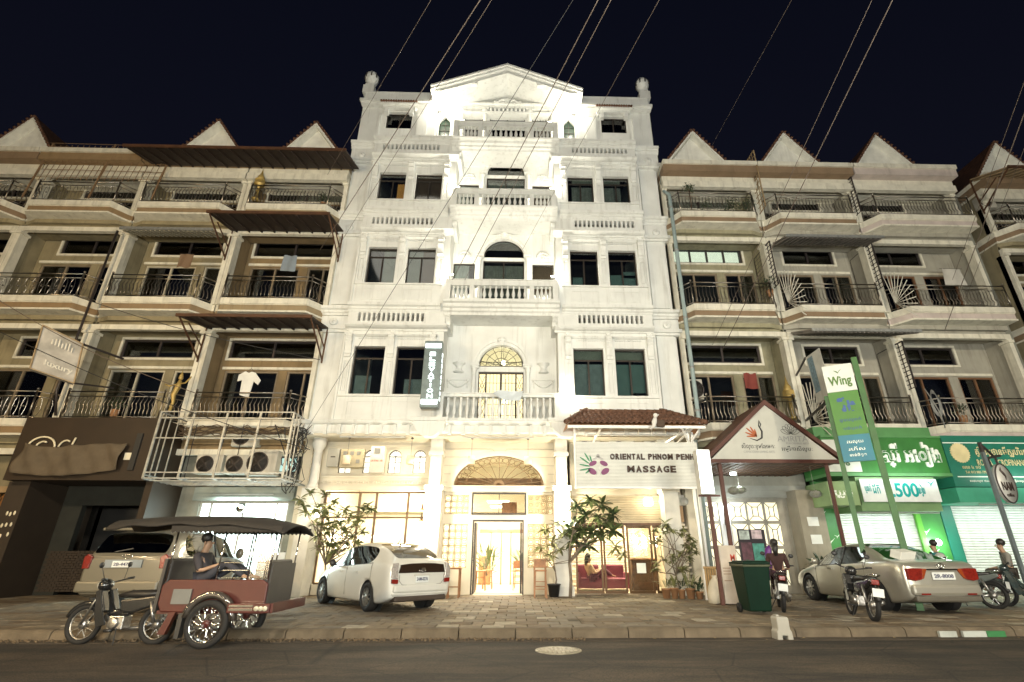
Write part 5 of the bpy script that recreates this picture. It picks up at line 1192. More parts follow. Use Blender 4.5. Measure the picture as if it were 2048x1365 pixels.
# tall green pylon sign on two posts (slightly turned)
wg = thing('pylon_sign', 'tall narrow green and white pylon sign on two green posts before the green shop', 'sign', (8.95, -4, 0))
gpst = M('pylon_green', (.05, .14, .035), .5, var=.2); fgn = M('pylon_face_green', (.075, .22, .03), .5, var=.1)
aw_ = R(-30); ax = Vector((math.cos(aw_), math.sin(aw_), 0)); nrm = Vector((math.sin(aw_), -math.cos(aw_), 0)); O_ = Vector((8.68, -3.85, 0)); WW = .72
def pbox(par, u0, u1, z0, z1, d0, d1, m, name, top=0.):
    b = MB(); P = lambda u, d, z: O_ + ax * u + nrm * d + Vector((0, 0, z))
    b.add([P(u0, d0, z0), P(u1, d0, z0), P(u1, d1, z0), P(u0, d1, z0), P(u0, d0, z1 - top), P(u1, d0, z1), P(u1, d1, z1), P(u0, d1, z1 - top)], [(0, 3, 2, 1), (4, 5, 6, 7), (0, 1, 5, 4), (1, 2, 6, 5), (2, 3, 7, 6), (3, 0, 4, 7)]); return b.build(name, m, par)
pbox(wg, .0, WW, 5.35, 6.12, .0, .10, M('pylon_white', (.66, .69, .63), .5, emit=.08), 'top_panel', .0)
pbox(wg, .0, WW, 4.15, 5.345, .0, .08, fgn, 'green_panel'); pbox(wg, .0, WW, 3.45, 4.145, .0, .09, M('pylon_teal', (.03, .19, .26), .5), 'teal_panel')
pbox(wg, -.10, .02, 0, 5.3, -.10, -.01, gpst, 'post'); pbox(wg, WW + .04, WW + .18, 0, 6.3, -.10, .02, gpst, 'post')
PA = (tuple(ax), (0, 0, 1))
def pt(u, z, d=.105): return O_ + ax * u + nrm * d + Vector((0, 0, z))
wgi = M('wing_ink', (.10, .20, .04), .5)
text('Wing', wgi, wg, pt(.36, 5.62), .55, .34, PA, .008, .03); b = MB(); b.prism([(-.10, .04), (-.03, .015), (0, -.03), (.1, .07), (.02, .01), (0, -.06)][::-1], -.004, .004)
b.xf(Matrix.Translation(pt(.36, 5.92)) @ Matrix.Rotation(aw_, 4, 'Z')); b.build('swallow', wgi, wg)
blu = M('blue_ink', (.04, .10, .30), .5); text('វីង', blu, wg, pt(.38, 4.98, .085), .42, .40, PA, .008, .03); text('ផ្ទេរប្រាក់', blu, wg, pt(.38, 4.55, .085), .5, .12, PA, .008); text('បង់ប្រាក់', blu, wg, pt(.38, 4.32, .085), .42, .11, PA, .008)
for k, s in enumerate(('វេរលុយ', 'រហ័ស', 'ទាន់ចិត្ត')): text(s, whl, wg, pt(.36, 3.95 - k * .17, .095), .38, .10, PA, .008, .01)
# side sign projecting from the balcony: grey board with blue strip
ps = thing('projecting_sign', 'slanting grey white sign with a faded blue strip fixed to the balcony above the pylon', 'sign', (8.9, -1.5, 6.2))
b = MB(); q0 = [W3(1635, 808, -1.3), W3(1664, 790, -2.3), W3(1638, 696, -2.3), W3(1611, 716, -1.3)]; N_ = Vector((.05, .05, 0)); b.add([Vector(p) for p in q0] + [Vector(p) + N_ for p in q0], [(0, 1, 2, 3), (7, 6, 5, 4), (0, 4, 5, 1), (1, 5, 6, 2), (2, 6, 7, 3), (3, 7, 4, 0)]); b.build('board', M('old_sign_white', (.60, .60, .55), .6, dirt=.3), ps)
b = MB(); I = [Vector(q0[0]) * (1 - u) * (1 - v) + Vector(q0[1]) * u * (1 - v) + Vector(q0[2]) * u * v + Vector(q0[3]) * (1 - u) * v - N_ * .1 + Vector((-.004, -.004, 0)) for u, v in ((.08, .2), (.45, .2), (.45, .95), (.08, .95))]; b.add(I, [(0, 1, 2, 3)]); b.build('blue_strip', M('faded_blue', (.20, .30, .36), .6, var=.4, vs=12), ps)
b = MB(); b.bar((10.3, .2, 7.3), q0[3], .05); b.build('bracket', dsteel, ps); b = MB(); b.bar((10.3, .2, 5.6), Vector(q0[1]) - Vector((0, 0, .05)), .06); b.build('bracket', dsteel, ps)
# oval coffee sign on its post
oc = thing('oval_cafe_sign', 'grey oval hanging sign with a steam swirl on a dark post at the right', 'sign', (12.4, -4, 0))
gst = M('blue_grey_post', (.16, .19, .20), .4, .4)
b = MB(); b.bar((12.42, -4, 3.72), (12.38, -4, 0), .08); b.build('post', gst, oc)
b = MB(); b.bar((12.42, -4, 3.55), (13.25, -3.6, 3.70), .06); b.bar((12.42, -4, 3.95), (12.95, -3.75, 3.62), .045); b.bar((12.42, -4, 3.3), (12.42, -4, 3.98), .07); b.bar((12.6, -3.9, 3.58), (12.62, -3.9, 3.35), .04); b.bar((12.95, -3.75, 3.62), (12.97, -3.75, 3.35), .04); b.build('bracket', dsteel, oc)
b = MB(); oc_c = Vector((12.86, -3.85, 2.93)); b.lathe([(1, -.5), (1, .5), (0, .5)], (0, 0, 0), 36, 'y'); b.xf(Matrix.Translation(oc_c) @ Matrix.Rotation(R(18), 4, 'Z') @ Matrix.Diagonal((.35, .09, .50, 1))); b.build('oval_board', M('oval_grey', (.55, .55, .52), .5, .2), oc)
b = MB(); b.tube([oc_c + Vector((math.cos(R(18)) * .35 * math.cos(t), math.sin(R(18)) * .35 * math.cos(t), .50 * math.sin(t))) + Vector((.015, -.045, 0)) for t in [2 * PI * k / 36 for k in range(36)]], .018, 5, True); b.build('oval_rim', dsteel, oc)
OA = ((math.cos(R(18)), math.sin(R(18)), 0), (0, 0, 1)); on = Vector((.016, -.052, 0))
text('NAM', M('brown_ink', (.05, .035, .03), .5), oc, oc_c + on + Vector((0, 0, -.08)), .44, .22, OA, .01, .02); text('coffee', M('brown_ink', (.05, .035, .03)), oc, oc_c + on + Vector((0, 0, -.30)), .28, .09, OA, .01, .01)
b = MB(); b.tube([oc_c + on + Vector((dx, dx * .3, dz)) for dx, dz in ((-.03, .42), (-.08, .33), (.0, .24), (.05, .17), (.03, .08))], [.003, .028, .034, .02, .003], 6); b.build('steam_swirl', M('brown_ink', (.05, .035, .03)), oc)
# vertical ELEVATION light sign
el = thing('vertical_light_sign', 'tall vertical box sign with glowing letters ELEVATION on the hotel front', 'sign', (-2.9, -.7, 5.6))
ex0, ex1, ez0, ez1 = -3.30, -2.68, 5.72, 8.12
b = MB(); b.box(ex0, ex1, -.80, -.50, ez0, ez1); b.build('casing', M('sign_steel_face', (.22, .27, .27), .35, .5, var=.15, vs=6), el, bevel=.015)
ltm = M('glow_letter', (.9, 1, 1), .4, emit=3.0, ecol=(.85, 1, .98), var=0, bump=0)
for i, c in enumerate('ELEVATION'): text(c, ltm, el, (-2.99, -.815, 7.62 - i * .190), .20 if c != 'I' else .04, .135, A_, .02, .03, 'letter')
for z in (7.93, 5.90): b = MB(); b.box(ex0 + .04, ex1 - .04, -.83, -.802, z - .08, z + .08); b.build('lit_panel', M('glow_panel', (.9, 1, 1), .4, emit=3.0, ecol=(.88, 1, .98), var=0, bump=0), el)
for i, c in enumerate('ELEVATION'): text(c, ltm, el, (-2.672, -.65, 7.62 - i * .198), .13 if c != 'I' else .03, .125, ((0, 1, 0), (0, 0, 1)), .01, .03, 'letter')
for z in (6.2, 7.6): b = MB(); b.bar((-3.0, -.5, z), (-3.0, .02, z), .05); b.build('bracket', galv, el)
lamp(el, 'AREA', (-3.0, -1.0, 6.9), 10, (.85, 1, .98), .5, rot=(-PI / 2, 0, 0), sy=2.0)
# luxury sign, angled box on the left
lx = thing('projecting_box_sign', 'angled grey box sign reading luxury, projecting over the left balcony', 'sign', (-15.3, -1.2, 6.3))
b = MB(); P4 = [W3(60, 737, -2.0), W3(148, 767, -1.1), W3(166, 689, -1.1), W3(86, 651, -2.0)]
tn = Vector((-.18, .18, 0)); b.add([Vector(p) for p in P4] + [Vector(p) + tn for p in P4], [(0, 1, 2, 3), (7, 6, 5, 4), (0, 4, 5, 1), (1, 5, 6, 2), (2, 6, 7, 3), (3, 7, 4, 0)]); b.build('box', M('sign_grey_lit', (.50, .47, .42), .6, var=.45, vs=1.8), lx)
b = MB()
for k in range(4):
    p, q = Vector(P4[k]), Vector(P4[(k + 1) % 4]); b.bar(p + Vector((.01, -.01, 0)), q + Vector((.01, -.01, 0)), .035)
b.build('frame', M('tan_frame2', (.40, .30, .18), .5), lx)
PV = [Vector(p) for p in P4]; LA = (tuple((PV[1] - PV[0]).normalized()), tuple((PV[3] - PV[0]).normalized())); PN = (PV[1] - PV[0]).cross(PV[3] - PV[0]).normalized() * .02
def PQ(u, v): return PV[0] * (1 - u) * (1 - v) + PV[1] * u * (1 - v) + PV[2] * u * v + PV[3] * (1 - u) * v + PN
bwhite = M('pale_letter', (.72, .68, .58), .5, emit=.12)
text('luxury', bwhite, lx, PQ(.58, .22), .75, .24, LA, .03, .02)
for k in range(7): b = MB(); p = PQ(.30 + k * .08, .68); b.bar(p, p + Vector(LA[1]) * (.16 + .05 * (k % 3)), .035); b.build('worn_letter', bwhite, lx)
b = MB(); b.bar(PV[2], (-14.3, .2, 7.7), .06); b.build('bracket', dsteel, lx); b = MB(); b.bar(PV[1], (-14.3, .2, 6.6), .05); b.build('bracket', dsteel, lx)
# flat brown awnings on the left shophouses
def awning(name, label, x0, x1, y0, z0, y1, z1, m, trim, braces=True, ribs=12):
    t = thing(name, label, 'awning', ((x0 + x1) / 2, y0, z0))
    b = MB(); b.add([(x0, y0, z0), (x1, y0, z0), (x1, y1, z1), (x0, y1, z1), (x0, y0, z0 + .05), (x1, y0, z0 + .05), (x1, y1, z1 + .05), (x0, y1, z1 + .05)], [(0, 3, 2, 1), (4, 5, 6, 7), (0, 1, 5, 4), (1, 2, 6, 5), (2, 3, 7, 6), (3, 0, 4, 7)]); b.build('sheet', m, t)
    b = MB(); b.bar((x0 - .02, y0 - .03, z0 + .02), (x1 + .02, y0 - .03, z0 + .02), .06, .11); b.build('edge_beam', trim, t)
    for i in range(ribs):
        x = x0 + (x1 - x0) * (i + .5) / ribs; b = MB(); b.bar((x, y0, z0 - .04), (x, y1, z1 - .04), .045, .06); b.build('rafter', m, t)
    if braces:
        for x in (x0 + .05, x1 - .05):
            b = MB(); b.bar((x, y0 + .05, z0), (x, .25, z0 - 1.0), .04, .05); b.bar((x, .25, z1), (x, .22, z0 - 1.1), .045); b.bar((x, y0 + .6, z0 + .0), (x, .25, z0 - .5), .035); b.build('brace', trim, t)
    return t
brm = M('brown_awning', (.028, .015, .009), .7, var=.3, vs=5); brt = M('copper_brown_trim', (.085, .038, .018), .6, var=.3)
awning('brown_awning', 'brown awning on braces over the second balcony left of the hotel', -11.72, -7.15, -1.35, 8.72, .22, 8.98, brm, brt, ribs=9)
awning('brown_awning', 'brown awning on braces over the third balcony left of the hotel', -11.75, -7.2, -1.35, 13.02, .22, 13.3, brm, brt, ribs=9)
awning('brown_awning', 'wide dark awning with orange trim under the roof of the two left shophouses', -15.6, -6.95, -1.55, 15.95, .0, 16.4, brm, brt, braces=False, ribs=18)
awning('grey_awning', 'grey ribbed awning leaning over the second balcony above the pylon sign', 10.45, 14.4, -1.1, 8.55, .2, 9.0, M('grey_corrugated', (.22, .20, .18), .7, var=.3), galv, braces=False, ribs=26)
awning('grey_awning', 'thin grey awning over the third balcony, second house right of the hotel', 10.5, 14.4, -.8, 12.75, .2, 13.05, M('grey_corrugated', (.2, .2, .2)), galv, braces=False, ribs=20)
awning('tan_awning', 'tan ribbed awning at the top of the far right shophouse', 20.1, 25, -1.4, 15.9, .2, 16.6, M('tan_corrugated', (.36, .26, .15), .7, var=.3), brt, braces=True, ribs=14)
awning('grey_awning', 'pale rolled awning hanging over the third balcony of the cream house left', -15.4, -11.9, -.6, 12.75, .1, 12.95, M('pale_canvas', (.42, .38, .28), .8), galv, braces=False, ribs=20)
# drain pipe on the right edge of the hotel
dp = thing('drain_pipe', 'blue grey drain pipe running down beside the hotel\'s right edge', 'pipe', (6.35, -.1, 0))
b = MB(); b.tube([(6.22, .3, 17.2), (6.22, .3, 15.8), (6.30, -.15, 15.2), (6.30, -.15, 5.5), (6.2, .2, 5.0), (6.2, .2, 0)], .075, 10); b.build('pipe', M('blue_grey_pipe', (.30, .38, .38), .6, dirt=.3), dp)
for z in (14.5, 12.4, 9.4, 7.4, 5.8): b = MB(); b.lathe([(.095, 0), (.095, .07)], (6.30, -.15, z), 10); b.build('pipe_joint', galv, dp)
dp2 = thing('drain_pipe', 'thin dark drain pipe between the two left shophouses', 'pipe', (-15.9, .1, 5)); b = MB(); b.tube([(-15.95, -.1, 13), (-15.95, -.1, 6.4), (-15.95, .2, 5.6)], .04, 8); b.build('pipe', dsteel, dp2)
# lattice screens between balconies at the right
def lattice_screen(label, x, z0, z1, y0=-.1, y1=1.3, m=dsteel, n=6):
    t = thing('lattice_screen', label, 'screen', (x, y0, z0)); b = MB()
    for i in range(n + 1): y = y0 + (y1 - y0) * i / n; b.bar((x, y, z0), (x, y, z1), .022)
    for i in range(2 * n): z = z0 + (z1 - z0) * i / (2 * n - 1); b.bar((x, y0, z), (x, y1, z), .022)
    b.build('grid', m, t); b = MB()
    for p, q in (((y0, z0), (y0, z1)), ((y0, z1), (y1, z1)), ((y1, z0), (y1, z1))): b.bar((x, p[0], p[1]), (x, q[0], q[1]), .04)
    b.build('frame', m, t)
lattice_screen('grid screen between the third balconies, just right of the cream house', 10.2, 11.0, 13.0); lattice_screen('grid screen between third balconies of the white houses', 14.45, 11.0, 13.0)
lattice_screen('grid screen between second balconies of the white houses', 14.45, 6.8, 8.6); lattice_screen('tan climbing trellis between the top balconies right of the hotel', 10.25, 14.6, 17.6, -.3, .9, M('tan_rust', (.34, .24, .13), .7)); lattice_screen('dark grid screen between the top balconies of the white houses', 14.45, 14.6, 16.4)
# spike fans
def spike_fan(label, x, z, y=-.3):
    t = thing('spike_fan', label, 'spike guard', (x, y, z), 'fan shaped spike guards between balconies')
    for k in range(13):
        a = R(-12 + k * 11.5); l = 1.35; b = MB(); c = .55
        b.tube([(x, y, z), (x + .25 * math.sin(a) * l, y - .35 * math.cos(a * .9) * 0 - .62 * math.sin(a), z + l * math.cos(a))], [.012, .018], 5); b.build('spike', M('white_spike', (.62, .60, .52), .5), t)
spike_fan('fan of white spikes between third balconies of the cream and white houses', 10.3, 10.1); spike_fan('fan of white spikes between third balconies of the white houses', 14.5, 10.1); spike_fan('fan of white spikes beside the slanting sign on the second balcony', 10.3, 5.5)
# top-left roof cage
rc = thing('rooftop_cage', 'rusty wire cage enclosing the top balcony of the third house left', 'cage', (-18, -.2, 14.3))
b = MB(); rst = M('rust_steel', (.24, .15, .08), .8)
for i in range(22): x = -20 + i * .24; b.bar((x, -.25, 15.3), (x + .1, -.1, 17.3), .016)
for z in (15.5, 15.9, 16.3, 16.7, 17.1, 17.3): b.bar((-20, -.22, z), (-14.9, -.15, z), .016)
b.build('wire_grid', rst, rc, kind='stuff')
for x in (-20, -17.4, -14.9): b = MB(); b.bar((x, -.3, 14.4), (x, -.1, 17.4), .05); b.build('frame_post', rst, rc)
# pendants under the soffit and ceiling downlights
for i, x in enumerate((-5.05, -2.93, -.89, 1.02)):
    xx = XC + x + .0
    t = thing('pendant_lamp', ['pendant lamp hanging at the left before the small arched windows', 'pendant lamp beside the fourth small arched window', 'pendant lamp left of the fan shaped grille', 'pendant lamp right of the fan shaped grille'][i], 'lamp', (xx, 0, 4.0), 'pendant lamps under the hotel overhang')
    b = MB(); b.lathe([(.13, 0), (.13, .27), (.12, .27), (.12, 0)], (xx, 0, 3.97), 18); b.build('lamp_shade', M('pendant_shade', (.72, .60, .42), .7, emit=.25, ecol=(1, .8, .5)), t)
    b = MB(); b.tube([(xx, 0, 4.24), (xx, 0, 4.86)], .006, 4); b.lathe([(.05, 4.82), (.03, 4.86)], (xx, 0, 0), 8); b.build('cord', dsteel, t)
# power meters
pm = thing('electric_meter_box', 'beige meter box with four small dials and tangled cables', 'meter box', (-5.6, .2, 3.9)); bx_m = M('meter_beige', (.42, .36, .24), .6, dirt=.3)
b = MB(); b.box(-5.98, -5.20, .10, .3, 3.87, 4.48); b.build('box', bx_m, pm, bevel=.01)
for (x, z) in ((-5.83, 4.34), (-5.60, 4.34), (-5.38, 4.34), (-5.38, 4.07)): b = MB(); b.box(x - .06, x + .06, .085, .1, z - .06, z + .06); b.build('meter_dial', M('dial_grey', (.2, .2, .19), .3), pm)
pm = thing('grey_junction_box', 'plain grey junction box at the hotel\'s upper left ground corner', 'electric box', (-6.2, .2, 3.9)); b = MB(); b.box(-6.42, -6.03, .10, .3, 3.90, 4.50); b.build('box', M('box_grey', (.34, .33, .29), .6), pm, bevel=.01); b = MB(); b.box(-6.3, -6.15, .09, .1, 4.2, 4.24); b.build('latch', dsteel, pm)
pm = thing('white_electric_cabinet', 'white electric cabinet with red lettering and a small meter window', 'electric cabinet', (-4.75, .2, 3.7)); b = MB(); b.box(-4.98, -4.52, .10, .3, 3.70, 4.58); b.build('box', M('cabinet_white', (.62, .58, .50), .6), pm, bevel=.01)
b = MB(); b.box(-4.86, -4.66, .085, .1, 4.33, 4.52); b.build('meter_window', M('dial_grey', (.2, .2, .2)), pm); text('LA STAR 168', M('red_ink', (.5, .06, .03), .6), pm, (-4.75, .09, 4.10), .40, .06, A_, .006, .01)
# small things on the balconies
def shrine(label, x, y, z, s=1.):
    t = thing('spirit_shrine', label, 'shrine', (x, y, z)); gm = M('gold_figure', (.50, .36, .12), .5, .4, var=.2)
    b = MB(); b.lathe([(.16, 0), (.16, .06), (.05, .10), (.05, .7), (.2, .78), (.2, .84)], (x, y, z), 10); b.build('pedestal', gm, t)
    b = MB(); b.box(x - .14, x + .14, y - .14, y + .14, z + .84, z + 1.02); b.lathe([(.2, 1.02), (.12, 1.12), (.14, 1.16), (.07, 1.28), (.04, 1.4), (.01, 1.6)], (x, y, z), 8); b.build('shrine_house', gm, t)
shrine('golden spirit shrine on the second balcony of the cream house right', 9.75, .0, 5.6); shrine('pale golden shrine on the top balcony of the house left of the hotel', -10.9, -.1, 14.6)
ds = thing('dancer_statue', 'golden dancing figure statue on the rail between the left balconies', 'statue', (-11.75, -.35, 6.0)); b = MB(); gm = M('gold_figure', (.5, .36, .12))
b.tube([(-11.75, -.35, 5.6), (-11.72, -.35, 5.95), (-11.78, -.35, 6.2), (-11.70, -.35, 6.5), (-11.68, -.35, 6.72)], [.05, .05, .08, .09, .05], 8); b.sphere((-11.67, -.37, 6.80), .075, 8, 6); b.lathe([(.07, 6.84), (.05, 6.92), (.02, 7.0), (.005, 7.1)], (-11.67, -.37, 0), 8)
b.tube([(-11.72, -.35, 6.6), (-11.95, -.4, 6.5), (-12.1, -.42, 6.55)], .025, 6); b.tube([(-11.68, -.35, 6.6), (-11.45, -.4, 6.62), (-11.3, -.4, 6.85)], .025, 6); b.build('figure', gm, ds)
ss = thing('hanging_shirt', 'white shirt hung above the railing of the second balcony left of the hotel', 'shirt', (-9.65, .1, 6.4)); b = MB()
for s_ in (-1,): pass
b.prism([(-9.82, 6.35), (-9.48, 6.25), (-9.42, 6.85), (-9.25, 6.72), (-9.18, 6.9), (-9.42, 7.18), (-9.56, 7.22), (-9.66, 7.17), (-9.78, 7.24), (-10.0, 7.10), (-10.0, 6.85), (-9.84, 6.9)], .08, .13); b.build('shirt', M('white_shirt', (.78, .78, .74), .9, bump=.4, bs=8), ss, bevel=.02)
b = MB(); b.tube([(-9.75, .1, 7.2), (-9.6, .1, 7.34), (-9.45, .1, 7.2)], .008, 4); b.tube([(-9.6, .1, 7.34), (-9.6, .1, 7.6)], .006, 4); b.build('hanger', dsteel, ss)
fc = MB(); 
for j in range(9):
    for i in range(9):
        u, v = i / 8, j / 8; fc.v.append((-.78 + .95 * u - .1 * v, -.42 - .05 * math.sin(6 * u + 3 * v) + (.0 if v > .4 else .0), 6.42 - .42 * v * (.25 + u * (1.6 - u)) + .015 * math.sin(9 * u)))
for j in range(8):
    for i in range(8): a = j * 9 + i; fc.f.append((a + 9, a + 10, a + 1, a)); fc.sm.append(True); fc.mi.append(0)
tag(fc.build('draped_cloth', M('pale_blue_cloth', (.62, .68, .72), .9, bump=.4, bs=10)), 'pale blue cloth draped over the balustrade below the arched door', 'cloth')
bt = thing('balcony_plants', 'leafy potted plants along the top balcony right of the hotel', 'plant', (7, 0, 14.4)); b = MB(); rr_ = random.Random(12)
for (cx, cz, n, r) in ((7.2, 15.6, 90, .28), (8.9, 14.75, 160, .4), (9.6, 14.8, 120, .35), (7.8, 14.7, 60, .25)):
    for k in range(n):
        d = Vector((rr_.gauss(0, 1), rr_.gauss(0, .6), rr_.gauss(0, 1))).normalized(); p = Vector((cx, -.1, cz)) + d * r * rr_.uniform(.2, 1); q = p + Vector((rr_.uniform(-.1, .1), rr_.uniform(-.05, .05), rr_.uniform(-.02, .12))); w = Vector((rr_.uniform(-.04, .04), .02, rr_.uniform(-.04, .04))); b.add([p - w, q, p + w], [(0, 1, 2)])
b.build('foliage', M('dark_leaf', (.05, .07, .035), .7), bt)
b = MB(); b.tube([(7.2, -.1, 14.5), (7.2, -.1, 15.5)], .02, 5); b.build('stem', wood_d, bt)
# satellite-like notice, black figure sculpture
# overhead cables -----------------------------------------------------------------
cab = M('cable_pale', (.13, .10, .08), .7, var=0, bump=0); cabd = M('cable_dark', (.03, .03, .03), .7, var=0, bump=0)
cid = [0]
def cable(p0, p1, sag, r, m, label, name='overhead_cable', grp='overhead power cables'):
    P = [Vector(p0).lerp(Vector(p1), t / 16) - Vector((0, 0, sag * math.sin(PI * t / 16))) for t in range(17)]
    b = MB(); b.tube(P, r, 5); o = b.build(name, m); tag(o, label, 'cable', grp); return o
for i, (a, c, d, e, pale, r, lab) in enumerate((
    (880, -30, 655, 350, 1, .012, 'faint cable crossing the sky to the upper left corner of the hotel'),
    (980, -30, 640, 500, 1, .022, 'pale cable running from the top of the frame over the hotel\'s left roof corner'),
    (1002, -30, 660, 520, 1, .012, 'thin cable just right of the pale one over the left roof corner'),
    (1212, -30, 905, 560, 1, .022, 'pale cable crossing the sky right of the pediment apex'),
    (1238, -30, 930, 560, 1, .018, 'second pale cable of the pair right of the pediment'),
    (1165, -30, 613, 860, 0, .012, 'dark cable slanting across the whole hotel front to its lower left corner'),
    (1335, -30, 1045, 500, 1, .010, 'thin cable ending over the right half of the pediment'),
    (1600, -30, 1425, 290, 1, .010, 'thin bluish cable down to the first gable right of the hotel'),
    (1758, -30, 1425, 690, 1, .014, 'left one of the bright cable pair falling across the right shophouses'),
    (1800, -30, 1445, 700, 1, .022, 'thicker one of the bright cable pair falling across the right shophouses'),
    (2090, 50, 1905, 560, 1, .014, 'left cable of the bundle at the right edge of the frame'),
    (2110, 60, 1890, 660, 1, .022, 'thick cable of the bundle at the right edge of the frame'),
    (2130, 90, 1930, 600, 1, .012, 'thin outer cable of the bundle at the right edge'))):
    cable(W3(a, c, -11), W3(d, e, -1.6), .0, r * .5, cab if pale else cabd, lab)
for i, (a, c, d, e, lab) in enumerate(((-20, 590, 400, 790, 'thin cable sagging in front of the left balconies below the luxury sign'), (-20, 655, 620, 900, 'long thin cable from the left edge to the corner of the hotel'), (60, 560, 640, 720, 'thin cable sagging across the two left shophouses'))):
    cable(W3(a, c, -2.2), W3(d, e, -1.5), .25, .012, cabd if i else cab, lab)
ct_ = MB(); rr_ = random.Random(21)      # cable tangle on the hotel's lower left corner
for k in range(22):
    x0 = -7.3 + rr_.uniform(-.25, .25); P = [(x0 + rr_.uniform(-.25, .3), -.5 + rr_.uniform(-.15, .25), 5.1 - j * .32 + rr_.uniform(-.1, .1)) for j in range(rr_.randint(4, 8))]
    Q = []
    for a, c in zip(P, P[1:]): Q += [Vector(a), (Vector(a) + Vector(c)) / 2 + Vector((rr_.uniform(-.08, .08), 0, rr_.uniform(-.1, .0)))]
    ct_.tube(Q, rr_.uniform(.008, .018), 5)
for k in range(5): ct_.tube([(-7.2 + .22 * math.cos(a), -.5, 4.85 + .22 * math.sin(a)) for a in [2 * PI * j / 14 for j in range(14)]], .012 + k * .002, 5, True)
tag(ct_.build('cable_tangle', M('cable_dark', (0, 0, 0))), 'tangle of black cables at the hotel\'s lower left corner', 'cables', kind='stuff')
ct_ = MB()
for k in range(9):
    y = -.1 + rr_.uniform(-.05, .05); P = [(-11.2 + (3.9) * t + 0, -.45 + rr_.uniform(-.05, .05), 5.05 - rr_.uniform(.0, .16) - .12 * math.sin(t * 9 + k)) for t in [j / 16 for j in range(17)]]
    ct_.tube(P, .014, 5)
tag(ct_.build('cable_bundle', M('cable_brown', (.10, .07, .045), .8)), 'bundle of brown cables strung behind the steel cage', 'cables', kind='stuff')
ct_ = MB()
for k in range(5):
    P = [(14.5 + .18 * math.cos(a) * (1 - .1 * k) + .1, -.55, 6.0 + .42 * math.sin(a) + .03 * k) for a in [2 * PI * j / 16 for j in range(16)]]; ct_.tube(P, .012, 5, True)
ct_.tube([(14.4, -.5, 6.6), (14.45, -.6, 6.2), (14.6, -.6, 5.7), (14.7, -.5, 5.2)], .02, 5)
tag(ct_.build('cable_coil', M('cable_grey', (.25, .25, .24), .7)), 'coiled grey cables on the rail between two right balconies', 'cables', kind='stuff')

# lived-in balconies
def garment(label, x, z, w, h, col, y=-.05):
    t = thing('hanging_garment', label, 'clothes', (x, y, z)); b = MB(); n = 8
    for j in range(n + 1):
        for i in range(n + 1):
            u, v = i / n, j / n; b.v.append((x + (u - .5) * w * (1 + .12 * v), y + .03 * math.sin(9 * u + 2 * v + x), z - v * h + .02 * math.sin(7 * u)))
    for j in range(n):
        for i in range(n): a = j * (n + 1) + i; b.f.append((a + n + 1, a + n + 2, a + 1, a)); b.sm.append(True); b.mi.append(0)
    b.build('cloth', M('cloth_%.2f_%.2f_%.2f' % col, col, .9, bump=.3), t); b = MB(); b.tube([(x - w * .6, y, z + .01), (x + w * .6, y, z + .01)], .008, 4); b.build('hanger_rod', dsteel, t)
garment('grey blue towel hung on the third balcony of the tan house', -9.0, 12.0, .5, .7, (.22, .26, .30)); garment('dark red cloth hung on the second balcony of the cream house right', 8.6, 7.4, .45, .6, (.22, .05, .04), .3); garment('pale sheet hung on the third balcony of the white and pink house', 17.9, 12.1, .8, .8, (.55, .53, .48), .4); garment('brown cloth hung on the third balcony of the second house left', -13.0, 12.0, .5, .6, (.20, .13, .08))
for (lab, x, z, s_, sd) in (('bushy potted plant on the third balcony of the cream house right', 9.9, 11.1, .3, 3), ('potted plant on the second balcony of the far right white house', 16.0, 6.0, .22, 4), ('potted plant behind the rail of the second balcony, cream house left', -13.9, 6.0, .22, 5), ('trailing plant on the top balcony of the tan house', -8.2, 14.9, .25, 6)):
    t = thing('balcony_plant', lab, 'plant', (x, .1, z - .3)); b = MB(); q = random.Random(sd)
    for k in range(120):
        d = Vector((q.gauss(0, 1), q.gauss(0, .7), q.gauss(.2, 1))).normalized(); p = Vector((x, .1, z)) + d * s_ * q.uniform(.1, 1); e = p + d * .1; w = Vector((q.uniform(-.03, .03), .02, q.uniform(-.03, .03))); b.add([p - w, e, p + w], [(0, 1, 2)])
    b.build('foliage', M('dark_leaf', (.05, .07, .035), .7), t); b = MB(); b.lathe([(.10, 0), (.14, .26)], (x, .1, z - s_ - .26), 12); b.build('pot', M('clay_pot', (.45, .24, .12), .8, var=.3, dirt=.3), t)
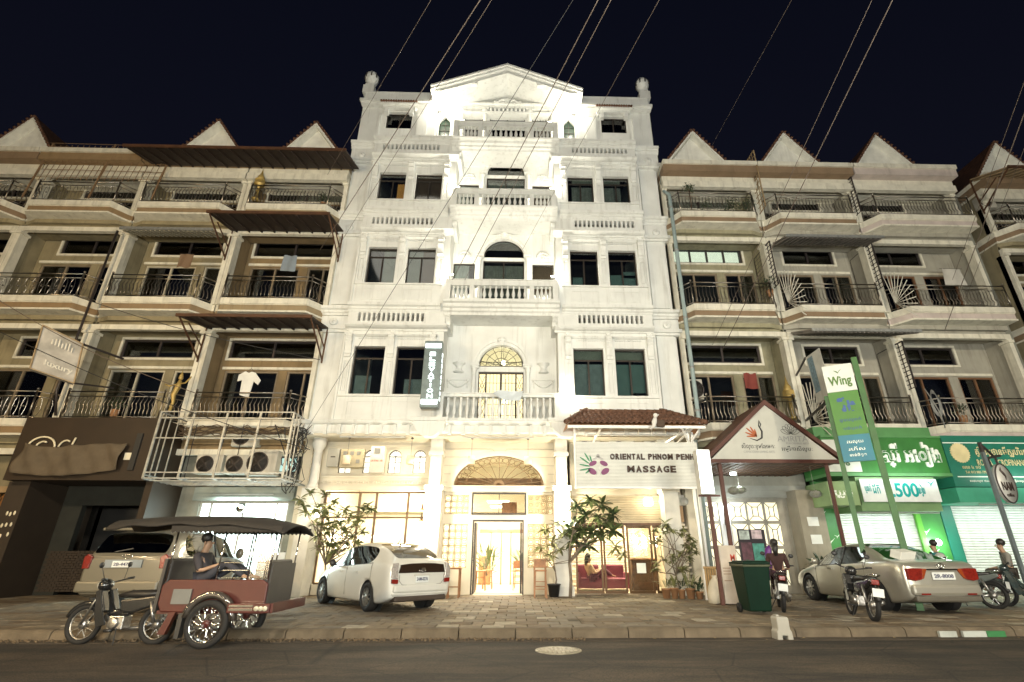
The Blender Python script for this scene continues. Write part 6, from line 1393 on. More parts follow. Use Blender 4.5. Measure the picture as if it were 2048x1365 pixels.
# ================================================================ vehicles
def lerp_tab(tab, x):
    if x <= tab[0][0]: return tab[0][1]
    for (a, u), (b_, v) in zip(tab, tab[1:]):
        if x <= b_:
            t = (x - a) / (b_ - a); return u + (v - u) * t
    return tab[-1][1]
def carpaint(name, col, metal=.0, rough=.32): return M(name, col, rough, metal, var=.05, vs=2, bump=.02, coat=.8, dirt=.0, obj=True)
def wheel(par, x, y, z, r, w, side, rim_m, spokes=9, twin=False):
    wh = thing('wheel', None, None, (x, y, z)); wh.parent = par; wh.location = (x, y, z); WLOC[wh.name] = Vector((0, 0, 0))
    b = MB(); b.lathe([(r * .60, 0), (r * .64, -w / 2), (r * .92, -w / 2), (r, -w * .36), (r, w * .36), (r * .92, w / 2), (r * .64, w / 2), (r * .60, 0)], (0, 0, 0), 36, 'x', False); b.build('tyre', rubber, wh, local=True)
    b = MB(); s = side
    b.lathe([(r * .66, -w * .48), (r * .66, w * .48), (r * .62, w * .48), (r * .60, -w * .3), (r * .62, -w * .48)], (0, 0, 0), 36, 'x', False)
    for k in range(spokes):
        a = 2 * PI * k / spokes
        for da in ((-.10, .10) if twin else (0,)):
            b.bar((s * w * .42, r * .12 * math.cos(a), r * .12 * math.sin(a)), (s * w * .36, r * .62 * math.cos(a + da), r * .62 * math.sin(a + da)), r * .07 if twin else r * .11, .02, (1, 0, 0))
    b.lathe([(r * .17, s * w * .30), (r * .15, s * w * .47), (0, s * w * .48)], (0, 0, 0), 14, 'x')
    b.build('rim', rim_m, wh, local=True); b = MB(); b.lathe([(r * .60, s * w * .1), (0, s * w * .1)], (0, 0, 0), 20, 'x'); b.build('brake', black_p, wh, local=True)
def car(name, label, loc, rz, L_, Wd, spec, paint, rim_m, plate, light_m, spokes=9):
    """car built along +y (front), origin on the ground at the centre. spec: tables along y in metres from the rear bumper"""
    T = thing(name, label, 'car', (0, 0, 0))
    st = spec['st']; n = len(st); hw = Wd / 2
    rows = []
    for y in st:
        zb = lerp_tab(spec['bot'], y); zs_ = lerp_tab(spec['belt'], y); zr = lerp_tab(spec['roof'], y); wf = lerp_tab(spec['w'], y); wr = lerp_tab(spec['wr'], y)
        zm = zb + (zs_ - zb) * .55; hi = zr - zs_
        up = max(hi, .0)
        rows.append([(hw * wf * .93, zb), (hw * wf * .985, zb + .12), (hw * wf, zm), (hw * wf * .985, zs_ - .07), (hw * wf * .95, zs_),
                     (hw * (wf * .93 * (1 - .0) if up < .06 else wr + (wf * .93 - wr) * .12), zs_ + up * .84), (hw * (wr * .90 if up > .06 else wf * .80), zs_ + up * .955), (hw * (wr * .55 if up > .06 else wf * .5), zs_ + up * .99 + (.012 if up < .06 else 0)), (0, zs_ + up + (.018 if up < .06 else 0))])
    nj = 9
    def P(i, j, s): w, z = rows[i][j]; return (s * w, st[i] - L_ / 2, z)
    body = MB(); win = []
    ws = spec['win']    # side windows [(i0,i1)], rear glass (i0,i1), windshield (i0,i1)
    for i in range(n - 1):
        for j in range(nj - 1):
            for s in (-1, 1):
                q = [P(i, j, s), P(i + 1, j, s), P(i + 1, j + 1, s), P(i, j + 1, s)]
                if s < 0: q = q[::-1]
                g = None
                if j == 4 and any(a <= i < c for a, c in ws['side']): g = 'side'
                if j >= 4 + ws.get('rj', 1) and ws['rear'][0] <= i < ws['rear'][1]: g = 'rear'
                if j >= 5 and ws['front'][0] <= i < ws['front'][1]: g = 'front'
                if g: win.append((g, s, q))
                else: body.add(q, [(0, 1, 2, 3)], True)
    for i, fl in ((0, 1), (n - 1, 0)):
        ring = [P(i, j, 1) for j in range(nj)] + [P(i, j, -1) for j in range(nj - 1, -1, -1)]
        for j in range(nj - 1):
            q = [P(i, j, -1), P(i, j, 1), P(i, j + 1, 1), P(i, j + 1, -1)]
            body.add(q if fl else q[::-1], [(0, 1, 2, 3)], False)
    ring0 = [P(i, 0, 1) for i in range(n)]; ring1 = [P(i, 0, -1) for i in range(n)]
    for i in range(n - 1): body.add([ring0[i], ring1[i], ring1[i + 1], ring0[i + 1]], [(0, 1, 2, 3)], False)
    bo = body.build('body', paint, T, local=True)
    # merge doubles so that smoothing flows
    import bmesh
    bm = bmesh.new(); bm.from_mesh(bo.data); bmesh.ops.remove_doubles(bm, verts=bm.verts, dist=.0005)
    cr = bm.edges.layers.float.get('crease_edge') or bm.edges.layers.float.new('crease_edge')
    for e in bm.edges:
        if e.is_boundary: e[cr] = 1
        elif len(e.link_faces) == 2 and e.calc_face_angle(0) > R(50): e[cr] = .55
    bm.normal_update(); bm.to_mesh(bo.data); bm.free()
    m_ = bo.modifiers.new('sub', 'SUBSURF'); m_.levels = m_.render_levels = 2
    # wheel arches cut out
    wy = [spec['wheels'][0] - L_ / 2, spec['wheels'][1] - L_ / 2]; r = spec['r']
    for y in wy:
        c = MB(); c.lathe([(r * 1.14, -hw - .3), (r * 1.14, -hw + .26)], (0, y, r * 1.02), 40, 'x'); c.lathe([(r * 1.14, hw - .26), (r * 1.14, hw + .3)], (0, y, r * 1.02), 40, 'x')
        co = c.build('cutter', paint, None, local=True); mb_ = bo.modifiers.new('cut', 'BOOLEAN'); mb_.object = co; mb_.operation = 'DIFFERENCE'; mb_.solver = 'FAST'
        T.setdefault('_c', 0) if False else None
        globals().setdefault('_CUT', []).append(co)
    # close the shell for the boolean: windows go into the body mesh for cutting, so evaluate then drop the cutters
    dg = bpy.context.evaluated_depsgraph_get(); dg.update(); ev = bpy.data.meshes.new_from_object(bo.evaluated_get(dg)); bo.modifiers.clear(); bo.data = ev
    for co in _CUT: bpy.data.objects.remove(co)
    _CUT.clear()
    sm = MB()
    for y in wy:
        sm.lathe([(r * 1.13, -hw + .02), (r * 1.13, -hw + .3), (0, -hw + .3)], (0, y, r * 1.02), 24, 'x'); sm.lathe([(0, hw - .3), (r * 1.13, hw - .3), (r * 1.13, hw - .02)], (0, y, r * 1.02), 24, 'x')
    # open discs only on the inner side: remove outer caps
    sm2 = MB()
    for y in wy:
        for s in (-1, 1):
            vs = []; N = 24
            for xx in (s * (hw - .03), s * (hw - .30)):
                vs += [(xx, y + r * 1.135 * math.cos(2 * PI * k / N), r * 1.02 + r * 1.135 * math.sin(2 * PI * k / N)) for k in range(N)]
            sm2.add(vs, [(k, (k + 1) % N, N + (k + 1) % N, N + k) for k in range(N // 2 + 1)] + [(k, (k + 1) % N, N + (k + 1) % N, N + k) for k in range(N - 2, N)] + [tuple(range(N, 2 * N))], True)
    sm2.build('wheel_well', black_p, T, local=True)
    for y in wy:
        for s in (-1, 1): wheel(T, s * (hw - .115), y, r, r, .20, s, rim_m, spokes)
    # glass
    for g, nm in (('side', 'side_window'), ('rear', 'rear_window'), ('front', 'windscreen')):
        for s in ((-1, 1) if g == 'side' else (0,)):
            b = MB()
            for gg, ss, q in win:
                if gg == g and (s == 0 or ss == s):
                    b.add([(v[0] * .992, v[1], v[2] - .002) for v in q], [(0, 1, 2, 3)], True)
            if b.v:
                o = b.build(nm, glass_d, T, local=True); bm = bmesh.new(); bm.from_mesh(o.data); bmesh.ops.remove_doubles(bm, verts=bm.verts, dist=.001); bm.to_mesh(o.data); bm.free()
                m_ = o.modifiers.new('sub', 'SUBSURF'); m_.levels = m_.render_levels = 2; m_.boundary_smooth = 'ALL'
    b = MB(); b.box(-hw * .8, hw * .8, -L_ * .3, L_ * .25, .3, spec['seat']); b.build('interior', M('car_interior', (.06, .055, .05), .9), T, local=True)
    for yy in spec['seats']:
        for s in (-.36, .36): b = MB(); b.box(s - .23, s + .23, yy, yy + .12, spec['seat'], spec['seat'] + .32); b.box(s - .12, s + .12, yy + .02, yy + .1, spec['seat'] + .34, spec['seat'] + .5); b.build('seat_back', M('car_interior', (0, 0, 0)), T, local=True)
    seamm = M('panel_gap', (.03, .028, .025), .7, var=0, bump=0)
    for s in (-1, 1):
        for i in spec['seams']:
            b = MB(); b.tube([(P(i, j, s)[0] * .994, P(i, j, s)[1], P(i, j, s)[2]) for j in range(1, 5)], .006, 4); b.build('door_seam', seamm, T, local=True)
        i0, i1 = ws['side'][0]; b = MB(); b.tube([(P(i, 4, s)[0] * .997, P(i, 4, s)[1], P(i, 4, s)[2] - .004) for i in range(i0, i1 + 1)], .010, 5); b.build('window_trim', black_p, T, local=True)
        b = MB(); im = (i0 + i1) // 2; b.tube([(P(im, j, s)[0] * .985, P(im, j, s)[1], P(im, j, s)[2]) for j in (4, 5)], .028, 5); b.build('door_pillar', black_p, T, local=True)
    T.location = loc; T.rotation_euler.z = rz
    return T, P, rows
silver_r = M('alloy_rim', (.58, .57, .54), .3, .9, var=0, bump=0)
def lpart(T, b, nm, m, **k): return b.build(nm, m, T, local=True, **k)
tail_red = M('tail_lamp_red', (.20, .016, .010), .2, var=.3, vs=30, bump=.2, obj=True, coat=1); tail_clear = M('tail_lamp_clear', (.55, .50, .46), .15, .3, var=.4, vs=25, bump=.3, obj=True, coat=1)
platem = M('number_plate', (.68, .70, .68), .5); plink = M('plate_ink', (.04, .04, .10), .5)
def plate(T, x, y, z, s1, w=.34, h=.15):
    b = MB(); b.box(x - w / 2, x + w / 2, y - .012, y, z - h / 2, z + h / 2); p = lpart(T, b, 'number_plate', platem, bevel=.004)
    t = text(s1, plink, None, (x, y - .016, z), w * .84, h * .5, A_, .004, .02, 'plate_lettering'); t.parent = p; return p
# --- white hatchback
sp = dict(seams=(4, 7, 10), st=[0, .06, .22, .50, .85, 1.25, 1.7, 2.2, 2.62, 2.95, 3.35, 3.75, 4.15, 4.38, 4.45],
          bot=[(0, .34), (.22, .24), (.5, .18), (4.0, .18), (4.45, .28)], belt=[(0, .92), (.06, .98), (.22, 1.04), (.5, 1.05), (1.25, 1.00), (2.2, .95), (3.0, .90), (3.35, .86), (3.75, .78), (4.15, .68), (4.45, .56)],
          roof=[(0, .94), (.06, 1.03), (.22, 1.12), (.5, 1.27), (.85, 1.38), (1.25, 1.45), (1.7, 1.49), (2.2, 1.485), (2.62, 1.40), (2.95, 1.24), (3.35, 1.02), (3.75, .81), (4.15, .71), (4.45, .58)],
          w=[(0, .86), (.06, .93), (.22, .98), (.85, 1.0), (3.35, .99), (4.0, .93), (4.38, .78), (4.45, .70)], wr=[(0, .78), (.5, .70), (1.25, .68), (2.2, .69), (2.95, .74), (3.35, .80), (4.45, .7)],
          win=dict(side=[(4, 10)], rear=(2, 5), front=(8, 11), rj=2), wheels=(.98, 3.62), r=.31, seat=.80, seats=(-.9, .15))
pw_ = carpaint('white_car_paint', (.62, .61, .56)); 
PT, P_, rw = car('parked_car', 'white hatchback parked on the pavement in front of the shop window', (-3.62, -2.70, 0), math.atan2(1.63, 1.9) * 1.0, 4.45, 1.73, sp, pw_, silver_r, None, None)
y0 = -4.45 / 2
b = MB(); b.prism([(-.60, .82), (.60, .82), (.56, .99), (.3, 1.015), (0, 1.02), (-.3, 1.015), (-.56, .99)], y0 - .012, y0 + .03); lpart(PT, b, 'lower_rear_glass', M('dark_glass_strip', (.03, .018, .012), .12, coat=1, bump=0))
for s in (-1, 1):
    b = MB(); b.prism([(s * .60, .70), (s * .755, .72), (s * .76, .90), (s * .72, 1.02), (s * .62, 1.03), (s * .62, .82)][::s], y0 - .015, y0 + .16); lpart(PT, b, 'tail_lamp', tail_clear, bevel=.012)
    b = MB(); b.prism([(s * .60, .60), (s * .75, .61), (s * .755, .70), (s * .60, .69)][::s], y0 - .015, y0 + .16); lpart(PT, b, 'tail_lamp', tail_red, bevel=.008)
    b = MB(); b.sphere((s * .96, .62, 1.0), .11, 10, 7, (.8, .55, .75)); b.bar((s * .84, .66, .95), (s * .94, .64, .97), .04); lpart(PT, b, 'wing_mirror', black_p)
    b = MB()
    for yy in (-.62, .32): b.box(s * .872 - .012, s * .872 + .012, yy - .10, yy + .10, .80, .83)
    lpart(PT, b, 'door_handle', pw_)
b = MB(); b.box(-.70, .70, y0 - .05, y0 + .12, .42, .58); b.box(-.72, .72, y0 - .02, y0 + .2, .36, .44); lpart(PT, b, 'bumper', pw_, bevel=.05)
b = MB(); b.box(-.66, .66, y0 - .03, y0 + .3, .24, .35); lpart(PT, b, 'under_bumper', M('brown_black_trim', (.05, .035, .025), .7), bevel=.03)
b = MB(); b.tube([(s_ * .58, y0 - .018, z) for s_, z in ((-1, .78), (-1, .66), (-.86, .58), (0, .55), (.86, .58), (1, .66), (1, .78))], .005, 4); lpart(PT, b, 'hatch_seam', black_p)
b = MB(); b.box(-.20, .20, y0 - .022, y0, .755, .785); lpart(PT, b, 'handle_trim', M('trim_beige', (.5, .48, .42), .4))
b = MB(); b.tube([(.075 * math.cos(a), y0 - .02, .865 + .05 * math.sin(a)) for a in [2 * PI * k / 16 for k in range(16)]], .007, 5, True); b.tube([(.028 * math.cos(a), y0 - .02, .87 + .045 * math.sin(a)) for a in [2 * PI * k / 12 for k in range(12)]], .006, 5, True); lpart(PT, b, 'badge', chrome)
plate(PT, 0, y0 - .008, .69, '2AM-0276')
b = MB(); b.tube([(.02, -.9, 1.46), (.02, -1.15, 1.62)], [.012, .004], 5); lpart(PT, b, 'aerial', black_p)
# --- silver sedan
sp2 = dict(seams=(5, 7, 10), st=[0, .08, .25, .62, .95, 1.3, 1.7, 2.2, 2.65, 3.0, 3.35, 3.8, 4.3, 4.68, 4.80],
           bot=[(0, .36), (.25, .24), (.6, .18), (4.3, .18), (4.8, .30)], belt=[(0, .92), (.08, 1.0), (.25, 1.04), (.62, 1.05), (1.3, 1.02), (2.2, .97), (3.0, .93), (3.35, .90), (3.8, .84), (4.3, .74), (4.8, .58)],
           roof=[(0, .93), (.08, 1.02), (.25, 1.07), (.62, 1.09), (.95, 1.22), (1.3, 1.37), (1.7, 1.46), (2.2, 1.475), (2.65, 1.40), (3.0, 1.24), (3.35, 1.02), (3.8, .87), (4.3, .76), (4.8, .6)],
           w=[(0, .86), (.08, .94), (.25, .98), (.95, 1.0), (3.35, 1.0), (4.3, .94), (4.68, .8), (4.8, .72)], wr=[(0, .9), (.62, .84), (.95, .74), (1.3, .68), (2.2, .67), (3.0, .74), (3.35, .82), (4.8, .8)],
           win=dict(side=[(5, 10)], rear=(3, 6), front=(8, 11), rj=2), wheels=(1.02, 3.80), r=.33, seat=.80, seats=(-.9, .2))
ps_ = carpaint('champagne_silver_paint', (.50, .48, .41), .6, .30)
ST, P_, rw = car('parked_car', 'silver sedan parked in front of the white shutters of the green shop', (9.3, -2.88, 0), R(1.5), 4.80, 1.82, sp2, ps_, silver_r, None, None)
y0 = -2.4
for s in (-1, 1):
    b = MB(); b.prism([(s * .50, .70), (s * .66, .67), (s * .80, .70), (s * .80, .92), (s * .62, .93), (s * .28, .93) if False else (s * .44, .92)][::s], y0 - .02, y0 + .22); lpart(ST, b, 'tail_lamp', tail_red, bevel=.015)
    b = MB(); b.prism([(s * .34, .91), (s * .46, .72), (s * .50, .71), (s * .45, .92)][::s], y0 - .02, y0 + .05); lpart(ST, b, 'tail_lamp', M('tail_lamp_orange', (.28, .05, .012), .2, coat=1, obj=True), bevel=.008)
    b = MB(); b.sphere((s * 1.0, .72, 1.03), .12, 10, 7, (.9, .6, .7)); b.bar((s * .86, .78, .98), (s * .98, .74, 1.0), .05); lpart(ST, b, 'wing_mirror', ps_)
    b = MB()
    for yy in (-.72, .25): b.box(s * .915 - .015, s * .915 + .015, yy - .11, yy + .11, .84, .875)
    lpart(ST, b, 'door_handle', chrome)
    b = MB(); b.box(*sorted((s * .42, s * .62)), y0 - .045, y0 - .02, .40, .43); lpart(ST, b, 'reflector', tail_red)
b = MB(); b.box(-.36, .36, y0 - .03, y0 + .02, .885, .915); lpart(ST, b, 'chrome_strip', chrome, bevel=.006)
b = MB(); b.box(-.78, .78, y0 - .04, y0 + .14, .38, .60); lpart(ST, b, 'bumper', ps_, bevel=.06)
b = MB(); b.box(-.74, .74, y0 - .02, y0 + .3, .26, .375); lpart(ST, b, 'under_bumper', M('sedan_shadow_trim', (.10, .09, .07), .5), bevel=.03)
b = MB(); b.tube([(.085 * math.cos(a), y0 - .0, .975 + .055 * math.sin(a)) for a in [2 * PI * k / 16 for k in range(16)]], .008, 5, True); b.tube([(.03 * math.cos(a), y0 - .0, .98 + .05 * math.sin(a)) for a in [2 * PI * k / 12 for k in range(12)]], .007, 5, True); lpart(ST, b, 'badge', chrome)
plate(ST, 0, y0 - .012, .77, '2R-8008', .52, .15)
bx = thing('paper_box', 'crumpled white paper box lying on the sedan\'s rear window', 'box', (8.95, -4.72, 1.12)); bx.rotation_euler = (.3, .1, .4)
b = MB(); b.box(-.22, .22, -.13, .13, 0, .18); b.v = [(x + .03 * math.sin(9 * z + 5 * y), y + .02 * math.sin(20 * x), z + .03 * math.sin(7 * x)) for x, y, z in b.v]; b.build('box', M('white_paper_box', (.72, .72, .66), .8), bx, local=True, bevel=.01)
# --- white SUV behind the tuk-tuk
sp3 = dict(seams=(4, 6, 9), st=[0, .06, .30, .7, 1.1, 1.6, 2.2, 2.8, 3.05, 3.4, 3.75, 4.2, 4.6, 4.7],
           bot=[(0, .42), (.3, .32), (4.7, .38)], belt=[(0, 1.12), (.06, 1.16), (.7, 1.16), (2.8, 1.12), (3.4, 1.08), (3.75, 1.06), (4.2, 1.0), (4.7, .86)],
           roof=[(0, 1.14), (.06, 1.24), (.30, 1.66), (.7, 1.74), (1.1, 1.77), (2.2, 1.77), (2.8, 1.66), (3.05, 1.5), (3.4, 1.22), (3.75, 1.08), (4.7, .88)],
           w=[(0, .93), (.06, .97), (.3, 1), (3.75, 1), (4.2, .97), (4.7, .84)], wr=[(0, .86), (.3, .80), (1.1, .78), (2.8, .79), (3.4, .86), (4.7, .84)],
           win=dict(side=[(3, 9)], rear=(1, 2), front=(7, 10), rj=1), wheels=(.95, 3.7), r=.37, seat=.9, seats=(-1.0, .1))
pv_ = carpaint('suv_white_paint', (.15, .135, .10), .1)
VT, P_, rw = car('parked_car', 'pale large off-road car parked behind the tuk-tuk, tail to the street', (-8.75, -2.55, 0), R(4), 4.7, 1.80, sp3, pv_, silver_r, None, None)
y0 = -2.35
for s in (-1, 1):
    b = MB(); b.prism([(s * .72, .92), (s * .86, .92), (s * .87, 1.16), (s * .80, 1.22), (s * .70, 1.16)][::s], y0 - .03, y0 + .18); lpart(VT, b, 'tail_lamp', tail_red, bevel=.015)
    b = MB(); b.sphere((s * 1.02, .85, 1.22), .14, 10, 7, (.8, .5, 1)); lpart(VT, b, 'wing_mirror', pv_)
    b = MB()
    for yy in (-.7, .3): b.box(s * .905 - .015, s * .905 + .015, yy - .11, yy + .11, .98, 1.015)
    lpart(VT, b, 'door_handle', chrome)
b = MB(); b.box(-.7, .7, y0 + .02, y0 + .25, 1.70, 1.76); lpart(VT, b, 'roof_spoiler', pv_, bevel=.02)
b = MB(); b.box(-.84, .84, y0 - .12, y0 + .1, .46, .68); lpart(VT, b, 'bumper', pv_, bevel=.04)
b = MB(); b.box(-.42, .35, y0 - .03, y0, .94, 1.10); lpart(VT, b, 'plate_recess', M('grey_blue_trim', (.22, .25, .27), .5)); plate(VT, -.05, y0 - .035, 1.01, '2B-4471', .4, .13)
b = MB(); b.tube([(.1 * math.cos(a), y0 + .0, 1.17 + .04 * math.sin(a)) for a in [2 * PI * k / 16 for k in range(16)]], .01, 5, True); lpart(VT, b, 'badge', chrome)
b = MB(); b.bar((-.3, y0 + .02, 1.26), (.05, y0 + .05, 1.33), .02); lpart(VT, b, 'rear_wiper', black_p)
# --- motorcycles
def moto(label, loc, rz, col=(.03, .03, .03), basket=False, group=None, tail=True, seatc=None, lean=0.):
    T = thing('motorcycle', label, 'motorcycle', (0, 0, 0), group); bm_c = M('moto_paint_%d' % int(sum(col) * 1000 + col[0] * 77), col, .25, .1, var=.1, coat=.8, obj=True)
    met = M('engine_metal', (.45, .43, .40), .35, .9, var=.3, vs=20, obj=True)
    # front +y
    for nm, y in (('front', .62), ('rear', -.62)):
        w = thing('wheel', None, None); w.parent = T; w.location = (0, y, .29)
        b = MB(); b.tube([(0, .262 * math.cos(a), .262 * math.sin(a)) for a in [2 * PI * k / 28 for k in range(28)]], .042 if nm == 'front' else .048, 7, True); b.build('tyre', rubber, w, local=True)
        b = MB(); b.tube([(0, .222 * math.cos(a), .222 * math.sin(a)) for a in [2 * PI * k / 28 for k in range(28)]], .014, 5, True); b.build('rim', met, w, local=True)
        b = MB(); b.lathe([(.05, -.06), (.07, -.03), (.07, .03), (.05, .06)], (0, 0, 0), 12, 'x')
        for k in range(18): a = 2 * PI * k / 18; b.bar(((-1) ** k * .03, .05 * math.cos(a), .05 * math.sin(a)), (0, .22 * math.cos(a + .2 * (-1) ** k), .22 * math.sin(a + .2 * (-1) ** k)), .004)
        b.build('spokes', met, w, local=True)
    b = MB()
    for s in (-1, 1): b.tube([(s * .075, .62, .29), (s * .075, .50, .62), (s * .05, .42, .82)], .018, 7)
    lpart(T, b, 'fork', met)
    b = MB(); b.tube([(0, .62 + .31 * math.cos(a), .29 + .31 * math.sin(a)) for a in [R(20 + k * 14) for k in range(10)]], .05, 6); lpart(T, b, 'front_mudguard', bm_c)
    b = MB(); b.tube([(-.32, .26, .98), (-.22, .34, .95), (0, .40, .90), (.22, .34, .95), (.32, .26, .98)], .014, 6); b.tube([(-.36, .25, .985), (-.24, .27, .975)], .02, 6); b.tube([(.36, .25, .985), (.24, .27, .975)], .02, 6); lpart(T, b, 'handlebar', black_p)
    for s in (-1, 1): b = MB(); b.tube([(s * .22, .32, .97), (s * .30, .36, 1.16)], .006, 5); b.sphere((s * .32, .36, 1.20), .06, 8, 6, (1, .3, .8)); lpart(T, b, 'mirror', black_p)
    b = MB(); b.sphere((0, .44, .88), .12, 12, 8, (1.0, .9, .85)); b.prism([(-.09, .78), (.09, .78), (.06, .58), (-.06, .58)], .40, .50); lpart(T, b, 'headlight_cowl', bm_c)
    b = MB(); b.sphere((0, .53, .88), .07, 12, 7, (1, .5, 1)); lpart(T, b, 'headlight', M('headlight_glass', (.6, .6, .55), .1, .5, bump=0))
    b = MB()
    for s in (-1, 1): b.prismx([(.44, .80), (.36, .82), (.22, .48), (.12, .30), (.28, .26), (.36, .45)], s * .17 - .012, s * .17 + .012); b.prismx([(.40, .82), (.34, .80), (.2, .5), (.30, .45)], *sorted((s * .05, s * .17)))
    lpart(T, b, 'leg_shield', bm_c, bevel=.01)
    b = MB(); b.tube([(0, .36, .70), (0, .18, .45), (0, -.1, .48), (0, -.3, .60)], [.06, .07, .07, .06], 8); lpart(T, b, 'frame', bm_c)
    b = MB(); b.tube([(0, .10, .70), (0, -.1, .745), (0, -.35, .75), (0, -.68, .79)], [.07, .115, .12, .08], 10); b.v = [(x * 1.15, y, .745 + (z - .745) * .55) for x, y, z in b.v]; lpart(T, b, 'saddle', M('saddle_vinyl', seatc or (.025, .022, .02), .4, obj=True))
    b = MB(); b.prismx([(.05, .66), (-.5, .72), (-.84, .78), (-.86, .70), (-.62, .60), (-.2, .46), (0, .48)], -.11, .11); lpart(T, b, 'side_cover', bm_c, bevel=.03)
    b = MB(); b.box(-.07, .07, -.88, -.80, .66, .76); lpart(T, b, 'tail_light', tail_red, bevel=.015)
    b = MB(); b.tube([(0, -.62 + .33 * math.cos(a), .29 + .33 * math.sin(a)) for a in [R(70 + k * 12) for k in range(9)]], .05, 6); lpart(T, b, 'rear_mudguard', black_p)
    b = MB(); b.box(-.10, .10, -.10, .16, .22, .42); b.lathe([(.085, -.15), (.09, -.10), (.09, .10), (.085, .15)], (0, .05, .32), 12, 'x'); b.tube([(0, .15, .36), (0, .30, .40)], .06, 8); lpart(T, b, 'engine', met, bevel=.015)
    b = MB(); b.tube([(.12, .22, .28), (.13, .05, .20), (.14, -.2, .22), (.15, -.7, .36)], [.018, .02, .035, .045], 8); lpart(T, b, 'exhaust', met)
    b = MB(); b.bar((-.22, .02, .22), (.22, .02, .22), .02)
    for s in (-1, 1): b.tube([(s * .2, -.02, .22), (s * .2, .10, .22)], .025, 6)
    b.bar((-.10, -.02, .24), (-.22, -.12, .02), .016); b.build('foot_pegs', black_p, T, local=True)
    b = MB()
    for s in (-1, 1): b.tube([(s * .11, -.62, .32), (s * .12, -.5, .64)], .028, 8)
    lpart(T, b, 'shock_absorber', met)
    b = MB(); b.tube([(-.09, -.5, .78), (-.10, -.85, .84), (0, -.92, .85), (.10, -.85, .84), (.09, -.5, .78)], .012, 6); lpart(T, b, 'grab_rail', chrome)
    if tail: b = MB(); b.box(-.10, .10, -.965, -.955, .45, .60); lpart(T, b, 'number_plate', platem)
    if basket: b = MB(); b.wall(-.17, .17, .70, .95, .62, .64, []); b.box(-.17, .17, .48, .64, .70, .72); lpart(T, b, 'basket', black_p)
    T.location = loc; T.rotation_euler = (0, lean, rz); return T
# heading helpers: rz turns +y ; pi/2 -> faces -x
moto('dark step-through motorcycle pulling the tuk-tuk, facing left', (-6.62, -7.42, -.15), R(88), (.02, .02, .02), tail=False)
moto('black motorcycle beside the green bin, nose to the shop', (6.3, -3.9, 0), R(-22), (.03, .018, .012), lean=.10)
moto('black motorcycle in front of the silver sedan\'s front wing', (7.2, -5.55, 0), R(-14), (.02, .02, .02), lean=.12)
moto('grey motorcycle with round mirrors right of the silver sedan', (11.2, -3.4, 0), R(30), (.16, .18, .17), lean=.1)
moto('dark motorcycle at the right edge of the frame', (12.6, -3.9, 0), R(35), (.05, .07, .07), lean=.1)
moto('motorcycle with pale panels nearest the right edge', (13.5, -4.6, 0), R(40), (.30, .28, .24), lean=.1)
# --- tuk-tuk trailer
TT = thing('tuk_tuk', 'red wooden tuk-tuk carriage with dark canopy, parked at the kerb behind its motorcycle', 'tuk-tuk', (0, 0, 0))
redw = M('red_carriage', (.075, .013, .008), .5, var=.15, vs=3, coat=.5, obj=True); cvs = M('dark_canvas', (.026, .021, .016), .85, var=.2, bump=.4, obj=True); blk_s = M('grey_vinyl', (.045, .04, .036), .6, obj=True)
# local frame: +x right along the street; origin at the axle centre on the ground
for s, y in ((1, -.62), (-1, .62)):
    w = thing('wheel', None, None); w.parent = TT; w.location = (0, y, .345)
    b = MB(); r = .345; b.lathe([(r * .72, 0), (r * .74, -.055), (r * .95, -.055), (r, -.03), (r, .03), (r * .95, .055), (r * .74, .055), (r * .72, 0)], (0, 0, 0), 40, 'y', False); b.build('tyre', rubber, w, local=True)
    b = MB(); b.lathe([(r * .75, -.05), (r * .75, .04), (r * .70, .04), (r * .70, -.05), (r * .75, -.05)], (0, 0, 0), 40, 'y', False)
    for k in range(10):
        a = 2 * PI * k / 10; pts = [(r * q * math.cos(a + da), -.03, r * q * math.sin(a + da)) for q, da in ((.14, 0), (.30, .10), (.48, -.08), (.70, .14))]; b.tube(pts, [.016, .02, .016, .012], 6)
        pts = [(r * q * math.cos(a + da), -.03, r * q * math.sin(a + da)) for q, da in ((.42, -.02), (.55, -.18), (.70, -.24))]; b.tube(pts, .011, 6)
    b.build('rim', chrome, w, local=True); b = MB(); b.lathe([(.0, -.06), (.055, -.055), (.06, .03)], (0, 0, 0), 16, 'y'); b.build('hub', redw, w, local=True)
    b = MB(); b.tube([(.40 * math.cos(a), y, .345 + .42 * math.sin(a)) for a in [R(5 + k * 13.5) for k in range(13)]], .06, 6); lpart(TT, b, 'mudguard', M('grey_mudguard', (.05, .04, .032), .5, coat=.4, obj=True))
    b = MB(); b.tube([(.40 * math.cos(a), y - s * .06, .345 + .45 * math.sin(a)) for a in [R(5 + k * 13.5) for k in range(13)]], .010, 5); lpart(TT, b, 'mudguard_trim', chrome)
b = MB(); b.prism([(-.95, .62), (-.88, .50), (.0, .48), (.66, .50), (.80, .58), (.80, .92), (.70, .98), (-.85, .98), (-.95, .90)], -.50, -.46); lpart(TT, b, 'side_panel', redw, bevel=.02)
b = MB(); b.prism([(-.95, .62), (-.88, .50), (.66, .50), (.80, .58), (.80, .92), (-.95, .90)], .46, .50); lpart(TT, b, 'side_panel', redw, bevel=.02)
b = MB(); b.box(-.95, .76, -.46, .46, .47, .52); lpart(TT, b, 'floor', redw)
b = MB(); b.box(-1.02, -.97, -.48, .48, .5, 1.30); lpart(TT, b, 'front_board', blk_s); b = MB(); b.box(.76, .81, -.455, .455, .55, 1.22); lpart(TT, b, 'back_board', blk_s)
b = MB(); b.box(-.95, -.55, -.45, .45, .80, .88); b.box(-.97, -.90, -.45, .45, .88, 1.28); lpart(TT, b, 'seat', blk_s, bevel=.03)
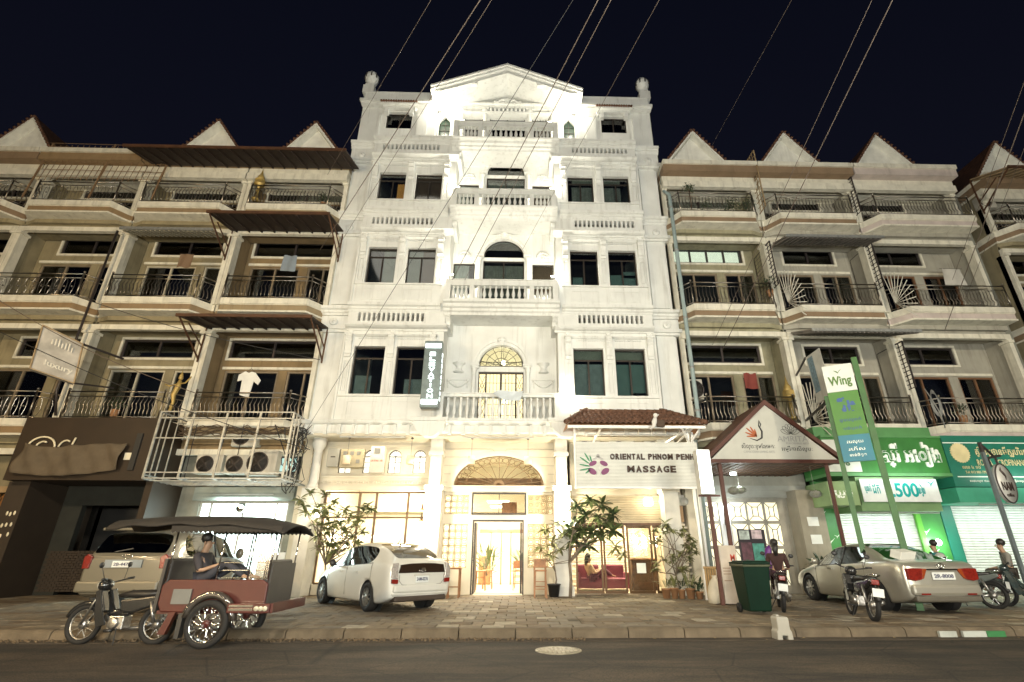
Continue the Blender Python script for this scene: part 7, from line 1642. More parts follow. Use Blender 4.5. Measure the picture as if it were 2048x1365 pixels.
b = MB(); b.box(.30, .72, -.45, .45, .80, .88); b.box(.66, .75, -.45, .45, .88, 1.28); lpart(TT, b, 'seat', blk_s, bevel=.03)
for x in (-.93, -.1, .42, .77):
    for y in (-.47, .47): b = MB(); b.tube([(x, y, .95), (x + .02, y, 1.78)], .014, 6); lpart(TT, b, 'canopy_post', chrome)
b = MB()
def cz(u, v): return 1.80 + .16 * (1 - abs(2 * v - 1) ** 2) + (.05 * math.sin(PI * u)) - .10 * max(0, (u - .82) / .18) - .02 * max(0, (.25 - u) / .25)
NX, NY = 24, 8
for i in range(NX + 1):
    for j in range(NY + 1):
        u, v = i / NX, j / NY; b.v.append((-2.28 + 3.26 * u, (-.66 + 1.32 * v) * (1 - .45 * max(0, (.22 - u) / .22)), cz(u, v) - (0.02 * math.sin(u * 25) if j in (0, NY) else 0)))
for i in range(NX):
    for j in range(NY): a = i * (NY + 1) + j; b.f.append((a, a + NY + 1, a + NY + 2, a + 1)); b.sm.append(True); b.mi.append(0)
o = lpart(TT, b, 'canopy', cvs); m_ = o.modifiers.new('solid', 'SOLIDIFY'); m_.thickness = .03
for y in (-.64, .64):
    b = MB(); n = 24
    for i in range(n): x0, x1 = -.95 + i * .078, -.95 + (i + 1) * .078; b.add([(x0, y * .98, 1.82), (x1, y * .98, 1.82), (x1, y * .98, 1.73), ((x0 + x1) / 2, y * .98, 1.70), (x0, y * .98, 1.73)], [(0, 4, 3, 2, 1)])
    o = lpart(TT, b, 'canopy_fringe', cvs)
b = MB(); b.box(.30, .98, -.70, -.62, .50, .64); lpart(TT, b, 'rear_bumper', redw, bevel=.015); b = MB(); b.box(.34, .72, -.715, -.70, .54, .57); b.box(.34, .72, -.715, -.70, .59, .62); lpart(TT, b, 'bumper_chrome', chrome)
b = MB(); b.bar((.98, -.66, .57), (.98, .62, .57), .08, .14); lpart(TT, b, 'rear_bumper', redw)
for x in (.78, .85, .92): b = MB(); b.lathe([(.0, -.735), (.035, -.73), (.04, -.70)], (x, 0, .57), 12, 'y'); lpart(TT, b, 'reflector', M('cream_reflector', (.7, .65, .5), .2, coat=1, obj=True))
b = MB(); b.tube([(-1.0, 0, .55), (-1.45, 0, .62), (-1.75, 0, .78)], .03, 7); b.tube([(-1.0, -.3, .5), (-1.45, 0, .60)], .02, 6); b.tube([(-1.0, .3, .5), (-1.45, 0, .60)], .02, 6); lpart(TT, b, 'drawbar', dsteel)
b = MB(); b.prism([(-.72, .50), (-.62, .50), (-.72, .18), (-.84, .18)], -.5, -.42); lpart(TT, b, 'step', redw); b = MB(); b.box(-.45, -.38, -.68, -.56, .15, .5); lpart(TT, b, 'mud_flap', black_p)
b = MB(); b.box(-.72, -.42, -.53, -.5, .62, .84); lpart(TT, b, 'side_plate', M('grey_plate', (.14, .14, .13), .5, obj=True))
for z in (1.0, 1.12, 1.24): b = MB(); b.tube([(-.1, -.47, z), (.77, -.47, z)], .006, 4); lpart(TT, b, 'side_wire', chrome)
b = MB()
for k in range(13): x = .43 + k * .028; b.tube([(x, -.47, .98), (x, -.47, 1.6)], .003, 3)
lpart(TT, b, 'side_grille', chrome)
TT.location = (-4.92, -7.30, -.15); TT.rotation_euler.z = R(-1)
# poster stand behind the tuk-tuk
pb = thing('poster_stand', 'grey and white poster stand with LEISURE CENTRE lettering beside the tuk-tuk', 'poster', (-5.55, -4.0, 0))
x0 = -6.15; b = MB(); b.box(x0, x0 + .62, -4.02, -3.98, .32, 1.25); b.build('board', M('poster_grey', (.55, .58, .58), .5, var=.15, vs=4), pb); b = MB()
for q in (x0 + .03, x0 + .59): b.bar((q, -3.98, 0), (q, -3.98, 1.27), .03)
b.build('stand', dsteel, pb); text('LEISURE', whl, pb, (x0 + .34, -4.03, 1.02), .46, .10, A_, .008, .01); text('CENTRE', whl, pb, (x0 + .34, -4.03, .88), .46, .10, A_, .008, .01)
b = MB(); b.box(x0 + .16, x0 + .56, -4.028, -4.021, .4, .72); b.build('picture', M('poster_picture', (.30, .36, .38), .5, var=.6, vs=9), pb)
# ================================================================ plants and small things
LEAFM = {}
def leaf_mesh(l, w, m, name='leaf', fold=.25, droop=.25):
    b = MB(); n = 5; vs = []
    for i in range(n + 1):
        t = i / n; ww = w * math.sin(PI * min(1, t * .92 + .04)) ** .8 * .5; x = l * t; z = -droop * l * t * t
        vs += [(x, -ww, z + ww * fold), (x, 0, z), (x, ww, z + ww * fold)]
    fs = []
    for i in range(n):
        a = i * 3; fs += [(a, a + 3, a + 4, a + 1), (a + 1, a + 4, a + 5, a + 2)]
    b.add(vs, fs, True); return b.mesh(name, m)[0]
leafg = M('frangipani_leaf', (.11, .145, .055), .45, var=.35, vs=3, bump=.1, obj=True); leafy = M('pale_leaf', (.22, .23, .09), .5, var=.35, vs=3, bump=.1, obj=True); leafd = M('deep_leaf', (.045, .075, .035), .5, var=.35, vs=3, bump=.1, obj=True)
barkm = M('grey_bark', (.20, .16, .12), .9, var=.3, vs=12, bump=.5)
def frangipani(label, base, tips, lm, seed, ll=.30, per=9, trunk=.05, lw=.075, joint=None, mix=None):
    rr = random.Random(seed); t = thing('frangipani_tree', label, 'tree', base); b = MB(); B = Vector(base)
    j0 = Vector(joint) if joint else B + Vector((.05, 0, .55))
    b.tube([B + Vector((0, 0, -.02)), B.lerp(j0, .5) + Vector((.04, .02, 0)), j0], [trunk, trunk * .9, trunk * .8], 8)
    me = [leaf_mesh(ll * q, lw * q, lm if not mix or k % 2 else mix) for k, q in enumerate((1.0, .85, 1.15, .7))]
    cnt = 0
    mids = {}
    for i, tp in enumerate(tips):
        T_ = Vector(tp); k = i // 3
        if k not in mids: mids[k] = j0.lerp(T_, .45) + Vector((rr.uniform(-.1, .1), rr.uniform(-.15, .15), rr.uniform(-.05, .1)))
        m_ = mids[k]
        if i % 3 == 0: b.tube([j0, j0.lerp(m_, .5) + Vector((rr.uniform(-.04, .04), 0, .03)), m_], [trunk * .7, trunk * .6, trunk * .5], 7)
        b.tube([m_, m_.lerp(T_, .5) + Vector((rr.uniform(-.06, .06), rr.uniform(-.05, .05), -.03)), T_], [trunk * .45, trunk * .38, trunk * .30], 6)
        for c in range(per):
            a = 2 * PI * c / per + rr.uniform(-.3, .3); el = rr.uniform(-.5, .9)
            inst(me[rr.randrange(4)], 'leaf', t, T_ + Vector((0, 0, rr.uniform(-.06, .03))), (rr.uniform(-.5, .5), -el, a)); cnt += 1
    b.build('trunk', barkm, t)
    return t
rr = random.Random(31)
tips = []
for px, py in ((608, 1012), (632, 1018), (658, 1018), (676, 1032), (718, 1038), (665, 1046), (644, 1052), (690, 1085), (655, 1090), (715, 1088), (600, 1000), (622, 985), (650, 990), (612, 1025), (640, 1010), (668, 1005), (690, 1020), (650, 1030), (628, 1045), (700, 1030), (735, 1010), (728, 1022), (680, 1045), (712, 1050), (745, 1020), (655, 1060), (635, 1075), (672, 1085), (705, 1075), (690, 1062), (725, 1065), (665, 1105), (690, 1100), (640, 1095)):
    y = rr.uniform(-.9, .1); x, z = U(px, py, y); tips.append((x, y, z))
frangipani('leafy frangipani tree against the lit shop window, left of the white hatchback', (-5.75, -.35, 0), tips, leafg, 5, .27, 15, .035, .095, joint=(-5.8, -.35, .9), mix=leafy)
tips = []
for px, py in ((1155, 1010), (1180, 1000), (1205, 1010), (1225, 1030), (1170, 1030), (1195, 1035), (1215, 1045), (1150, 1045), (1140, 1060), (1165, 1060), (1185, 1065), (1205, 1070), (1225, 1062), (1150, 1082), (1175, 1090)):
    y = rr.uniform(-.8, .2); x, z = U(px, py, y); tips.append((x, y, z))
frangipani('dark leaved frangipani tree standing before the right hotel pillar and glass doors', (1.62, -.35, 0), tips, leafd, 7, .42, 24, .05, .115, joint=(1.62, -.35, .95), mix=leafg)
tips = []
for px, py in ((1090, 1060), (1112, 1045), (1105, 1085), (1082, 1095), (1125, 1070), (1120, 1100), (1098, 1110), (1245, 1110), (1230, 1095)):
    y = rr.uniform(-.6, .1); x, z = U(px, py, y); tips.append((x, y, z))
frangipani('thin pale leaved potted tree at the foot of the right hotel pillar', (1.18, -.15, .25), tips, leafy, 9, .30, 18, .022, .07, joint=(1.2, -.2, .7))
def pot(label, x, y, r, h, m, name='flower_pot'):
    t = thing(name, label, 'pot', (x, y, 0)); b = MB(); b.lathe([(r * .7, 0), (r * .95, h * .9), (r * 1.05, h * .9), (r * 1.05, h), (r * .9, h), (r * .85, h * .88), (0, h * .88)], (x, y, 0), 16); b.build('pot', m, t); return t
clay = M('clay_pot', (.45, .24, .12), .8, var=.3, dirt=.3)
pot('large black pot holding the thin tree by the right hotel pillar', 1.15, -.15, .20, .36, black_p)
def bush(label, x, y, z, n, r, l, w, m, seed, cat='plant', stems=True, up=.6, sq=1., name='potted_plant'):
    t = thing(name, label, cat, (x, y, z)); q = random.Random(seed); me = [leaf_mesh(l * s, w * s, m) for s in (1, .8, 1.2)]
    b = MB()
    for k in range(n):
        a = q.uniform(0, 2 * PI); e = q.uniform(.1, 1.4) * up; rad = r * q.uniform(.15, 1)
        p = Vector((x + rad * math.cos(a), y + rad * math.sin(a) * .8, z + q.uniform(.05, 1) * r * 1.6 * sq)); inst(me[k % 3], 'leaf', t, p, (q.uniform(-.6, .6), -e, a + q.uniform(-.5, .5)))
        if stems and k % 4 == 0: b.tube([(x + q.uniform(-.03, .03), y, z), ((x + p.x) / 2 + q.uniform(-.05, .05), (y + p.y) / 2, (z + p.z) / 2 + .05), p], [.012, .008, .005], 5)
    if b.v: b.build('stems', barkm, t)
    return t
x3, z3 = U(1345, 1100, -.6)
tips = []
for k in range(24): 
    px, py = rr.uniform(1300, 1400), rr.uniform(1050, 1140); y = rr.uniform(-1.0, -.3); x, z = U(px, py, y); tips.append((x, y, z))
frangipani('bushy small tree with thin branches before the brick pillar', (4.85, -.7, 0), tips, leafy, 15, .16, 22, .028, .06, joint=(4.8, -.65, .6))
x, z = U(1330, 1048, -.4); frangipani('single branch with a leaf rosette reaching over the glass doors', (4.9, -.4, 1.2), [(x, -.4, z)], leafg, 17, .34, 14, .02, .09, joint=(4.6, -.4, 1.9))
for i, (px, r, h) in enumerate(((1338, .14, .26), (1353, .12, .28), (1366, .11, .24), (1382, .14, .28), (1398, .12, .2))):
    x, z = U(px, 1190, -1.0); y = -.75 - .08 * i
    pot(['leftmost clay pot of the row before the brick pillar', 'second clay pot of the row before the brick pillar', 'middle clay pot of the row before the brick pillar', 'large clay pot with spiky leaves, fourth of the row', 'small pot at the right end of the row before the brick pillar'][i], x, y, r, h, clay)
    bush(['grassy plant in the leftmost clay pot', 'small plant in the second clay pot', 'small plant in the middle clay pot', 'spiky sword leaved plant in the fourth clay pot', 'low dark plant at the right end of the pot row'][i], x, y, h * .85, 26, .14, [.22, .18, .2, .42, .2][i], [.03, .05, .04, .035, .06][i], [leafg, leafy, leafd, leafy, leafd][i], 40 + i, stems=False, up=1.1)
bush('dark clipped hedge plant behind the green bin', 6.7, -2.2, .5, 260, .55, .10, .05, leafd, 60, 'shrub', True, .9, .55, 'hedge_plant')
bush('broad leaved plant left of the silver sedan, against the green pier', 9.45, -.6, .1, 60, .45, .35, .09, leafd, 61, 'plant', True, 1.0, 1.2, 'leafy_plant')
pb_ = M('bamboo_tan', (.42, .28, .13), .7, var=.3)
bf = thing('bamboo_planter', 'tan bamboo planter box between the canopy post and light box post', 'planter', (5.8, -1.5, 0))
for k in range(12): b = MB(); b.tube([(5.45 + k * .07, -1.4, 0), (5.45 + k * .07, -1.4, .82)], .03, 7); b.build('bamboo_cane', pb_, bf)
b = MB(); b.tube([(5.4, -1.4, .84), (6.3, -1.4, .84)], .035, 7); b.build('top_cane', pb_, bf)
# carton, sacks, bin, barrier
cr_ = thing('tall_carton', 'tall pale cardboard carton with red lettering standing left of the green bin', 'carton', (5.9, -2.4, 0))
cm = M('pale_cardboard', (.62, .54, .45), .85, var=.15, dirt=.25); b = MB(); b.box(5.42, 5.88, -2.75, -2.45, .02, 1.42); b.build('box', cm, cr_, bevel=.01)
text('M', M('red_ink', (.5, .06, .03)), cr_, (5.76, -2.756, 1.12), .12, .16, A_, .004, .02)
for z in (.85, .78, .71, .55): b = MB(); b.box(5.46, 5.66, -2.755, -2.75, z, z + .025); b.build('printed_bar', M('brown_print', (.35, .25, .18), .8), cr_)
sk_ = thing('sack', 'pale rice sack leaning on the carton beside the bin', 'sack', (5.2, -2.5, 0)); b = MB(); b.lathe([(.02, 0), (.17, .02), (.20, .2), (.19, .4), (.13, .55), (.06, .62), (.09, .68)], (5.22, -2.5, 0), 12); b.v = [(5.22 + (x - 5.22) * .85 + .12 * (z - .1), y, z) for x, y, z in b.v]; b.build('sack_body', M('sack_cloth', (.62, .56, .44), .9, bump=.6, bs=14), sk_)
BN = thing('wheelie_bin', 'dark green wheelie bin at the kerb with a pale worn rim', 'bin', (5.32, -4.75, 0)); gb = M('bin_green', (.002, .018, .009), .5, spec=.15, var=.15, vs=2, dirt=.35, obj=False)
b = MB(); x, y = 5.32, -4.75
b.add([(x - .24, y - .28, .06), (x + .24, y - .28, .06), (x + .24, y + .28, .06), (x - .24, y + .28, .06), (x - .30, y - .37, .98), (x + .30, y - .37, .98), (x + .30, y + .37, .98), (x - .30, y + .37, .98)], [(0, 3, 2, 1), (4, 5, 6, 7), (0, 1, 5, 4), (1, 2, 6, 5), (2, 3, 7, 6), (3, 0, 4, 7)]); b.build('bin_body', gb, BN, bevel=.03)
b = MB(); b.box(x - .32, x + .32, y - .39, y + .37, .95, 1.00); b.build('rim', M('bin_rim', (.04, .05, .02), .5, dirt=.6), BN, bevel=.015)
b = MB(); b.box(x - .31, x + .31, y - .40, y + .30, 1.005, 1.05); b.box(x - .28, x + .28, y - .36, y + .28, 1.05, 1.075); b.build('lid', gb, BN, bevel=.02)
b = MB(); b.tube([(x - .30, y + .40, 1.02), (x + .30, y + .40, 1.02)], .02, 8); b.build('handle', gb, BN)
for s in (-1, 1): b = MB(); b.lathe([(.10, -.03), (.10, .03)], (x + s * .27, y + .22, .10), 18, 'x'); b.build('wheel', rubber, BN)
BR = thing('barrier_block', 'small white plastic barrier block standing on the road edge', 'barrier', (4.70, -7.2, -.15)); b = MB(); wm_ = M('white_plastic_worn', (.34, .32, .27), .6, dirt=.4); x, y = 4.66, -7.22
b.prism([(x - .17, -.15), (x - .055, -.15), (x - .055, -.07), (x + .055, -.07), (x + .055, -.15), (x + .17, -.15), (x + .16, .0), (x + .13, .04), (x + .13, .24), (x + .10, .27), (x - .10, .27), (x - .13, .24), (x - .13, .04), (x - .16, .0)][::-1], y - .12, y + .12); b.v = [(x + (p[0] - x) * .82, p[1], -.15 + (p[2] + .15) * .85) for p in b.v]; b.build('block', wm_, BR, bevel=.012)
b = MB(); b.box(x - .08, x - .03, y - .06, y + .06, .205, .235); b.build('lug', wm_, BR)
pk = thing('painted_kerb_strips', 'worn white and green painted strips on the kerb edge below the silver sedan', 'road marking', (8.2, -7.1, -.14))
for x0_, x1_, m_ in ((7.55, 7.86, M('worn_white_paint', (.42, .44, .40), .8, dirt=.5)), (7.98, 8.40, M('worn_white_paint', (0, 0, 0))), (8.41, 8.75, M('worn_green_paint', (.03, .16, .05), .8, dirt=.4))):
    b = MB(); b.box(x0_, x1_, -7.13, -7.075, -.148, -.05); b.build('strip', m_, pk)
# high tables and stools before the cafe
def stool(label, x, y, seat=.72, back=True, w=.32, m=wood_m):
    t = thing('bar_stool', label, 'stool', (x, y, 0)); h = w / 2
    b = MB(); b.box(x - h, x + h, y - h, y + h, seat, seat + .04); b.build('seat', m, t, bevel=.008)
    for a in (-1, 1):
        for c in (-1, 1): b = MB(); b.bar((x + a * (h - .03), y + c * (h - .03), seat), (x + a * h, y + c * h, 0), .035); b.build('leg', m, t)
    for z in (.25, .45): b = MB(); b.bar((x - h, y - h, z), (x + h, y - h, z), .025); b.build('stretcher', m, t)
    if back: b = MB(); b.box(x - h, x + h, y + h - .03, y + h, seat + .10, seat + .34); b.box(x - h, x - h + .03, y + h - .035, y + h, seat, seat + .34); b.box(x + h - .03, x + h, y + h - .035, y + h, seat, seat + .34); b.build('backrest', m, t)
def htable(label, x, y, w=.75, h=.78):
    t = thing('high_table', label, 'table', (x, y, 0)); b = MB(); b.box(x - w / 2, x + w / 2, y - .25, y + .25, h, h + .04); b.build('table_top', wood_m, t, bevel=.006)
    for a in (-1, 1):
        for c in (-1, 1): b = MB(); b.bar((x + a * (w / 2 - .04), y + c * .2, h), (x + a * (w / 2 - .04), y + c * .2, 0), .04); b.build('leg', wood_m, t)
    b = MB(); b.bar((x - w / 2 + .04, y - .2, .3), (x + w / 2 - .04, y - .2, .3), .03); b.build('stretcher', wood_m, t)
htable('wooden high table left of the cafe entrance', -2.05, -.35); stool('backless wooden stool under the high table left of the entrance', -2.15, -.65, .55, False, .28)
htable('narrow wooden high table right of the cafe entrance', .72, -.2, .42, .82); stool('wooden bar stool with orange backrest right of the entrance', .72, -.55, .72, True, .36)
for i, (x, y) in enumerate(((-1.25, 2.2), (-1.05, 3.0), (.05, 2.4), (.10, 3.4))): stool(['wooden stool just inside the cafe door at the left', 'wooden stool deeper inside the cafe at the left', 'wooden stool just inside the cafe door at the right', 'wooden stool deeper inside the cafe at the right'][i], x, y, .62, i > 1, .34)
bush('green palm in the cafe behind the open door', -1.15, 4.2, .4, 50, .4, .5, .08, leafg, 71, 'plant', True, 1.2, 1.4, 'palm_plant')
bush('green plant in the cafe at the right behind the open door', .25, 4.4, .5, 40, .3, .4, .07, leafg, 72, 'plant', True, 1.2, 1.3, 'palm_plant')
for i in range(3):
    x = -3.6 + i * .45; t = thing('wine_bottles', None, None) if False else None
sh = thing('bottle_shelf', 'shelf with glasses and bottles high behind the shop window at the right', 'shelf', (-3.4, 3.0, 1.8)); b = MB(); b.box(-3.7, -3.1, 2.9, 3.2, 2.35, 2.38); b.box(-3.7, -3.1, 2.9, 3.2, 2.75, 2.78); b.build('board', wood_m, sh)
for i in range(5):
    for z in (2.38, 2.78): b = MB(); b.lathe([(.035, 0), (.035, .14), (.014, .18), (.014, .25)], (-3.62 + i * .11, 3.05, z), 8); b.build('bottle', wood_d, sh)
# rope-lit doll, purple raincoat
rc_ = thing('purple_raincoat', 'purple raincoat hanging over the motorcycle beside the bin', 'raincoat', (6.9, -2.9, .6)); b = MB()
b.lathe([(.02, 1.42), (.07, 1.34), (.09, 1.2), (.13, 1.0), (.17, .8), (.15, .66), (.10, .60)], (6.78, -2.75, 0), 12); b.v = [(x + .04 * math.sin(z * 9), y + .03 * math.sin(z * 7 + x * 12), z) for x, y, z in b.v]; b.build('coat', M('purple_plastic', (.13, .03, .22), .35), rc_)
def helmet(label, c, col):
    t = thing('helmet', label, 'helmet', c); b = MB(); b.sphere(c, .13, 14, 9, (.92, 1.05, .95)); b.build('shell', M('helmet_%s' % label[:4], col, .25, coat=.6), t)
    b = MB(); b.sphere((c[0], c[1] - .03, c[2] - .01), .128, 12, 7, (.86, 1.03, .45)); b.build('visor', M('visor', (.03, .03, .03), .15), t)
rl_ = random.Random(77); lt = MB()
for k in range(60):
    x = rl_.uniform(-6, 9); y = rl_.choice((rl_.uniform(-7.35, -7.1), rl_.uniform(-6.6, -.6))); z = -.14 if y < -7 else .006; a = rl_.uniform(0, 6.3); s = rl_.uniform(.02, .05)
    lt.add([(x + s * math.cos(a), y + s * math.sin(a), z + .004), (x - s * .5 * math.sin(a), y + s * .5 * math.cos(a), z + .012), (x - s * math.cos(a), y - s * math.sin(a), z + .003), (x + s * .5 * math.sin(a), y - s * .5 * math.cos(a), z + .002)], [(0, 1, 2, 3)])
lt.build('litter', M('fallen_leaf', (.26, .19, .10), .9, var=.5, vs=4), label='small dry leaves and scraps scattered over pavement and gutter', kind='stuff')
helmet('pale helmet on the mirror of the grey motorcycle right of the sedan', (10.95, -3.35, 1.12), (.5, .5, .46))
# ================================================================ people
skin_m = M('skin', (.36, .22, .14), .55, var=.1, vs=8, bump=.1, obj=True); hair_m = M('black_hair', (.015, .012, .01), .5, bump=.4, obj=True)
def skinmesh(verts, edges, rad, name, m, par, sub=2):
    me = bpy.data.meshes.new(name); me.from_pydata([tuple(v) for v in verts], edges, []); o = bpy.data.objects.new(name, me); COL.objects.link(o)
    o.modifiers.new('skin', 'SKIN'); me.skin_vertices[0].data[0].use_root = True
    for i, r in enumerate(rad): me.skin_vertices[0].data[i].radius = (r, r) if not isinstance(r, tuple) else r
    s = o.modifiers.new('sub', 'SUBSURF'); s.levels = s.render_levels = sub
    dg = bpy.context.evaluated_depsgraph_get(); dg.update(); ev = bpy.data.meshes.new_from_object(o.evaluated_get(dg)); bpy.data.objects.remove(o)
    ev.materials.clear(); ev.materials.append(m); ev.polygons.foreach_set('use_smooth', [True] * len(ev.polygons)); ev.name = name
    o = bpy.data.objects.new(name, ev); COL.objects.link(o); o.parent = par; return o
def person(label, loc, rz, pose, top_c, leg_c, hair_long=False, tilt=0.):
    """pose: joint dictionary in metres, facing +y, x = the person's right is +x"""
    T = thing('person', label, 'person', (0, 0, 0)); J = {k: Vector(v) for k, v in pose.items()}
    V = []; E = []; Rr = []; ix = {}
    def add(k, p, r, frm=None):
        ix[k] = len(V); V.append(p); Rr.append(r)
        if frm: E.append((ix[frm], ix[k]))
    add('pelvis', J['pelvis'], .125); add('waist', J['pelvis'].lerp(J['chest'], .5), .108, 'pelvis'); add('chest', J['chest'], .125, 'waist')
    nk = J['chest'].lerp(J['head'], .48); add('neck0', J['chest'].lerp(J['head'], .30), .068, 'chest'); add('neck', nk, .056, 'neck0'); add('jaw', J['head'] + Vector((0, .015, -.06)), .07, 'neck'); add('skull', J['head'] + Vector((0, 0, .05)), .088, 'jaw')
    for s, nm in ((-1, 'l'), (1, 'r')):
        sh = J['chest'] + Vector((s * .17, 0, .04)); add('sh' + nm, sh, .06, 'chest'); add('ua' + nm, sh.lerp(J['elb' + nm], .5), .048, 'sh' + nm); add('el' + nm, J['elb' + nm], .038, 'ua' + nm); add('wr' + nm, J['wri' + nm], .027, 'el' + nm)
        d = (J['wri' + nm] - J['elb' + nm]).normalized(); pm_ = J['wri' + nm] + d * .07; add('pa' + nm, pm_, (.038, .020), 'wr' + nm)
        side = d.cross(Vector((0, 0, 1))); side = side.normalized() if side.length > .1 else Vector((1, 0, 0))
        for k, (o_, l) in enumerate(((-.027, .060), (-.009, .072), (.009, .068), (.027, .052))):
            a = pm_ + side * o_ + d * .03; add('f%d%s' % (k, nm), a, .010, 'pa' + nm); add('g%d%s' % (k, nm), a + d * l * .6 + Vector((0, 0, -.012)), .009, 'f%d%s' % (k, nm)); add('h%d%s' % (k, nm), a + d * l * .9 + Vector((0, 0, -.035)), .008, 'g%d%s' % (k, nm))
        add('t0' + nm, J['wri' + nm] + d * .04 - side * s * .035, .011, 'wr' + nm); add('t1' + nm, J['wri' + nm] + d * .08 - side * s * .055 + Vector((0, 0, -.02)), .009, 't0' + nm)
        hp = J['pelvis'] + Vector((s * .09, 0, -.03)); add('hp' + nm, hp, .085, 'pelvis'); add('th' + nm, hp.lerp(J['kne' + nm], .5), .072, 'hp' + nm); add('kn' + nm, J['kne' + nm], .052, 'th' + nm); add('ca' + nm, J['kne' + nm].lerp(J['ank' + nm], .4), .052, 'kn' + nm); add('an' + nm, J['ank' + nm], .034, 'ca' + nm); add('to' + nm, J['ank' + nm] + Vector((0, .16, -.04)), .032, 'an' + nm)
    skinmesh(V, E, Rr, 'body', skin_m, T, 1)
    def sub(keys, scale, nm, m):
        ks = [k for k in ix if k in keys]; mp = {ix[k]: i for i, k in enumerate(ks)}
        skinmesh([V[ix[k]] for k in ks], [(mp[a], mp[c]) for a, c in E if a in mp and c in mp], [(Rr[ix[k]] if not isinstance(Rr[ix[k]], tuple) else Rr[ix[k]][0]) * scale + .008 for k in ks], nm, m, T, 1)
    sub({'pelvis', 'waist', 'chest', 'neck0', 'shl', 'ual', 'shr', 'uar', 'ell', 'elr'}, 1.06, 'shirt', M('shirt_%.2f_%.2f' % top_c[:2], top_c, .9, var=.2, bump=.4, bs=20, obj=True))
    sub({'pelvis', 'hpl', 'thl', 'knl', 'cal', 'anl', 'hpr', 'thr', 'knr', 'car', 'anr'}, 1.06, 'trousers', M('trousers_%.2f_%.2f' % leg_c[:2], leg_c, .9, var=.2, bump=.4, bs=20, obj=True))
    h = J['head']; b = MB(); b.sphere(h + Vector((0, -.034, .082)), .100, 14, 10, (.95, 1.0, .95))
    if hair_long: b.tube([h + Vector((0, -.07, .05)), h + Vector((0, -.11, -.08)), h + Vector((0, -.12, -.22))], [.08, .07, .03], 10)
    v0 = len(b.v); b.build('hair', hair_m, T, local=True)
    b = MB(); b.sphere(h + Vector((0, .098, -.005)), .016, 6, 5, (.8, 1, 1.3)); b.build('nose', skin_m, T, local=True)
    for s in (-1, 1): b = MB(); b.sphere(h + Vector((s * .034, .083, .018)), .011, 7, 5); b.build('eye', black_p, T, local=True); b = MB(); b.sphere(h + Vector((s * .090, 0, .0)), .022, 7, 5, (.4, .8, 1.2)); b.build('ear', skin_m, T, local=True)
    b = MB(); b.sphere(h + Vector((0, .082, -.045)), .018, 8, 5, (1.2, .5, .35)); b.build('mouth', M('lips', (.28, .10, .08), .5), T, local=True)
    T.location = loc; T.rotation_euler = (tilt, 0, rz); return T
sit = dict(pelvis=(0, 0, .14), chest=(0, -.03, .50), head=(0, .02, .75), elbl=(-.24, .02, .25), elbr=(.24, .02, .25), wril=(-.14, .24, .22), wrir=(.14, .24, .22), knel=(-.13, .42, .16), kner=(.13, .42, .16), ankl=(-.13, .46, -.28), ankr=(.13, .46, -.28))
lounge = dict(sit, chest=(0, -.14, .46), head=(0, -.10, .71), wril=(-.10, .26, .34), wrir=(.12, .28, .36), knel=(-.12, .44, .34), kner=(.12, .40, .38), ankl=(-.10, .78, .16), ankr=(.10, .74, .16))
person('person in a dark jacket sitting back inside the tuk-tuk', (-5.50, -7.22, .70), R(-94), lounge, (.045, .04, .045), (.04, .04, .05))
stand = dict(pelvis=(0, 0, .92), chest=(0, 0, 1.30), head=(0, .02, 1.58), elbl=(-.24, .0, 1.08), elbr=(.24, .0, 1.08), wril=(-.24, .10, .86), wrir=(.24, .12, .88), knel=(-.10, .04, .50), kner=(.10, .02, .50), ankl=(-.10, .0, .08), ankr=(.10, -.02, .08))
person('person in a pale top lounging on the plum sofa behind the glass doors', (2.62, 1.95, .34), R(-70), lounge, (.62, .42, .28), (.10, .03, .05), True)
person('person in a teal shirt sitting on a motorcycle right of the sedan', (11.45, -2.6, .66), R(20), sit, (.03, .16, .17), (.05, .05, .05))
person('person with covered arms seated near the far right edge', (12.7, -3.3, .66), R(60), sit, (.20, .19, .17), (.07, .06, .05))
person('person in orange brown clothes sitting on the motorcycle beside the bin', (6.34, -4.0, .64), R(-22), sit, (.045, .018, .016), (.05, .02, .03), True)
# ================================================================ lamps and light
def flood(label, c, rz, e=60, col=(1, .93, .76), face_e=30, aim=(0, 0, 1), size=.09, kind='POINT', group=None):
    t = thing('floodlight', label, 'lamp', c, group or 'floodlights on the white hotel'); b = MB(); b.box(c[0] - .09, c[0] + .09, c[1] - .05, c[1] + .05, c[2] - .05, c[2] + .04); b.build('housing', M('lamp_housing', (.5, .5, .48), .5), t, bevel=.01)
    b = MB(); b.box(c[0] - .08, c[0] + .08, c[1] - .04, c[1] + .04, c[2] + .041, c[2] + .055); b.build('lit_lens', M('lens_glow_%d' % face_e, (1, .95, .85), emit=face_e, ecol=(1, .90, .70), var=0, bump=0), t)
    b = MB(); b.bar((c[0], c[1] + .04, c[2]), (c[0] + (.1 if rz > 0 else -.1), c[1] + .08, c[2] - .05), .02); b.build('bracket', dsteel, t)
    lamp(t, 'POINT', (c[0], c[1] - .02, c[2] + .14), e, col, size); return t
names = ['second', 'third', 'fourth']
for i, z in enumerate((11.15, 15.4, 19.15)):
    for s in (-1, 1):
        flood('small bright floodlight at the %s side of the %s balcony' % ('left' if s < 0 else 'right', ['middle', 'upper', 'topmost'][i]), (XC + s * 1.98, -.10, z), s, [150, 140, 130][i])
flood('small bright floodlight low beside the right first floor window', (XC + 2.42, -.22, 6.2), 1, 70)
for s in (-1, 1): flood('floodlight on the hotel parapet edge beneath the %s end of the pediment' % ('left' if s < 0 else 'right'), (XC + s * 3.1, .2, 20.05), s, 80)
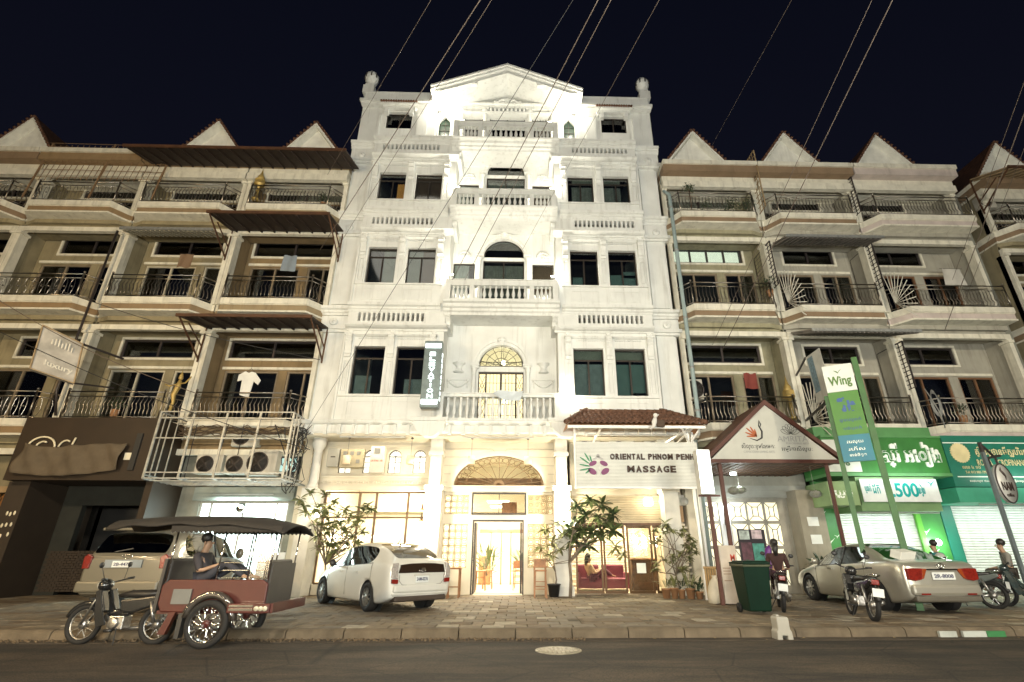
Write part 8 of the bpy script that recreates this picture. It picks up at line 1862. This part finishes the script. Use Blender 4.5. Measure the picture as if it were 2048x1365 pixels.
for s, cx in ((-1, XC - 2.10), (1, XC + 2.16)):
    t = thing('pillar_lamp', 'bright lamp on the front of the %s hotel entrance pillar' % ('left' if s < 0 else 'right'), 'lamp', (cx, -.1, 2.9)); b = MB(); b.lathe([(.07, 0), (.07, .24), (.05, .26)], (cx, -.02, 2.72), 14); b.build('housing', M('lamp_housing', (.5, .5, .5)), t)
    b = MB(); b.lathe([(.06, -.012), (0, -.012)], (cx, -.02, 2.72), 14); b.lathe([(0, .27), (.045, .27)], (cx, -.02, 2.72), 14); b.build('lit_lens', M('lens_glow_30', (1, 1, 1)), t)
    b = MB(); b.box(cx - .03, cx + .03, -.02, .12, 2.8, 2.9); b.build('bracket', dsteel, t)
    lamp(t, 'POINT', (cx, -.34, 2.5), 230, (1, .90, .68), .08); lamp(t, 'POINT', (cx, -.22, 3.15), 70, (1, .88, .62), .08)
t = thing('tree_lamp', 'glaring bare lamp among the leaves of the left frangipani tree', 'lamp', (-6.3, -.4, 2.4)); x, z = U(635, 1030, -.3); b = MB(); b.sphere((x, -.3, z), .075, 10, 7); b.build('bulb', M('lens_glow_60', (1, .95, .85), emit=60, ecol=(1, .92, .72), var=0, bump=0), t); b = MB(); b.bar((x, -.3, z), (x - .1, .5, z + .1), .02); b.build('arm', dsteel, t); lamp(t, 'POINT', (x, -.42, z), 55, (1, .9, .7), .08)
# cafe ceiling panels
for i, (x, y) in enumerate(((-5.2, 2.6), (-3.6, 2.6), (-.7, 2.4), (-4.4, 4.8), (-.7, 4.6))):
    xx = x; t = thing('ceiling_panel_lamp', 'square lit ceiling panel inside the cafe, number by position' if False else ['lit ceiling panel behind the left end of the shop window', 'lit ceiling panel behind the right end of the shop window', 'lit ceiling panel just inside the cafe door', 'lit ceiling panel at the back behind the shop window', 'lit ceiling panel at the back beyond the cafe door'][i], 'lamp', (xx, y, 4.3)); b = MB(); zc_ = 2.96 if x > -1 else 4.3; b.box(xx - .4, xx + .4, y - .4, y + .4, zc_, zc_ + .04); b.build('panel', M('lens_glow_6', (1, .95, .85), emit=6, ecol=(1, .92, .72), var=0, bump=0), t); lamp(t, 'AREA', (xx, y, zc_ - .03), 230 if x > -1 else 420, (1, .90, .70), .8)
t = thing('shop_ceiling_lamp', 'ceiling lamp of the massage shop above the sofas', 'lamp', (3.2, 2.4, 2.9)); b = MB(); b.box(2.8, 3.6, 2.3, 2.5, 2.88, 2.94); b.build('panel', M('lens_glow_6', (1, 1, 1)), t); lamp(t, 'AREA', (3.2, 2.4, 2.85), 420, (1, .86, .60), .8); lamp(t, 'POINT', (4.6, 2.6, 2.0), 160, (1, .88, .6), .1)
x, z = U(1297, 1004, .55); t = thing('square_wall_lamp', 'glowing square lamp on the slatted fascia above the glass doors', 'lamp', (x, .55, z)); b = MB(); b.box(x - .14, x + .14, .52, .68, z - .12, z + .12); b.build('shade', M('lamp_shade_glow', (1, .95, .85), emit=9, ecol=(1, .92, .7), var=0, bump=0), t, bevel=.02); lamp(t, 'POINT', (x, .35, z), 28, (1, .88, .62), .12)
t = thing('canopy_tube_lamp', 'hidden tube lamp under the tiled canopy lighting the air conditioners', 'lamp', (3.7, -.9, 4.75)); b = MB(); b.tube([(2.3, -.9, 4.8), (5.1, -.9, 4.8)], .02, 8); b.build('tube', M('lamp_housing', (.5, .5, .5)), t); lamp(t, 'AREA', (3.7, -.9, 4.76), 45, (1, .86, .6), 2.6, sy=.1)
t = thing('added_wash_lamp', 'added slim wash lamp under the hotel overhang above the entrance', 'lamp', (XC, -.15, 4.82)); b = MB(); b.box(XC - 1.2, XC + 1.2, -.2, -.12, 4.82, 4.855); b.build('housing', M('lamp_housing', (.5, .5, .5)), t); lamp(t, 'AREA', (XC, -.16, 4.8), 36, (1, .88, .62), 2.2, sy=.1)  # lamp added to brighten the entrance wall and pavement
t = thing('added_wash_lamp', 'added slim wash lamp under the hotel overhang above the four arched windows', 'lamp', (-4.9, -.15, 4.82)); b = MB(); b.box(-6.0, -3.8, -.2, -.12, 4.82, 4.855); b.build('housing', M('lamp_housing', (.5, .5, .5)), t); lamp(t, 'AREA', (-4.9, -.16, 4.8), 22, (1, .88, .62), 2.2, sy=.1)  # lamp added to brighten the wall around the arched windows
# cold shop lamps
t = thing('shop_tube_lamp', 'cold tube lamp in front of the bright shop left of the hotel', 'lamp', (-9.2, .6, 3.0)); b = MB(); b.tube([(-10.2, .6, 3.05), (-8.2, .6, 3.05)], .02, 8); b.build('tube', M('lamp_housing', (.5, .5, .5)), t); lamp(t, 'AREA', (-9.2, .55, 3.0), 60, (.8, 1, .96), 2, sy=.1); lamp(t, 'AREA', (-9.2, .7, 1.5), 120, (.80, 1, .97), 2.6, rot=(-PI / 2, 0, 0), sy=2.2)
for i, (x0, x1, e) in enumerate(((10.9, 13.6, 75), (15, 18.6, 75))):
    t = thing('shutter_tube_lamp', ['cold tube lamp under the green signboard lighting the shutter', 'cold tube lamp under the teal signboard lighting the shutter'][i], 'lamp', ((x0 + x1) / 2, -.2, 3.1)); b = MB(); zz = 2.42 if i == 0 else 2.68; b.tube([(x0, -.5, zz), (x1, -.5, zz)], .02, 8); b.build('tube', M('lamp_housing', (.5, .5, .5)), t); lamp(t, 'AREA', ((x0 + x1) / 2, -.55, zz - .05), e, (.82, 1, .90), x1 - x0, rot=(R(22), 0, 0), sy=.15); lamp(t, 'AREA', ((x0 + x1) / 2, -1.3, 3.5), e * .2, (.82, 1, .9), x1 - x0, rot=(R(-70 + 180), 0, 0), sy=.15)
x, z = U(1888, 1085, .2); t = thing('bulkhead_lamp', 'glaring lamp on the teal pier between the two shutters', 'lamp', (x, .2, z)); b = MB(); b.sphere((x, .45, z), .10, 12, 8); b.build('globe', M('cold_globe', (1, 1, 1), emit=30, ecol=(.85, 1, .93), var=0, bump=0), t); lamp(t, 'POINT', (x, .2, z), 45, (.82, 1, .92), .1)
t = thing('porch_lamp', 'cold lamp inside the gable porch above the leaded doors', 'lamp', (7.2, -.3, 3.5)); b = MB(); b.lathe([(.1, 0), (.1, .08)], (7.2, -.2, 3.63), 12); b.build('shade', M('cold_tube', (.9, 1, 1), emit=8, ecol=(.8, 1, .97), var=0, bump=0), t); lamp(t, 'POINT', (7.2, -.5, 3.2), 55, (.9, 1, .95), .12)
# street lamps on the near side of the street (behind the photographer)
def street_lamp(label, x, e, col, head=9.2, y=-19.6):
    t = thing('street_lamp', label, 'street lamp', (x, y, -.15)); m = M('lamp_post_grey', (.25, .26, .26), .5, .5)
    b = MB(); b.tube([(x, y, -.15), (x, y, head - .6), (x, y + .3, head), (x, y + 1.6, head + .25)], [.09, .06, .05, .04], 10); b.build('post', m, t)
    b = MB(); b.box(x - .16, x + .16, y + 1.3, y + 2.1, head + .18, head + .30); b.build('lamp_head', m, t, bevel=.03)
    b = MB(); b.box(x - .12, x + .12, y + 1.38, y + 2.02, head + .165, head + .178); b.build('lens', M('street_lens_%d' % (x * 10), col, emit=12, ecol=col, var=0, bump=0), t)
    lamp(t, 'AREA', (x, y + 1.7, head + .1), e, col, .8, rot=(R(42), 0, 0))
street_lamp('warm street lamp across the road at the left', -15.5, 1700, (1, .72, .38)); street_lamp('street lamp across the road opposite the hotel', -1.0, 1500, (1, .90, .72)); street_lamp('whiter street lamp across the road at the right', 13.5, 1500, (1, .86, .62))

# lit shop fronts added unseen on the near side of the street, behind the photographer: their light falls level and upward on the facades
def shopfront(label, x, w, e, col):
    t = thing('added_shopfront_light', label, 'shopfront', (x, -23.0, 0)); b = MB(); b.box(x - w / 2 - .2, x + w / 2 + .2, -23.3, -23.05, -.1, 4.2); b.build('wall', creamw, t)
    b = MB(); b.box(x - w / 2, x + w / 2, -23.04, -22.98, .9, 3.3); b.build('added_glow_window', M('shop_glow_%d' % (x * 10 + 500), col, emit=3, ecol=col, var=0, bump=0), t)
    lamp(t, 'AREA', (x, -22.9, 2.4), e, col, w, rot=(R(128), 0, 0), sy=2.2)
shopfront('added unseen warm shopfront light across the road at the left', -13, 5, 2900, (1, .80, .50)); shopfront('added unseen white shopfront light across the road opposite the hotel', -1, 6, 4100, (.97, 1, .93)); shopfront('added unseen white shopfront light across the road at the right', 12, 6, 3000, (1, .97, .86))
